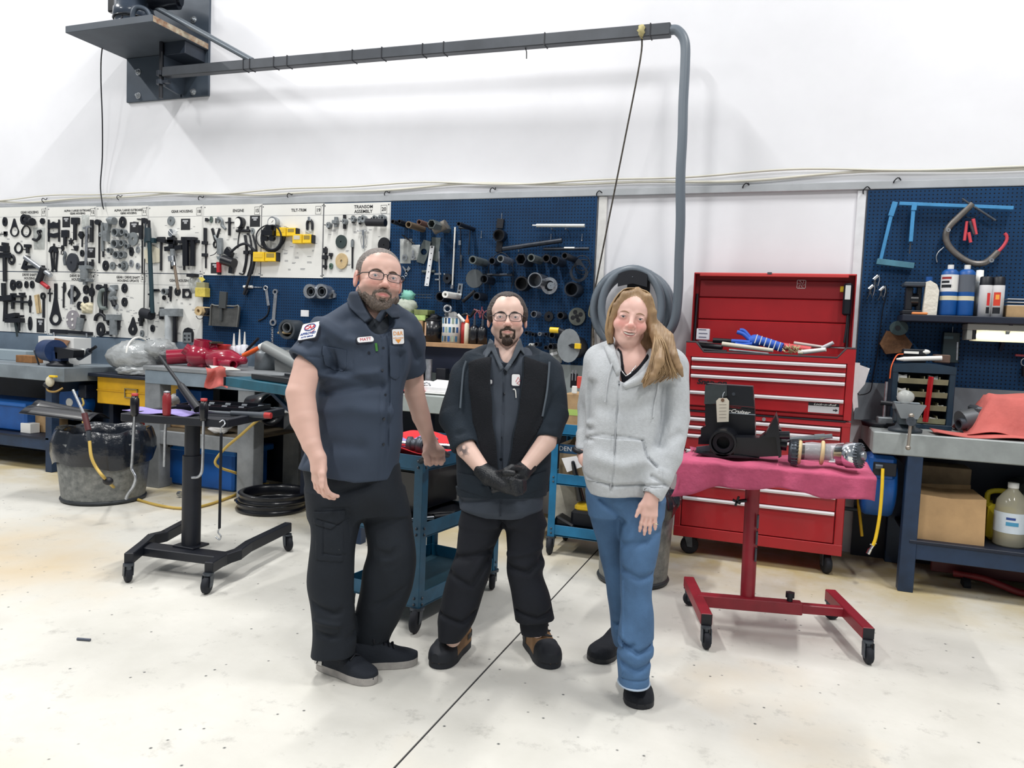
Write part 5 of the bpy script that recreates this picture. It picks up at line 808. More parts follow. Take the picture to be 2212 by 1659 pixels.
thing('oil_bottle','dark red riser casting with a side spout at the front of the wooden table','casting',[('body',MB().lathe((p[0]-.17,5.16,Z2+.085),X_,[(0,0),(0,.05),(.02,.08),(.22,.085),(.28,.06),(.33,.035),(.37,.03),(.37,0)],22),RC),('spout',MB().hol((p[0]+.16,5.06,Z2+.05),(p[0]-.02,5.12,Z2+.05),.04,.01),RC),('flange',MB().box(p[0]-.05,p[0]-.03,5.06,5.14,Z2,Z2+.1,.003),M((190,60,80),.4))])
p=at(476,750,5.45);thing('red_bung','bright orange-red round cap behind the castings','cap',[('cap',MB().lathe((p[0],5.46,Z2),Z_,[(0,0),(0,.07),(.17,.075),(.19,.085),(.2,.085),(.2,0)],20),M((206,54,54),.4))])
for k,(px,h,lab)in enumerate(((505,.30,'white sealant tube with a dark nozzle, left of three on the table'),(517,.34,'white sealant tube with a long nozzle, middle of three on the table'),(528,.32,'white sealant tube, right of three on the table'))):
    p=at(px,760,5.58);r=.032;c=np.array([p[0],5.58,Z2])
    thing('sealant_tube',lab,'tube',[('tube',MB().lathe(c,Z_,[(0,0),(0,r),(.18+.01*k,r),(.185+.01*k,r*.6)],18),M((214,216,224),.4)),('nozzle',MB().cyl(c+Z_*(.18),c+Z_*h,r*.45,r*.14,12),M((230,230,224),.4)),('label',MB().lathe(c,Z_,[(.05,r*1.02),(.12,r*1.02)],18),M((120,150,190),.5))],group='sealant tubes on the wooden table')
p=at(550,765,5.4)
thing('paint_marker','orange marker with a white cap leaning behind the red casting','marker',[('body',MB().cyl(p+(-.12,0,-.02),p+(.06,0,.06),.022),ORANGE),('cap',MB().cyl(p+(.06,0,.06),p+(.12,0,.088),.03),WHITE)])
tag(obj('screwdriver',MB().cyl(p+(-.13,.06,.03),p+(-.01,.06,.14),.012).cyl(p+(-.22,.06,-.05),p+(-.13,.06,.03),.005),BLK),'black handled screwdriver leaning behind the orange marker','screwdriver')
p=at(572,790,5.42);thing('steel_can','dented grey steel can right of the orange marker','can',[('can',MB().lathe((p[0],5.44,Z2),Z_,[(0,0),(0,.10),(.14,.095),(.15,.09),(.18,.06),(.185,0)],24),M((128,134,138),.4,.5,noise=(8,.25)))])
q0,q1=at(574,748,5.35),at(640,790,5.2)
thing('grey_pipe','thick grey plastic pipe leaning behind the man in the grey shirt','pipe',[('pipe',MB().hol(q0,q1+(.1,0,-.02),.05,.012),M((136,140,140),.45)),('sleeve',MB().prism([q0+(.05,.05,-.05),q0+(.2,.05,-.02),(q0[0]+.3,5.35,Z2),(q0[0]+.1,5.35,Z2)],(0,.02,0)),M((112,116,116),.5))])
tag(obj('paper_sheet',MB().prism([at(452,790,5.0),at(503,794,5.0),at(520,800,4.98)+(0,0,-.0),at(460,800,4.96)],(0,0,.004)),M((196,196,192),.7)),'grey paper sheet hanging over the table edge above the salmon rag','paper')
def ragf(u,v):
    px=444+u*46+3*math.sin(v*5+u*4);py=793+v*44+3*math.sin(u*7);p=wy(px,py,4.925-.02*math.sin(u*9+v*3)-.015*math.sin(v*8));return p
tag(obj('shop_rag',MB().grid(ragf,16,14),SALM),'salmon shop rag hanging over the front of the wooden table','rag')
# under the table
tag(obj('cardboard_box',MB().box(*[wy(335,890,5.15)[0],wy(420,890,5.15)[0]],5.12,5.5,.521,.70,.003),CARD),'open cardboard box on the shelf under the wooden table','box')
thing('plastic_bag','crumpled clear bag in the box under the wooden table','bag',[('bag',blob(wy(348,870,5.2),(.1,.1,.075),16,12,.2),BAG)])
thing('paper_rag','white paper rag beside the crumpled bag under the table','rag',[('rag',blob(wy(385,872,5.3),(.1,.1,.09),16,12,.2,seed=3),PAPER)])
p=wy(396,874,5.25);tag(obj('blue_bin',MB().box(p[0]-.08,p[0]+.2,5.24,5.4,.701,.84,.006),BLUEP),'small blue bin on the shelf under the wooden table','bin')
thing('white_rag','bunched white rag on the shelf edge under the wooden table','rag',[('rag',blob(wy(475,922,5.05),(.1,.08,.05),16,12,.25,seed=6),PAPER)])
p0,p1=wy(362,1000,5.18),wy(512,1000,5.18)
thing('storage_tote','large blue storage tote on the floor under the wooden table','tote',[('body',MB().box(p0[0]+.02,p1[0]-.02,5.16,5.62,0,.33,.02),M((22,92,176),.45,noise=(4,.1))),('rim',MB().box(p0[0]-.01,p1[0]+.02,5.13,5.65,.315,.37,.01),M((28,106,190),.4)),('pull_knob',MB().cyl(wy(366,940,5.1),wy(368,965,5.1),.02).cyl(wy(366,936,5.1),wy(377,938,5.1),.012),BLK)])
thing('big_funnel','large black plastic funnel lying under the table behind the black stand','funnel',[('cone',MB().lathe(wy(540,870,5.0),(1,-.3,-.1),[(0,.06),(.2,.12),(.3,.13),(.31,.12),(.2,.10)],22),BLKG),('core',MB().cyl(wy(592,885,4.75),wy(640,888,4.75),.022),STEEL)])
tag(obj('small_nut',MB().cyl(wy(385,1066,4.8),wy(385,1066,4.8)+np.array([.03,.0,.0]),.022,n=6),STEEL),'small steel nut on the floor in front of the blue tote','nut')
# --- teal drain table behind the left man
A=wy(487,824,4.62);Bp=wy(645,848,4.22);d=nrm(Bp-A);d[2]=0;d=nrm(d);s=np.array([-d[1],d[0],0])
TD=M((34,92,112),.42,noise=(8,.2))
e=empty('drain_table',(A+Bp)/2*(1,1,0),'teal steel drain table with a black tray behind the man in the grey shirt','table')
zt=(A[2]+Bp[2])/2;L_=np.linalg.norm((Bp-A)[:2])+.38;c=A+d*L_/2+s*.17;RM=np.array([d,s,Z_]).T
obj('top',MB().obox((c[0],c[1],zt),(L_,.34,.07),RM,.004),TD,e);obj('end_cap',MB().obox((A+s*.02)*(1,1,0)+Z_*zt-d*.006,(.012,.06,.066),RM),BLK,e)
for i in(1,):
    for j in(.05,.29):q=A+d*(L_-.06)*i+s*j;obj('leg',MB().box(q[0]-.035,q[0]+.035,q[1]-.035,q[1]+.035,0,zt-.035,.003),NAVY,e)
obj('brace',MB().bar(A+d*(L_-.08)+s*.17+Z_*(zt-.45-A[2]),A+d*.35+s*.17+Z_*(zt-.04-A[2]),.03),NAVY,e)
q=A+d*(L_*.55)+s*.17;
thing('drip_tray','black steel drip tray lying on the teal drain table','tray',[('tray',MB().obox((q[0]+.05,q[1],zt+.05),(L_*.74,.28,.022),RM,.004),BLKG),('rim',MB().obox(np.array([q[0]+.05,q[1],zt+.064])-s*.135,(L_*.74,.012,.03),RM,.003).obox(np.array([q[0]+.05,q[1],zt+.064])+s*.135,(L_*.74,.012,.03),RM,.003),BLKG),('foot',MB().obox((q[0]+.05,q[1],zt+.038),(L_*.6,.22,.006),RM),BLK)])
# --- centre bench
e=empty('workbench',(-2.6,5.4,0),'long pale grey workbench behind the two men','workbench')
obj('benchtop',MB().box(-3.7,-1.47,5.0,5.765,.84,.97,.005),M((164,172,170),.5,.1,noise=(6,.12)),e);obj('backsplash',MB().box(-3.88,-1.44,5.745,YB-.001,.97,1.226),M((140,146,146),.5,.2,noise=(4,.18)),e)
for x in(-3.55,-2.5,-1.62):
    for y in(5.05,5.68):obj('leg',MB().box(x-.04,x+.04,y-.04,y+.04,0,.84,.003),NAVYD,e)
obj('lower_shelf',MB().box(-3.6,-1.6,5.1,5.7,.3,.33),NAVYD,e);obj('back_or_shade_panel',MB().box(-3.6,-1.6,5.7,5.73,.33,.84),M((24,34,50),.7),e)
Z3=.971
p=wy(925,835,5.45);thing('bushing','bright steel flanged bushing standing on the centre bench','bushing',[('tube',MB().hol((p[0],5.45,Z3+.25),(p[0],5.45,Z3+.03),.028,.007),STEEL),('flange',MB().lathe((p[0],5.45,Z3),Z_,[(0,0),(0,.075),(.03,.075),(.035,.05),(.035,0)],22),STEEL)])
for px,h,w,lab in((904,.20,.035,'black tube standing left of the steel bushing on the centre bench'),(953,.18,.042,'black square tube standing right of the steel bushing on the centre bench')):
    p=wy(px,830,5.5);tag(obj('black_tube',MB().box(p[0]-w,p[0]+w,5.48,5.48+2*w,Z3,Z3+h,.004),BLK),lab,'tube')
p=wy(962,850,5.22)
thing('ring_binder','open white ring binder lying on the centre bench','binder',[('pages',MB().prism([(p[0]-.13,5.1,Z3+.02),(p[0]+.4,5.1,Z3+.02),(p[0]+.4,5.4,Z3+.05),(p[0]-.16,5.4,Z3+.06)],(0,0,.035)),PAPER),('cover',MB().obox((p[0]+.13,5.25,Z3+.012),(.58,.34,.012),None,.004),WHITE),('curled_page',MB().grid(lambda u,v:np.array([p[0]-.12-.24*u,5.12+.25*v,Z3+.065+.05*math.sin(u*2.6)-.06*u]),10,2),PAPER),('spine',MB().torus((p[0]-.12,5.14,Z3+.055),(0,1,0),.03,.006,16,6),STEEL)])
cloth('shop_rag','red shop rag under the curled pages on the centre bench',(p[0]-.27,5.2,Z3),.16,.16,lambda a,b:.012+.02*math.cos(a*8)*math.cos(b*6)+.008*math.sin(22*a+9*b),REDC,cat='rag',n=16)
# small shelf on the pegboard with cans
e=empty('wall_shelf',(-2.55,5.65,1.5),'wooden shelf board on the pegboard behind the two men','shelf')
sa,sb=wy(885,735,5.5),wy(1065,748,5.5);zs=(sa[2]+sb[2])/2
obj('shelf_board',MB().box(sa[0]-.1,sb[0]+.05,5.5,YB-.001,zs-.035,zs,.003),M((168,132,96),.7,noise=(8,.2)),e);obj('front_apron',MB().box(sa[0]-.1,sb[0]+.05,5.60,5.63,zs-.25,zs-.035,.003),M((20,30,54),.6),e)
for k in(0,1):x=(sa[0]+.05,sb[0]-.05)[k];obj('bracket',MB().prism([(x,5.52,zs-.035),(x,YB-.001,zs-.035),(x,YB-.001,zs-.2)],(.02,0,0)),BLK,e)
zs+=.001
def cs(x,y):return wy(820+x/4.608,420+y/4.608,5.6)
p=cs(345,1400);tag(obj('cardboard_box',MB().box(p[0]-.1,p[0]+.09,5.56,5.74,zs,zs+.17,.003),CARD),'cardboard box at the left end of the wooden wall shelf','box')
tag(obj('green_carton',MB().box(p[0]-.1,p[0]+.11,5.57,5.73,zs+.172,zs+.215,.003),M((170,196,120),.6,noise=(16,.25))),'green and white carton lying on the cardboard box on the shelf','carton')
tag(obj('brown_carton',MB().box(p[0]+.0,p[0]+.125,5.58,5.72,zs+.217,zs+.262,.003),M((120,130,80),.6,noise=(16,.3))),'small olive carton lying at the top right of the box pile','carton')
thing('rag_bag','bag of pale green rags on top of the box pile','bag',[('bag',blob((p[0]-.11,5.64,zs+.285),(.1,.07,.068),18,12,.18,seed=5),M((176,184,170),.6,noise=(14,.2))),('tuft',blob((p[0]-.09,5.64,zs+.37),(.055,.04,.05),14,10,.3,seed=7),M((120,184,168),.6))])
def can(name,lab,x,r,h,m,extra=(),rim=STEEL):
    p=cs(x,1430);c=np.array([p[0],5.63,zs]);return thing(name,lab,'can',[('can',MB().lathe(c,Z_,[(0,0),(0,r),(h,r),(h,r*.93),(h-.02,r*.92),(h-.02,0)],26),m),('rim',MB().torus(c+Z_*h,Z_,r*.98,.004,26,6),rim)]+[(n,f(c),mm)for n,f,mm in extra])
can('black_can','black can with a small orange label on the wooden wall shelf',515,.075,.18,BLKG,[('label',lambda c:MB().grid(lambda u,v:c+np.array([math.sin(-.75+u*.35),-math.cos(-.75+u*.35),0])*.0765+Z_*(.05+v*.11),4,1),M((206,170,140),.5)),('contents',lambda c:blob(c+Z_*.19,(.055,.05,.04),12,8,.3),BLK)],BLK)
e=can('taped_can','can wrapped in blue and white checked tape on the wooden wall shelf',700,.082,.205,M((206,208,206),.5),[('contents',lambda c:blob(c+Z_*.21,(.06,.05,.045),12,8,.3,seed=2),M((150,150,150),.6))])
c=np.array([cs(700,1430)[0],5.63,zs]);pal=[M((40,90,150),.5),M((150,168,150),.5),M((64,120,160),.5),M((58,70,74),.5)]
for row in range(3):
    for q in range(7):
        a=-1.5+q*.38+(row%2)*.1;obj('tape_square',MB().grid(lambda u,v:c+np.array([math.sin(a+u*.24),-math.cos(a+u*.24),0])*.0832+Z_*(.01+row*.073+v*.045),3,1),pal[(q+row*2)%4],e)
thing('brass_flange','round steel flange standing in the taped can','flange',[('ring',MB().torus(c+(-.03,-.03,.275),(.2,-1,.1),.028,.010,20,8),STEEL),('neck',MB().cyl(c+(-.03,-.03,.25),c+(-.03,-.03,.2),.016),DSTEEL)])
can('red_can','red can holding wires on the wooden wall shelf',835,.034,.175,M((176,50,48),.4,noise=(18,.15)))
p=cs(890,1430);c=np.array([p[0],5.55,zs])
thing('glue_bottle','white glue bottle with an orange cap on the wooden wall shelf','bottle',[('bottle',MB().lathe(c,Z_,[(0,0),(0,.026),(.1,.027),(.155,.024),(.17,.014),(.17,0)],18,(1,.7)),M((230,222,200),.4)),('cap',MB().lathe(c+Z_*.168,Z_,[(0,.016),(.02,.017),(.03,.009),(.06,.004),(.06,0)],14),ORANGE)])
for k,(x,lab)in enumerate(((955,'black ignition coil with a cable, left of two on the shelf'),(1035,'black ignition coil with a cable, right of two on the shelf'))):
    p=cs(x,1430);c=np.array([p[0],5.57,zs]);thing('ignition_coil',lab,'coil',[('body',MB().lathe(c,Z_,[(0,0),(0,.042),(.12,.042),(.135,.03),(.15,.02),(.15,0)],18),BLKG),('tower',MB().cyl(c+Z_*.14,c+Z_*.2,.012,.010,12),DSTEEL),('cable',MB().tube(curve([c+Z_*.2,c+(.0,0,.24),c+(.035,0,.27),c+(.05,0,.24),c+(.06,0,.30)],5),.005,6),M((120,60,70),.5))],group='ignition coils on the shelf')
thing('wire_bundle','tangle of black and pale wires behind the ignition coils','wires',[('wire',MB().tube(curve([cs(800,1200)+(0,.05,0),cs(840,1190)+(0,.05,0),cs(880,1210)+(0,.05,0),cs(930,1150)+(0,.05,0),cs(1000,1190)+(0,.05,0),cs(1040,1240)+(0,.05,0)],6),.014,8),BLKG),('wire',MB().tube(curve([cs(940,1140),cs(985,1175),cs(1000,1230),cs(1020,1150),cs(1040,1180)],6),.004,6),M((150,80,90),.5)),('tube',MB().cyl(cs(780,1195),cs(845,1265),.012),WHITE)])
# ================================================================ bracket, swing arm and hose on the wall
GP=M((62,72,84),.5,.2,noise=(4,.12));GPD=M((40,48,60),.45,.2)
e=empty('wall_bracket',(-5.77,5.7,3.57),'dark grey steel wall bracket carrying the blower shelf and the boom','bracket')
obj('wall_plate',MB().box(-6.27,-5.262,5.775,5.799,3.568,5.1,.002),GP,e)
obj('shelf_board',MB().box(-6.275,-5.267,5.11,5.775,3.985,4.045,.003),M((70,78,88),.6,noise=(5,.1)),e)
obj('worn_edge',MB().box(-5.267,-5.2655,5.12,5.773,3.99,4.04),M((176,168,148),.8,noise=(12,.3),c2=(120,84,60)),e,'bare chipboard edge of the shelf')
pv=(-5.555,5.50)
obj('gusset',MB().prism([(pv[0]-.012,5.775,3.60),(pv[0]-.012,5.775,3.985),(pv[0]-.012,5.52,3.985),(pv[0]-.012,5.52,3.60),(pv[0]-.012,5.7,3.575)],(.024,0,0)),GP,e)
obj('brace_plate',MB().prism([(-6.26,5.772,3.98),(-5.58,5.772,3.57),(-5.58,5.772,3.98)],(0,-.012,0)),M((62,72,84),.5,.2),e)
obj('channel',MB().box(-5.555,-5.3,5.52,5.77,3.87,3.985,.003),GPD,e)
obj('pivot_rod',MB().cyl((pv[0],pv[1],3.48),(pv[0],pv[1],3.98),.018),BLK,e)
for z in(3.62,3.7):obj('pivot_lug',MB().cyl((pv[0],pv[1],z-.02),(pv[0],pv[1],z+.02),.04,n=14).box(pv[0]-.03,pv[0]+.1,pv[1]-.02,pv[1]+.02,z-.012,z+.012),GPD,e)
for x,y in((299,156),(299,207),(418,199),(419,43),(419,90)):p=wy(x,y,5.774);obj('bolt',MB().cyl(p,p-Y_*.02,.022,n=6).cyl(p-Y_*.02,p-Y_*.035,.012,n=10).cyl(p,p-Y_*.004,.032,n=16),M((190,194,198),.3,.8),e)
# blower on the shelf
bc=np.array([-5.80,5.42,4.046])
thing('exhaust_blower','dark grey exhaust blower standing on the wall bracket shelf','blower',[('base',MB().lathe(bc,Z_,[(0,0),(0,.17),(.05,.17),(.06,.16),(.11,.16),(.12,.175),(.2,.175),(.21,.165),(.5,.165),(.5,0)],30),M((52,62,76),.25,coat=.4)),('clamp_band',MB().torus(bc+Z_*.115,Z_,.172,.008,30,6),BLKG),('clamp_band',MB().torus(bc+Z_*.055,Z_,.168,.006,30,6),BLKG),
 ('foot_loop',MB().tube(curve([bc+(.16,-.16,.02),bc+(.17,-.17,.1),bc+(.21,-.16,.15),bc+(.28,-.12,.13),bc+(.30,-.10,.03),bc+(.22,-.14,.0)],5),.022,8),GP),('motor',MB().cyl(bc+(.2,.0,.33),bc+(.42,.1,.33),.13,.11,20).cyl(bc+(.40,.09,.33),bc+(.44,.11,.33),.08),BLKG),('inlet',MB().hol(bc+(.27,-.14,.38),bc+(.2,.0,.38),.075,.02),BLK),('side_box',MB().box(bc[0]-.26,bc[0]-.16,bc[1]-.06,bc[1]+.08,bc[2]+.2,bc[2]+.5,.01),BLKG)])
# boom
a0=np.array([-5.50,5.49,3.70]);a1=np.array([-.905,5.42,3.61]);ad=nrm(a1-a0)
e=empty('swing_boom',(-3.2,5.45,3.6),'long dark grey square boom swung out along the wall from the bracket','boom')
obj('boom_tube',MB().bar(a0,a1,.075,.085,b=.006),M((66,70,76),.45,.3,noise=(3,.2)),e)
obj('stay_rod',MB().cyl(wy(545,131,5.48),wy(545,131,5.48)+(wy(300,-5,5.44)-wy(545,131,5.48))*1.05,.026,n=14),M((120,128,136),.35,.5),e)
for t in(.20,.215,.27,.30,.44,.5,.58,.62,.8,.97):p=a0+(a1-a0)*t;obj('cable_tie',MB().obox(p,(.008,.082,.092),np.array([ad,np.cross(Z_,ad),Z_]).T),BLK,e)
p=a0+(a1-a0)*.765;obj('loose_tie',MB().tube([p-Z_*.04,p-Z_*.07+(.01,0,0),p-Z_*.12+(.012,0,0)],.004,6),BLK,e)
HG=M((104,114,124),.38)
hp=[a1-ad*.02,wy(1463,66,5.42),wy(1479,90,5.42),wy(1480,140,5.42),wy(1476,220,5.42),wy(1474,300,5.42),wy(1470,380,5.43),wy(1470,480,5.46),wy(1467,560,5.5),wy(1465,630,5.54),wy(1458,690,5.58),wy(1440,725,5.62),wy(1425,740,5.64)]
tag(obj('vacuum_hose',MB().tube(curve(hp,7),.034,14),HG),'thick grey vacuum hose hanging from the end of the boom','hose')
hc=wy(1362,668,5.66)
e=thing('coiled_hose','grey vacuum hose coiled in loops on a holder behind the woman','hose',[('loop',MB().tube([hc+np.array([.285*math.cos(a)-.00,-.02*math.sin(a),.295*math.sin(a)])for a in np.arange(40)*math.pi/20],.032,12,closed=True),HG),('loop',MB().tube([hc+np.array([.225*math.cos(a)+.02,-.08-.01*math.sin(a),.285*math.sin(a)+.01])for a in np.arange(40)*math.pi/20],.03,12,closed=True),HG),('loop',MB().tube([hc+np.array([.27*math.cos(a)+.03,.05,.27*math.sin(a)+.01])for a in np.arange(40)*math.pi/20],.03,12,closed=True),HG)])
h0,h1=wy(1340,590,5.6)[0],wy(1402,590,5.6)[0];zt=1.955
arc=[(h0+(h1-h0)*u,zt-.028*(2*u-1)**2)for u in np.arange(9)/8]
thing('hose_holder','black curved plastic hose holder on the wall above the woman','holder',[('front',MB().prism([(x,5.53,z)for x,z in arc]+[(h1,5.53,zt-.12),((h0+h1)/2,5.53,zt-.095),(h0,5.53,zt-.12)],(0,.018,0)),BLK),('saddle',MB().grid(lambda u,v:np.array([h0+(h1-h0)*u,5.54+.255*v,zt-.012-.03*(2*u-1)**2]),12,1).box(h0+.02,h1-.02,5.77,5.798,zt-.2,zt-.01,.004),BLK),('screw',MB().sph(((h0+h1)/2,5.53,zt-.05),(.006,.004,.006),8,6),DSTEEL)])
# rope from the boom and the knotted end
k0=a0+(a1-a0)*.955
rp=[wy(1387,72,5.42),wy(1383,130,5.43),wy(1350,300,5.5),wy(1318,460,5.6),wy(1292,590,5.68),wy(1280,650,5.71)]
e=thing('tie_rope','thin dark rope slanting from the boom end down to the pegboard','rope',[('rope',MB().tube(curve(rp,5),.0065,7),M((70,66,60),.8,noise=(60,.5))),('knot',blob(wy(1386,68,5.40),(.028,.05,.045),14,10,.2),M((190,180,130),.8)),('loop',MB().tube(curve([wy(1281,648,5.70),wy(1275,662,5.69),wy(1272,680,5.69),wy(1277,684,5.69),wy(1281,668,5.69),wy(1280,652,5.7)],5),.006,6).sph(wy(1280,650,5.69),.015,8,6),M((150,146,120),.8))])
tag(obj('brown_rope',MB().tube(curve([wy(1283,690,5.74),wy(1286,700,5.74),wy(1281,712,5.74),wy(1282,740,5.74),wy(1278,770,5.74),wy(1276,800,5.74)],5),.009,7),M((120,110,96),.8,noise=(50,.4))),'brown rope hanging down the trim beside the cord reel','rope')
tag(obj('electric_cable',MB().tube(curve([wy(272,20,5.3),wy(262,40,5.25),wy(256,52,5.2),wy(232,60,5.35),wy(220,110,5.5),wy(218,170,5.6),wy(221,260,5.66),wy(221,340,5.72),wy(217,400,5.74),wy(221,440,5.74),wy(224,452,5.74)],6),.006,7),BLK),'thin black power cord hanging from the blower shelf to the tool boards','cord')
tag(obj('drill_bit',MB().cyl(wy(1206,798,5.6),wy(1204,862,5.58),.006),M((168,152,100),.5)),'thin brass rod leaning against the wall behind the bearded man','rod')
# ================================================================ red tool chest
RX0,RX1,RY,RB=-.64,.395,5.12,5.70
RD2=M((150,26,34),.4);TRIM=M((224,222,226),.25,.3)
e=empty('tool_chest',((RX0+RX1)/2,5.4,1.0),'red top tool chest with an open lid and silver drawer pulls','tool chest')
mb=MB().box(RX0+.001,RX1-.001,RY+.02,RB-.002,.995,1.02,.003).box(RX0,RX0+.035,RY+.001,RB-.001,.996,1.40,.003).box(RX1-.045,RX1,RY+.001,RB-.001,.996,1.40,.003).box(RX0+.002,RX1-.002,RB-.02,RB,.997,1.399).box(RX0+.03,RX1-.04,RY+.03,RB-.021,1.01,1.365)
obj('case',mb,RED,e)
# front lip with the scooped opening
def lipz(u):
    z=1.443
    if u<.06:return z
    if u<.11:return z-(u-.06)/.05*.062
    if u<.90:return z-.062
    if u<.95:return z-.062+(u-.90)/.05*.062
    return z
us=[0,.06,.085,.11,.5,.9,.925,.95,1]
for nm,y,m,zb in(('front_lip',RY,RED,1.352),('back_lip',RB-.02,RED,1.40)):
    obj(nm,MB().prism([(RX0+(RX1-RX0)*u,y,lipz(u)if nm=='front_lip' else 1.445)for u in us]+[(RX1,y,zb),(RX0,y,zb)],(0,.02,0)),m,e)
obj('edge_trim',MB().tube([(RX0+(RX1-RX0)*u,RY+.01,lipz(u)+.004)for u in us],.009,6),M((46,40,46),.6),e)
for x in(RX0,RX1-.02):obj('side_lip',MB().box(x,x+.02,RY+.02,RB-.02,1.40,1.443),RED,e);obj('edge_trim',MB().box(x-.003,x+.023,RY,RB,1.441,1.453,.003),M((46,40,46),.6),e)
def drawer(par,x0,x1,z0,z1,lab=None):
    d=obj('drawer',MB().box(x0,x1,RY+.004,RY+.03,z0,z1,.003),RED,par,lab)
    obj('pull',MB().prism([(x0+.004,RY-.012,z1-.022),(x0+.004,RY-.016,z1-.010),(x0+.004,RY-.006,z1-.001),(x0+.004,RY+.006,z1-.001),(x0+.004,RY+.006,z1-.022)],(x1-x0-.008,0,0)),TRIM,d)
    return d
dx0,dx1=RX0+.038,RX1-.048
for z0,z1 in((1.294,1.348),(1.238,1.292),(1.128,1.236),(1.028,1.126)):dd=drawer(e,dx0,dx1,z0,z1)
fy=RY-.0005
text('Snap-on',(dx0+.14,RY+.0025,1.186),.045,M((30,28,34),.4),X_,Z_,e,sx=1.3,shear=.2,bold=.002)
q=wy(1777,882,RY);sgn=obj('warning_label',MB().box(q[0]-.085,q[0]+.095,RY+.002,RY+.0038,1.035,1.098),M((196,196,200),.4),e);obj('label_header',MB().box(q[0]-.085,q[0]+.095,RY+.001,RY+.002,1.078,1.098),BLK,sgn)
text('Lock~n~Roll',(q[0]+.01,RY+.0004,1.088),.019,WHITE,X_,Z_,sgn,sx=1.3,shear=.35)
obj('arrow',MB().prism([(q[0]+.06,RY+.0015,1.052),(q[0]+.075,RY+.0015,1.052),(q[0]+.075,RY+.0015,1.046),(q[0]+.09,RY+.0015,1.056),(q[0]+.075,RY+.0015,1.066),(q[0]+.075,RY+.0015,1.060),(q[0]+.06,RY+.0015,1.060)],(0,.0004,0)),BLK,sgn)
# lid, stood open
LY0,LY1,LX0,LX1,LZ0,LZ1=5.60,5.70,-.672,.405,1.455,1.948
lid=obj('lid',MB().box(LX0,LX1,LY1-.008,LY1,LZ0,LZ1).box(LX0,LX0+.008,LY0,LY1,LZ0,LZ1,.002).box(LX1-.008,LX1,LY0,LY1,LZ0,LZ1,.002),RD2,e)
for k,(z0,z1)in enumerate(((LZ0,1.615),(1.62,1.775),(1.78,1.905))):obj('lid_panel',MB().box(LX0+.035,LX1-.04,LY1-.03+.004*(k==2),LY1-.010,z0,z1,.005),RED if k<2 else RD2,lid)
obj('lid_rim',MB().box(LX0+.04,LX1-.05,LY0-.01,LY0+.006,LZ1-.024,LZ1,.004).box(LX0,LX1,LY0,LY1,LZ1-.008,LZ1+.003,.003),M((196,66,66),.35),lid)
for x in(LX0+.022,LX1-.03):obj('gas_strut',MB().cyl((x,5.62,LZ0-.08),(x,5.66,1.80),.009),BLK,lid)
obj('latch',MB().box(-.17,-.14,LY0-.012,LY0-.004,LZ1-.006,LZ1+.008),DSTEEL,lid)
q=wy(1731,614,LY1-.028);s=.03;WK=M((214,190,190),.5)
dec=obj('emblem',MB().box(q[0]-s,q[0]+s,q[1]-.001,q[1],q[2]-s,q[2]-s+.004).box(q[0]-s,q[0]+s,q[1]-.001,q[1],q[2]+s-.004,q[2]+s).box(q[0]-s,q[0]-s+.004,q[1]-.001,q[1],q[2]-s,q[2]+s).box(q[0]+s-.004,q[0]+s,q[1]-.001,q[1],q[2]-s,q[2]+s),WK,lid)
mb=MB()
for k in range(6):
    a=k*math.pi/3+.4;pts=[q+np.array([math.cos(a+t*.9)*r,-.0012,math.sin(a+t*.9)*r])for t,r in((0,.006),(.25,.014),(.5,.022),(.8,.026))];mb.tube(pts,.0022,5)
obj('pinwheel',mb,WK,dec)
obj('warning_sticker',MB().box(LX1-.095,LX1-.025,LY1-.032,LY1-.030,LZ1-.115,LZ1-.075),YEL,lid)
# bottom roll cabinet
e=empty('roll_cabinet',((RX0+RX1)/2,5.4,0),'red roll cabinet on casters under the red tool chest','tool chest')
RXa,RXb=RX0-.015,RX1
mb=MB().box(RXa+.002,RXb-.002,RY+.02,RB-.002,.136,.17,.003).box(RXa,RXa+.04,RY+.001,RB,.135,.98,.004).box(RXb-.05,RXb,RY+.001,RB,.135,.98,.004).box(RXa+.003,RXb-.003,RB-.02,RB-.001,.138,.979).box(RXa-.001,RXb+.001,RY-.001,RY+.03,.134,.205,.003).box(RXa-.001,RXb+.001,RY-.001,RB+.001,.955,.985,.003).box(RXa+.03,RXb-.04,RY+.03,RB-.021,.16,.954)
obj('case',mb,RED,e);obj('lock',MB().cyl((-.12,RY+.0,.968),(-.12,RY-.012,.968),.012,n=14),STEEL,e)
obj('lock_bar',MB().box(RXa+.03,RXb-.03,RY-.004,RY+.01,.985,.994),BLK,e)
for z0,z1 in((.895,.948),(.838,.892),(.735,.835),(.63,.732)):drawer(e,RXa+.045,RXb-.055,z0,z1)
xm=-.145
for z0,z1 in((.52,.625),(.415,.517),(.21,.412)):
    drawer(e,RXa+.045,xm-.012,z0,z1);drawer(e,xm+.012,RXb-.055,z0,z1)
for x in(RXa+.08,RXb-.09):
    for y in(5.2,5.62):caster(e,(x,y,0),.062,.04,-1.2 if x>0 else .3)
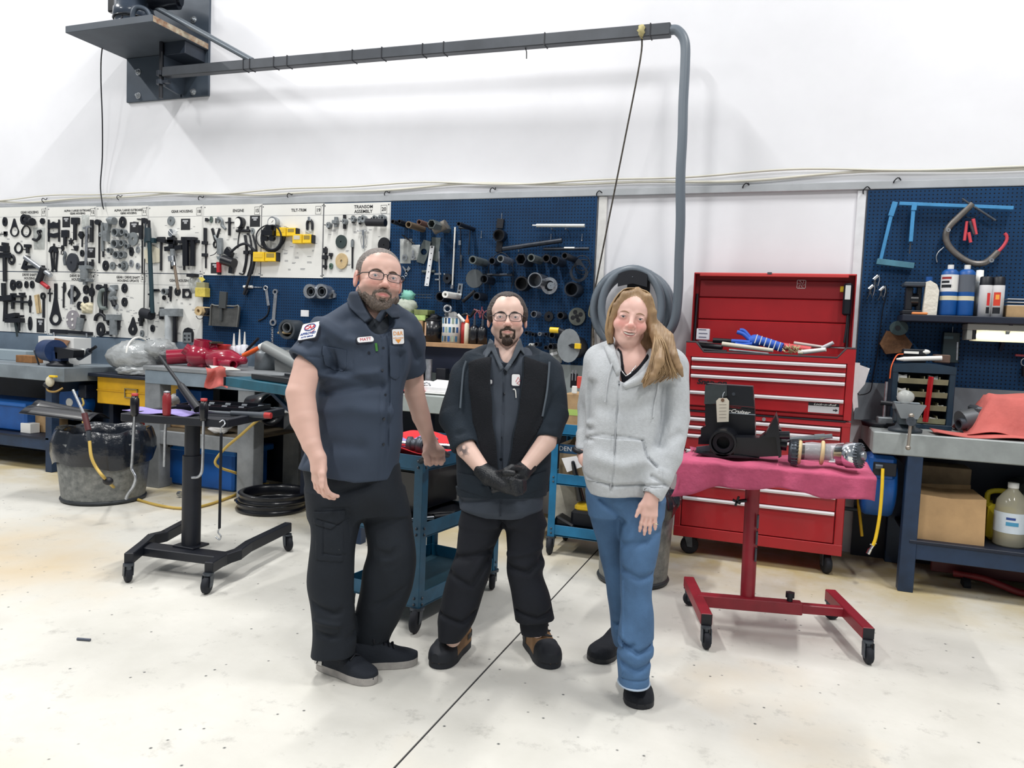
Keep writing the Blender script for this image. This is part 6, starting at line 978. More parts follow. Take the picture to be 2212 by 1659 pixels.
# things in the open chest
zc=1.385
tag(obj('note_pad',MB().obox(wy(1519,722,5.3),(.085,.05,.075),None,.002),M((206,206,214),.7)),'small white note pad with handwriting at the left of the open tool chest','note')
for k in range(4):
    q=wy(1519,712+k*8,5.273);tag(obj('handwriting',MB().box(q[0]-.03,q[0]+.02+.008*(k%2),5.2735,5.2745,q[2]-.003,q[2]+.002),M((80,84,110),.7),bpy.data.objects['note_pad']),None,None,None,'stuff')
GB=M((40,90,190),.6);
g0=wy(1640,735,5.32)
mb=MB().tube(curve([wy(1618,737,5.33),wy(1645,737,5.33),wy(1690,751,5.3)],6),[.03+.012*math.sin(min(1,i/6)*3.1)for i in range(13)],12)
th=[('palm',mb,GB),('finger',MB().tube(curve([wy(1620,735,5.32),wy(1606,722,5.32),wy(1592,717,5.32)],5),.013,8),GB),('finger',MB().tube(curve([wy(1622,731,5.33),wy(1608,715,5.34),wy(1598,713,5.34)],5),.012,8),GB),('finger',MB().tube(curve([wy(1620,740,5.3),wy(1600,738,5.3),wy(1580,737,5.3)],5),.014,8),GB),('finger',MB().tube(curve([wy(1625,743,5.29),wy(1605,745,5.29),wy(1588,743,5.29)],5),.012,8),GB)]
for k in range(6):q=wy(1632+k*10,732+k*3.4,5.285);th.append(('grip_dots',MB().bar(q+(-.004,-.012,-.03),q+(.012,-.012,.03),.008,.006),WHITE))
thing('work_glove','blue work glove with white grip stripes lying in the open tool chest','glove',th)
for k,(a,b,r,m,lab)in enumerate((((1560,743,5.25),(1670,757,5.2),.016,M((206,200,184),.5),'cream handled tool lying under the blue glove'),((1575,756,5.18),(1660,764,5.17),.008,STEEL,'long steel rod along the front edge of the open chest'),((1505,745,5.35),(1560,750,5.3),.022,BLK,'fat black handled ratchet at the left of the open chest'),((1510,755,5.22),(1570,760,5.2),.014,BLKG,'thin black handled tool at the front left of the open chest'),((1725,762,5.25),(1784,755,5.2),.016,WHITE,'white plastic tube lying at the right of the open chest'),((1776,752,5.3),(1800,740,5.28),.014,M((200,200,206),.4),'short pale tube leaning behind the white tube'),((1715,741,5.45),(1780,750,5.42),.012,M((196,180,176),.5),'pale rod lying at the back right of the open chest'),((1690,748,5.35),(1752,755,5.3),.024,M((206,80,84),.5),'pink-red handled tool in the middle of the open chest'),((1540,735,5.5),(1600,738,5.5),.018,BLK,'black handled screwdriver at the back of the open chest'))):
    tag(obj('hand_tool',MB().cyl(wy(*a),wy(*b),r,r*.8,12),m),lab,'tool','tools lying in the open tool chest')
mb=MB();rr=random.Random(3)
for k in range(40):
    q=wy(1712+rr.uniform(-16,16),757+rr.uniform(-6,6),5.18+rr.uniform(-.02,.02));v=np.array([rr.uniform(-1,1),rr.uniform(-.5,.5),rr.uniform(-.2,1)]);mb.cyl(q,q+nrm(v)*.03,.0025,n=5)
tag(obj('steel_pins',mb,M((190,180,140),.35,.6)),'pile of small brass and steel pins in the open chest','pins',None,'stuff')
tag(obj('tool_bed',MB().box(RX0+.03,RX1-.04,RY+.03,RB-.03,1.366,1.375),M((40,44,50),.7)),'dark tray liner in the open tool chest under the tools','liner')
q=wy(1830,645,5.60)
thing('work_light','black slim work light hanging at the right inside the open lid','lamp',[('body',MB().box(q[0]-.026,q[0]+.030,5.585,5.625,q[2]-.115,q[2]+.105,.012),BLKG),('lens',MB().box(q[0]-.016,q[0]+.018,5.582,5.586,q[2]-.008,q[2]+.088,.002),M((206,208,206),.3)),('cord',MB().tube(curve([(q[0]+.01,5.60,q[2]-.11),(q[0]+.008,5.6,q[2]-.2),(q[0]+.0,5.6,q[2]-.3)],4),.008,6),BLK)])
tag(obj('hanging_paper',MB().prism([wy(1846,783,5.3),wy(1858,784,5.3),wy(1853,830,5.3),wy(1849,878,5.3),wy(1844,890,5.3),wy(1841,860,5.3)],(0,.003,0)),PAPER),'narrow white paper hanging at the right side of the tool chest','paper')
tag(obj('hanging_paper',MB().prism([wy(1857,788,5.36),wy(1879,796,5.36),wy(1868,830,5.36),wy(1852,850,5.36),wy(1854,880,5.36),wy(1842,882,5.36)],(0,.003,0)),PAPER),'wide white paper hanging behind the narrow one beside the tool chest','paper')
# ================================================================ red stand with the outdrive
e=empty('work_stand',(0,4.0,0),'red T-post work stand on casters with a pink cloth on top','stand')
RS=M((140,26,42),.4,noise=(8,.16));
L0,L1,R0,R1=[np.array(v)for v in((-.435,4.16,.135),(-.285,3.62,.135),(.29,4.30,.135),(.43,3.78,.135))]
for a,b in((L0,L1),(R0,R1)):
    o=obj('foot_bar',MB().bar(a,b,.055,.055,b=.004),RS,e);d=nrm(b-a);obj('end_cap',MB().obox(b+d*.001,(.004,.05,.05),np.array([d,np.cross(Z_,d),Z_]).T),BLK,o)
m0,m1=L0*.5+L1*.5,R0*.52+R1*.48
obj('crossbar',MB().bar(m0,m0*.3+m1*.7,.06,.06,b=.004),RS,e);obj('crossbar',MB().bar(m0*.32+m1*.68,m1,.045,.045,b=.004),RS,e);q=m0*.38+m1*.62;obj('set_screw',MB().cyl(q,q+Z_*.06,.014).cyl(q+Z_*.05,q+Z_*.075,.024,n=6),BLK,e)
pb=np.array([-.118,3.975,.15]);pt=np.array([-.128,3.985,.845])
obj('post',MB().cyl(pb,pt,.036,n=20),RS,e)
for k in range(3):z=.56-k*.085;obj('hinge_plate',MB().box(pt[0]+.033,pt[0]+.043,3.94,3.955,z-.035,z+.035,.002),DSTEEL,e)
obj('wing_screw',MB().cyl((pb[0]-.035,3.95,.66),(pb[0]-.075,3.93,.655),.009).bar((pb[0]-.07,3.93,.68),(pb[0]-.085,3.93,.63),.012).bar((pb[0]-.06,3.93,.645),(pb[0]-.1,3.93,.66),.012),BLK,e)
obj('tray',MB().box(-.46,.39,3.74,4.2,.845,.862,.003).box(-.46,.39,3.74,3.745,.82,.86).box(-.46,-.455,3.74,4.2,.82,.86).box(.385,.39,3.74,4.2,.82,.86),RS,e)
for p,h in((L0,.4),(L1,-1.2),(R0,.2),(R1,-1.3)):caster(e,(p[0],p[1],0),.040,.03,h,.107)
# pink cloth: lies on the tray and hangs over the front edge
def pk(u,v):
    X=-.475+.885*u+(.02*math.sin(v*9)if u<.02 else 0)
    if v<.62:return np.array([X+.0,4.19-.47*(v/.62),.872+.004*math.sin(X*21+v*7)+.003*math.sin(X*37)])
    t=(v-.62)/.38;drop=(.065+.10*max(0,1-u*2.2)**1.2+.025*math.sin(u*9+1)**2+.035*u)
    return np.array([X-(.03*t*(1-u)**3),3.716-.014*math.sin(u*23)*t-.012*math.sin(u*41+2)*t,.870-drop*t])
o=obj('shop_towel',MB().grid(pk,60,24),PINK);md=o.modifiers.new('thickness','SOLIDIFY');md.thickness=.004;md.offset=1;tag(o,'pink shop towel spread over the red stand and hanging over its front','towel')
ls=MB().grid(lambda u,v:np.array([-.476-.05*v-.01*math.sin(u*9),3.76+.36*u,.870-.10*v-.04*v*u]),14,8);o2=obj('side_flap',ls,PINK,o)
ZT=.881
BL=M((9,11,19),.3,coat=.12)
def dp(x,y,Y):return wy(x,y,Y)
# lower unit
c=dp(1561,958,3.86);bl=MB().hol(c,c+Y_*.22,.066,.010,26);
e=empty('gearcase',(c[0]+.1,3.92,ZT),'glossy black outdrive gearcase lying on the pink towel','gearcase')
obj('propeller_hub',bl,BL,e);obj('hub_bore',MB().hol(c+Y_*.03,c+Y_*.12,.052,.02,22),BLK,e)
q0,q1=dp(1585,960,3.90),dp(1685,972,3.92);mb=MB()
mb.prism([dp(1587,945,3.88),dp(1640,946,3.88),dp(1672,920,3.88),dp(1688,930,3.88),dp(1688,985,3.88),dp(1640,987,3.88),dp(1585,982,3.88)],(0,.12,0));obj('casting',mb,BL,e)
obj('mating_flange',MB().prism([dp(1650,945,3.82),dp(1676,897,3.82),dp(1681,915,3.82),dp(1688,986,3.82),dp(1682,990,3.82),dp(1676,944,3.82)],(0,.22,0)),BL,e)
obj('bolt',MB().cyl(dp(1683,940,3.85),dp(1706,940,3.85),.02),BLKG,e);obj('bolt',MB().cyl(dp(1686,960,3.9),dp(1700,962,3.9),.028),BLKG,e)
obj('skeg',MB().prism([dp(1504,966,3.9),dp(1534,962,3.9),dp(1534,975,3.9),dp(1504,976,3.9)],(0,.02,0)),DSTEEL,e)
obj('fin',MB().prism([dp(1498,977,3.86),dp(1600,984,3.86),dp(1640,990,3.86),dp(1540,988,3.86)],(0,.14,.0)),BL,e)
# upper drive housing with its lettering
YH=4.06
e=empty('drive_housing',(-.32,4.12,ZT),'tall black outdrive upper housing with white lettering and a hanging tag','drive housing')
obj('housing',MB().prism([dp(1523,915,YH),dp(1523,872,YH),dp(1630,885,YH),dp(1632,960,YH),dp(1508,960,YH),dp(1509,945,YH),dp(1514,943,YH),dp(1514,925,YH),dp(1525,920,YH)],(0,.11,0)),BL,e)
obj('upper_case',MB().prism([dp(1523,834,YH),dp(1527,829,YH),dp(1626,835,YH),dp(1630,884,YH),dp(1523,872,YH)],(0,.10,0)),M((14,19,27),.35,coat=.1),e)
obj('side_cover',MB().prism([dp(1523,832,YH-.012),dp(1570,831,YH-.012),dp(1570,855,YH-.012),dp(1556,860,YH-.012),dp(1556,872,YH-.012),dp(1521,873,YH-.012)],(0,.011,0)),M((56,64,66),.4,noise=(12,.2)),e)
q0,q1=dp(1522,884,YH-.004),dp(1632,896,YH-.004);dq=nrm(q1-q0)
obj('stripe',MB().bar(dp(1575,892,YH-.002),dp(1632,896,YH-.002),.003,.004,b=0),M((150,160,170),.4),e);obj('stripe',MB().bar(dp(1540,873,YH-.002),dp(1631,880,YH-.002),.003,.002,b=0),M((120,50,54),.4),e)
text('MerCruiser',dp(1587,888.5,YH-.003),.026,WHITE,dq,Z_,e,sx=1.2,shear=.4,bold=.0006);text('MERCURY',dp(1588,880.5,YH-.003),.010,RED,dq,Z_,e,sx=1.3,shear=.3)
obj('drain_screw',MB().cyl(dp(1585,851,YH),dp(1585,851,YH)-Y_*.006,.009,n=12),DSTEEL,e)
tg=obj('paper_tag',MB().prism([dp(1549,912,YH-.03),dp(1574,911,YH-.03),dp(1575,866,YH-.03),dp(1570,860,YH-.03),dp(1553,860,YH-.03),dp(1547,866,YH-.03)],(0,.002,0)),M((214,208,192),.7),e,'cream paper tag');obj('eyelet',MB().torus(dp(1561,864,YH-.033),Y_,.006,.003,12,6),BROWN,tg);obj('wire',MB().tube(curve([dp(1561,863,YH-.03),dp(1562,852,YH-.02),dp(1566,846,YH-.01)],4),.0015,5),STEEL,tg)
for k in range(5):obj('handwriting',MB().bar(dp(1553,874+k*7,YH-.0315),dp(1569,873.5+k*7,YH-.0315),.0015,.0008,b=0),M((150,146,140),.8),tg)
# gears, shaft and carrier
cA,cB=dp(1708,976,3.86),dp(1795,978,3.86)
mb=MB().cyl(cA+(.015,0,0),cB,.036,n=18);
g=thing('gear_shaft','bagged gear shaft held by tan rubber bands on the pink towel','gear',[('shaft',mb,M((104,100,100),.3,.6,noise=(14,.3))),('bevel_gear',MB().lathe(cA+(-.01,0,0),X_,[(0,0),(0,.046),(.012,.056),(.03,.058),(.045,.05),(.045,0)],26),DSTEEL),('rubber_band',MB().torus(dp(1727,977,3.86),(1,0,-.04),.050,.009,22,8,(1,1)),M((206,184,140),.6)),('rubber_band',MB().torus(dp(1776,978,3.86),(1,0,-.04),.050,.009,22,8),M((206,184,140),.6)),('plastic_wrap',MB().lathe(dp(1738,974,3.86),X_,[(0,.042),(.03,.047),(.09,.044),(.14,.05),(.17,.055)],18),M((226,226,232),.12,alpha=.35,bump=(25,.8)))])
mb=MB()
for k in range(20):a=2*math.pi*k/20;q=cA+(.018,0,0)+np.array([0,math.cos(a),math.sin(a)])*.057;mb.obox(q,(.03,.007,.007))
obj('teeth',mb,DSTEEL,g,kind='stuff')
tag(obj('drive_shaft',MB().cyl(dp(1694,951,3.92),dp(1760,945,3.92),.013).cyl(dp(1760,945,3.92),dp(1782,943.5,3.92),.016).cyl(dp(1782,943.5,3.92),dp(1798,942,3.92),.012),M((150,156,160),.25,.8)),'long thin steel drive shaft lying across the bagged gear shaft','shaft')
cA,cB=dp(1806,982,3.84),dp(1850,984,3.80)
g=thing('bearing_carrier','polished steel bearing carrier with a toothed end at the right of the towel','bearing',[('barrel',MB().lathe(cA,cB-cA,[(0,0),(0,.04),(.01,.05),(.045,.054),(.05,.06),(.095,.06),(.1,.056)],28),CHROME),('gear_face',MB().lathe(cA+(cB-cA)*.98,cB-cA,[(0,.056),(.012,.058),(.026,.042),(.028,.02),(.028,0)],28),DSTEEL),('nut',MB().cyl(cB+(cB-cA)*.2,cB+(cB-cA)*.42,.02,n=8),STEEL),('paper_pad',MB().prism([dp(1790,998,3.80),dp(1860,1003,3.80),dp(1862,996,3.9),dp(1800,990,3.9)],(0,0,.003)),PAPER)])
mb=MB();ax=nrm(cB-cA);u,w=perp(ax)
for k in range(26):a=2*math.pi*k/26;q=cA+(cB-cA)*1.1+(u*math.cos(a)+w*math.sin(a))*.056;mb.bar(q-ax*.012,q+ax*.014,.006)
obj('teeth',mb,DSTEEL,g,kind='stuff')
# ================================================================ black tool stand on the left
BS=M((15,20,31),.5,noise=(9,.2))
e=empty('tool_stand',(-3.2,3.45,0),'black rolling tool stand with a flat tray on the left','stand')
def bend(P,w=.05,h=.06):
    mb=MB()
    for i in range(len(P)-1):mb.bar(P[i],P[i+1]+nrm(np.array(P[i+1])-P[i])*.012,w,h,b=.004)
    return mb
Pl=[np.array(v)for v in((-3.325,3.10,.135),(-3.43,3.30,.135),(-3.47,3.40,.15),(-3.455,3.48,.15),(-3.57,3.82,.15))]
Pr=[np.array(v)for v in((-2.84,3.17,.135),(-2.88,3.33,.135),(-2.86,3.42,.14),(-2.90,3.56,.145),(-2.955,4.0,.15))]
obj('leg',bend(Pl),BS,e);obj('leg',bend(Pr),BS,e)
obj('crossbar',MB().bar((-3.42,3.30,.125),(-2.86,3.36,.125),.11,.05,b=.004),BS,e);cc=np.array([-3.175,3.40,0])
obj('base_plate',MB().obox(cc+(0,0,.155),(.15,.13,.012),None,.002),BS,e);obj('column',MB().cyl(cc+Z_*.15,cc+Z_*.68,.052,n=24),BS,e);obj('inner_column',MB().cyl(cc+Z_*.68,cc+Z_*.87,.042,n=22),BS,e);obj('collar',MB().cyl(cc+Z_*.855,cc+Z_*.875,.03,n=16),STEEL,e)
for p,h in((Pl[0],2.6),(Pl[-1],1.5),(Pr[0],-1.3),(Pr[-1],-.5)):caster(e,(p[0],p[1],0),.046,.034,h,.108)
ty=nrm(np.array([-.2,.98,0]));tx=np.array([ty[1],-ty[0],0]);FLc=np.array([-3.505,3.225,.888]);TW,TL=.615,.70;TR=np.array([tx,ty,Z_]).T;tc=FLc+tx*TW/2+ty*TL/2
tr=obj('tray',MB().obox(tc,(TW,TL,.022),TR,.002),BS,e)
for s_,(cx_,cy_,lx,ly)in enumerate(((0,-TL/2,TW,.03),(0,TL/2,TW,.03),(-TW/2,0,.03,TL),(TW/2,0,.03,TL))):obj('tray_rail',MB().obox(tc+tx*cx_+ty*cy_+Z_*.002,(lx+.01,ly,.045),TR,.003),BS,tr)
def ton(px,py,z=.902):return fl(px,py,z)
TZ=.900
RG=M((176,52,52),.35)
def tool(lab,px,py,hl,col,blade,nm='pry_tool'):
    """long tool stuck through the tray rail: handle above, blade hanging below"""
    p=ton(px,py,.912);mb=MB();parts=[('handle',MB().lathe(p,Z_,[(-.01,0),(-.01,.018),(.01,.022),(hl*.5,.024),(hl*.85,.023),(hl*.9,.018),(hl,.017),(hl,0)],14),col)]
    pts=curve([p-Z_*.0]+[np.array(wy(bx,by,p[1]-.0))for bx,by in blade],6);parts.append(('blade',MB().tube(pts,.008,8),STEEL))
    if nm=='red':parts.append(('cap',MB().lathe(p,Z_,[(hl,.017),(hl+.008,.018),(hl+.012,0)],12),STEEL))
    else:parts.append(('cap',MB().lathe(p,Z_,[(hl,.018),(hl+.014,.018),(hl+.016,0)],12),RG))
    return thing('pry_tool',lab,'tool',parts,'long tools stuck through the stand rail')
tool('black handled tool with a red top at the left end of the stand',291,895,.105,BLKG,[(289,930),(286,990),(285,1012),(293,1030),(288,1050),(276,1068),(272,1078)])
tool('red handled flat tool hanging through the front rail of the stand',360,898,.13,M((140,40,46),.35,noise=(14,.2)),[(357,930),(356,970),(355,1008)],'red')
tool('black handled tool with a red top and a hooked steel blade on the stand',440,905,.10,BLKG,[(439,940),(438,990),(436,1018),(428,1030),(415,1032)])
p=ton(480,912,.9)
thing('rubber_strap','black rubber strap hanging with an S hook at each end from the stand','strap',[('strap',MB().bar(wy(478,935,p[1]-.03),wy(474,1142,p[1]-.03),.020,.006),RUB),('hook',MB().tube(curve([wy(477,940,p[1]-.03),wy(477,925,p[1]-.04),wy(486,916,p[1]-.03),wy(482,908,p[1]),wy(474,912,p[1]-.02)],5),.004,6),STEEL),('hook',MB().tube(curve([wy(474,1140,p[1]-.03),wy(471,1150,p[1]-.03),wy(477,1158,p[1]-.03),wy(474,1166,p[1]-.03),wy(466,1160,p[1]-.03)],5),.004,6),STEEL)])
p=fl(350,890,.915)
cloth('purple_rag','lavender rag lying flat on the tray of the black stand',(p[0]-.02,p[1]+.02,TZ+.004),.20,.085,lambda a,b:.008+.006*math.sin(23*a+5*b)+.005*math.sin(31*b),PURP,.12,20,'rag')
q0,q1=fl(455,890,.918),fl(560,893,.918)
thing('ratchet','chrome ratchet with a grey handle and a red end on the black stand','ratchet',[('shank',MB().cyl(q0-tx*.12,q0+tx*.14,.010),CHROME),('grip',MB().cyl(q0+tx*.13,q0+tx*.34,.015,.018),M((70,76,84),.5)),('red_end',MB().cyl(q0+tx*.34,q0+tx*.38,.018),RG)])
sc_=tc+tx*.03+ty*.14
thing('socket_tray','black socket tray with rows of chrome sockets at the back of the black stand','tray',[('tray',MB().obox(sc_+Z_*.022,(.46,.3,.018),TR,.003),BLKG),*[('side_wall',MB().obox(sc_+Z_*.036+v,z,TR),BLKG)for v,z in((-ty*.148,(.46,.006,.035)),(ty*.148,(.46,.006,.035)),(-tx*.228,(.006,.3,.035)),(tx*.228,(.006,.3,.035)))],('divider',MB().obox(sc_+Z_*.034,(.45,.006,.02),TR),BLKG)]+[('socket',MB().cyl(sc_+tx*(-.19+.055*k)+ty*(.06 if k%2 else-.08)+Z_*.042,sc_+tx*(-.155+.055*k)+ty*(.06 if k%2 else-.08)+Z_*.042,.013,n=12),CHROME)for k in range(8)])
q0,q1=dep(345,770,4.55),dep(428,884,4.35)
thing('air_wand','long black lance leaning on the tray of the black stand','lance',[('tube',MB().cyl(q0,q0+(q1-q0)*.52,.010),BLK),('cone',MB().cyl(q0+(q1-q0)*.50,q0+(q1-q0)*.58,.011,.020),BLK),('grip',MB().cyl(q0+(q1-q0)*.57,q1,.021,.026),BLK)])
# ================================================================ service carts
def cart(N,wd,ld,W_,L_,zs,lab,mat,legs=((0,0),(1,0),(0,1),(1,1)),grp=None):
    e=empty('service_cart',(N+wd*W_/2+ld*L_/2)*(1,1,0),lab,'cart',grp);RM=np.array([nrm(ld),nrm(wd),Z_]).T
    if np.linalg.det(RM)<0:RM=np.array([nrm(wd),nrm(ld),Z_]).T;sw=True
    else:sw=False
    S=lambda a,b,h:(b,a,h)if sw else(a,b,h)   # (along L, along W, height)
    ztop=max(z for z in zs)
    for i,j in legs:
        q=N+wd*(W_ if i else 0)+ld*(L_ if j else 0);iw,il=(-1 if i else 1),(-1 if j else 1)
        lg=obj('leg',MB().obox(q+wd*iw*.024+ld*il*.0015+Z_*((ztop+.1)/2),S(.004,.048,ztop-.1),RM,.001).obox(q+ld*il*.024+wd*iw*.0015+Z_*((ztop+.1)/2),S(.048,.004,ztop-.1),RM,.001),mat,e)
        mb=MB()
        for z in zs:
            for dz in(-.025,-.055):
                mb.sph(q-ld*il*.002+wd*iw*.026+Z_*(z+dz),(.007,.007,.007),8,6);mb.sph(q-wd*iw*.002+ld*il*.026+Z_*(z+dz),(.007,.007,.007),8,6)
        obj('rivet_heads',mb,DSTEEL,lg,kind='stuff')
        caster(e,q+wd*iw*.02+ld*il*.02,.058,.034,1.9 if j else-1.45,.10+.02)
    for z in zs:
        t=.075;c=N+wd*W_/2+ld*L_/2
        sh=obj('shelf',MB().obox(c+Z_*(z-t+.006),S(L_-.008,W_-.008,.006),RM),M((30,62,76),.5,noise=(6,.3)),e)
        for k in(-1,1):
            obj('shelf_rim',MB().obox(c+wd*k*(W_/2-.006)+Z_*(z-t/2),S(L_-.01,.004,t),RM,.001),mat,sh);obj('shelf_rim',MB().obox(c+ld*k*(L_/2-.006)+Z_*(z-t/2),S(.004,W_-.01,t),RM,.001),mat,sh)
    return e
cl=nrm(np.array([.15,.985,0]));cw=np.array([-cl[1],cl[0],0])
CN=np.array([-1.585,3.17,0])
e=cart(CN,cw,cl,.46,.76,(.855,.53,.19),'teal three-shelf service cart between the two men',TEAL)
obj('handle',MB().tube(curve([CN+cw*.02+cl*.01+Z_*.83,dep(916,992,3.45),dep(928,988,3.43),dep(941,984,3.445),dep(951,976,3.49),CN+cl*.2-cw*.004+Z_*.84],5),.014,10),BLK,e)
def onc(a,b,z):return CN+cw*a+cl*b+Z_*z
cloth('red_towel','red shop towel bunched on the top shelf of the teal cart',onc(.23,.36,.80),.33,.20,lambda a,b:.045+.03*math.sin(a*9+b*5)+.02*math.sin(b*17-a*6)+.012*math.sin(33*a),REDC,math.atan2(cl[1],cl[0]),30,'towel')
cloth('purple_rag','small lavender rag on the red towel of the teal cart',onc(.2,.22,.865),.10,.07,lambda a,b:.02+.018*math.sin(a*33)+.014*math.sin(b*41),PURP,.3,16,'rag')
qq=onc(.10,.12,.885)
thing('drive_coupling','chrome drive coupling shaft with a ribbed black boot on the teal cart','shaft',[('shaft',MB().cyl(qq+(-.16,.0,.0),qq+(.2,.06,-.0),.014),CHROME),('boot',MB().lathe(qq+(-.26,-.02,.0),(1,.16,0),[(0,0),(0,.03),(.02,.045),(.03,.036),(.045,.047),(.055,.036),(.07,.047),(.08,.034),(.1,.03),(.1,0)],18),BLKG),('yoke',MB().lathe(qq+(-.07,-.005,.0),(1,.16,0),[(0,.02),(.0,.04),(.02,.04),(.02,.03),(.05,.03),(.05,.042),(.08,.042),(.08,.02)],16),DSTEEL),('splined_end',MB().cyl(qq+(.19,.055,0),qq+(.28,.075,0),.021),STEEL),('tip',MB().cyl(qq+(.28,.075,0),qq+(.33,.085,0),.013),CHROME)])
thing('socket_bar','small grey and black socket adapter standing on the red towel','tool',[('body',MB().box(*onc(.12,.5,0)[[0]]-.02,*onc(.12,.5,0)[[0]]+.02,*onc(.12,.5,0)[[1]]-.02,*onc(.12,.5,0)[[1]]+.02,.88,.95,.004),M((150,156,150),.5)),('tip',MB().cyl(onc(.11,.49,.88),onc(.10,.47,.84),.016),BLK)])
bx=onc(.16,.50,0);
e2=thing('printed_box','white carton printed with a jack picture on the middle shelf of the teal cart','box',[('box',MB().obox((bx[0]+.05,bx[1]+.12,.535+.06),(.3,.2,.13),None,.002),WHITE)])
q=np.array([bx[0]+.05,bx[1]+.0175,.60]);YQ=q[1]
fb=wy(955,1018,YQ);INKm=M((60,60,66),.7)
text('Garage Bridge',(wy(950,1012,YQ)[0],YQ,wy(950,1012,YQ)[2]),.016,INKm,X_,Z_,e2);text('Un pont de garage',(wy(952,1034,YQ)[0],YQ,wy(952,1034,YQ)[2]),.012,INKm,X_,Z_,e2)
q=wy(977,1028,YQ);obj('printed_picture',MB().prism([(q[0]-.02,YQ-.001,q[2]-.035),(q[0]+.022,YQ-.001,q[2]-.035),(q[0]+.018,YQ-.001,q[2]+.01),(q[0]+.006,YQ-.001,q[2]+.035),(q[0]-.008,YQ-.001,q[2]+.035),(q[0]-.016,YQ-.001,q[2]+.01)],(0,.0008,0)),INK,e2)
thing('torque_bar','chrome and black extension bar lying on the middle shelf of the teal cart','tool',[('bar',MB().cyl(onc(.22,.08,.50),onc(.08,.40,.48),.013),CHROME),('grip',MB().cyl(onc(.13,.29,.488),onc(.04,.50,.478),.018),BLK),('head',MB().sph(onc(.03,.52,.479),.022,12,8),CHROME)])
tag(obj('black_cloth',blob(onc(.25,.45,.49),(.16,.2,.03),18,12,.2),BLK),'dark crumpled cloth on the middle shelf of the teal cart','cloth')
tag(obj('shade_block',MB().obox(onc(.27,.36,.64),(.26,.44,.2),np.array([cw,-cl,Z_]).T if 0 else np.array([cl,cw,Z_]).T[:,[1,0,2]]*np.array([-1,1,1]),.004),BLKG),'black block standing for the shaded gap over the teal cart middle shelf','case')  # black block fills the gap between shelves in place of its shade
# second cart
N2=np.array([-1.43,4.73,0]);
e=cart(N2,Y_*1.0,X_*1.0,.42,.72,(.875,.545,.20),'blue three-shelf service cart behind the woman',M((30,112,156),.42,noise=(8,.2)))
mb=MB()
Z5=.806
p0,p1=wy(1217,900,4.82),wy(1290,900,4.82)
e2=thing('cardboard_box','open cardboard box with a green tape stripe on the blue cart','box',[('box',MB().box(p0[0],p1[0],4.8,5.08,Z5,1.07,.003),CARD),('flap',MB().prism([(p1[0]-.16,5.07,1.07),(p1[0],5.07,1.07),(p1[0],5.12,1.24),(p1[0]-.15,5.11,1.25)],(0,.006,0)),CARD),('tape',MB().box(p0[0]-.001,p1[0],4.7985,4.7995,.93,.97),M((176,206,110),.5)),('bottom_box',MB().box(p0[0],p1[0],4.79,4.80,.80,.87),M((150,126,98),.8))])
for k,(px,py,w,h,m,lab)in enumerate(((1240,822,.05,.10,BLKG,'black packet with two silver screws sticking out of the cardboard box'),(1255,826,.07,.08,M((206,80,70),.5),'red and white packet sticking out of the cardboard box'),(1241,842,.035,.05,WHITE,'white rounded card sticking out of the front of the cardboard box'))):
    p=wy(px,py,4.85 if k<2 else 4.795);thing('packet',lab,'packet',[('packet',MB().obox(p,(w,.012,h),None,.004),m)]+([('screw',MB().cyl(p+(-.01+.022*i,-.008,.0),p+(-.01+.022*i,-.008,.07),.004),STEEL)for i in(0,1)]if k==0 else[]))
p0,p1=wy(1209,990,4.80),wy(1300,990,4.80)
e2=thing('parts_carton','brown parts carton with a blue header lettered DENO on the blue cart','box',[('box',MB().box(p0[0],p1[0],4.79,5.05,.478,.735,.002),M((170,150,120),.8,noise=(10,.1))),('header',MB().box(p0[0]-.001,p1[0],4.788,4.79,.675,.735),M((40,84,124),.5)),('lid',MB().prism([(p0[0]+.05,4.85,.737),(p1[0],4.85,.737),(p1[0],4.95,.82),(p0[0]+.08,4.95,.81)],(0,.006,0)),CARD)])
p=wy(1227,972,4.787);text('DENO',(p[0],4.7865,.704),.044,WHITE,X_,Z_,e2)
tag(obj('paper_sheet',MB().prism([wy(1213,990,4.74),wy(1245,985,4.74),wy(1259,1008,4.74),wy(1225,1020,4.74)],(0,.003,0)),PAPER),'white paper leaning against the brown parts carton','paper')
q0,q1=wy(1238,1000,4.72),wy(1254,1078,4.82)
thing('vacuum_wand','glossy black nozzle tube leaning in the blue cart','tube',[('tube',MB().cyl(q0,q1,.013,.030,16),BLKG),('ring',MB().cyl(q0+(q1-q0)*.42,q0+(q1-q0)*.5,.028),BLKG),('tip',MB().cyl(q0-(q1-q0)*.04,q0,.010,.013),BLK)])
Z6=.132
p=wy(1232,1080,4.95);tag(obj('paint_bag',MB().box(p[0]-.12,p[0]+.12,4.93,5.1,Z6,.46,.004),M((176,172,160),.7,noise=(8,.25))),'stained white carton on the bottom shelf of the blue cart','box')
p=wy(1262,1095,4.85)
thing('power_tool','black and yellow power drill lying on the bottom shelf of the blue cart','drill',[('body',MB().obox((p[0]+.05,4.88,.24),(.26,.16,.12),None,.02),BLK),('housing',MB().obox((p[0]+.0,4.86,.315),(.12,.1,.06),None,.02),YEL),('battery',MB().obox((p[0]-.12,4.82,.19),(.14,.12,.09),np.array([[.9,0,.4],[0,1,0],[-.4,0,.9]]),.012),BLKG),('cord',MB().tube(curve([(p[0]+.2,4.82,.2),(p[0]+.26,4.8,.25),(p[0]+.27,4.8,.2)],5),.01,6),BLK)])
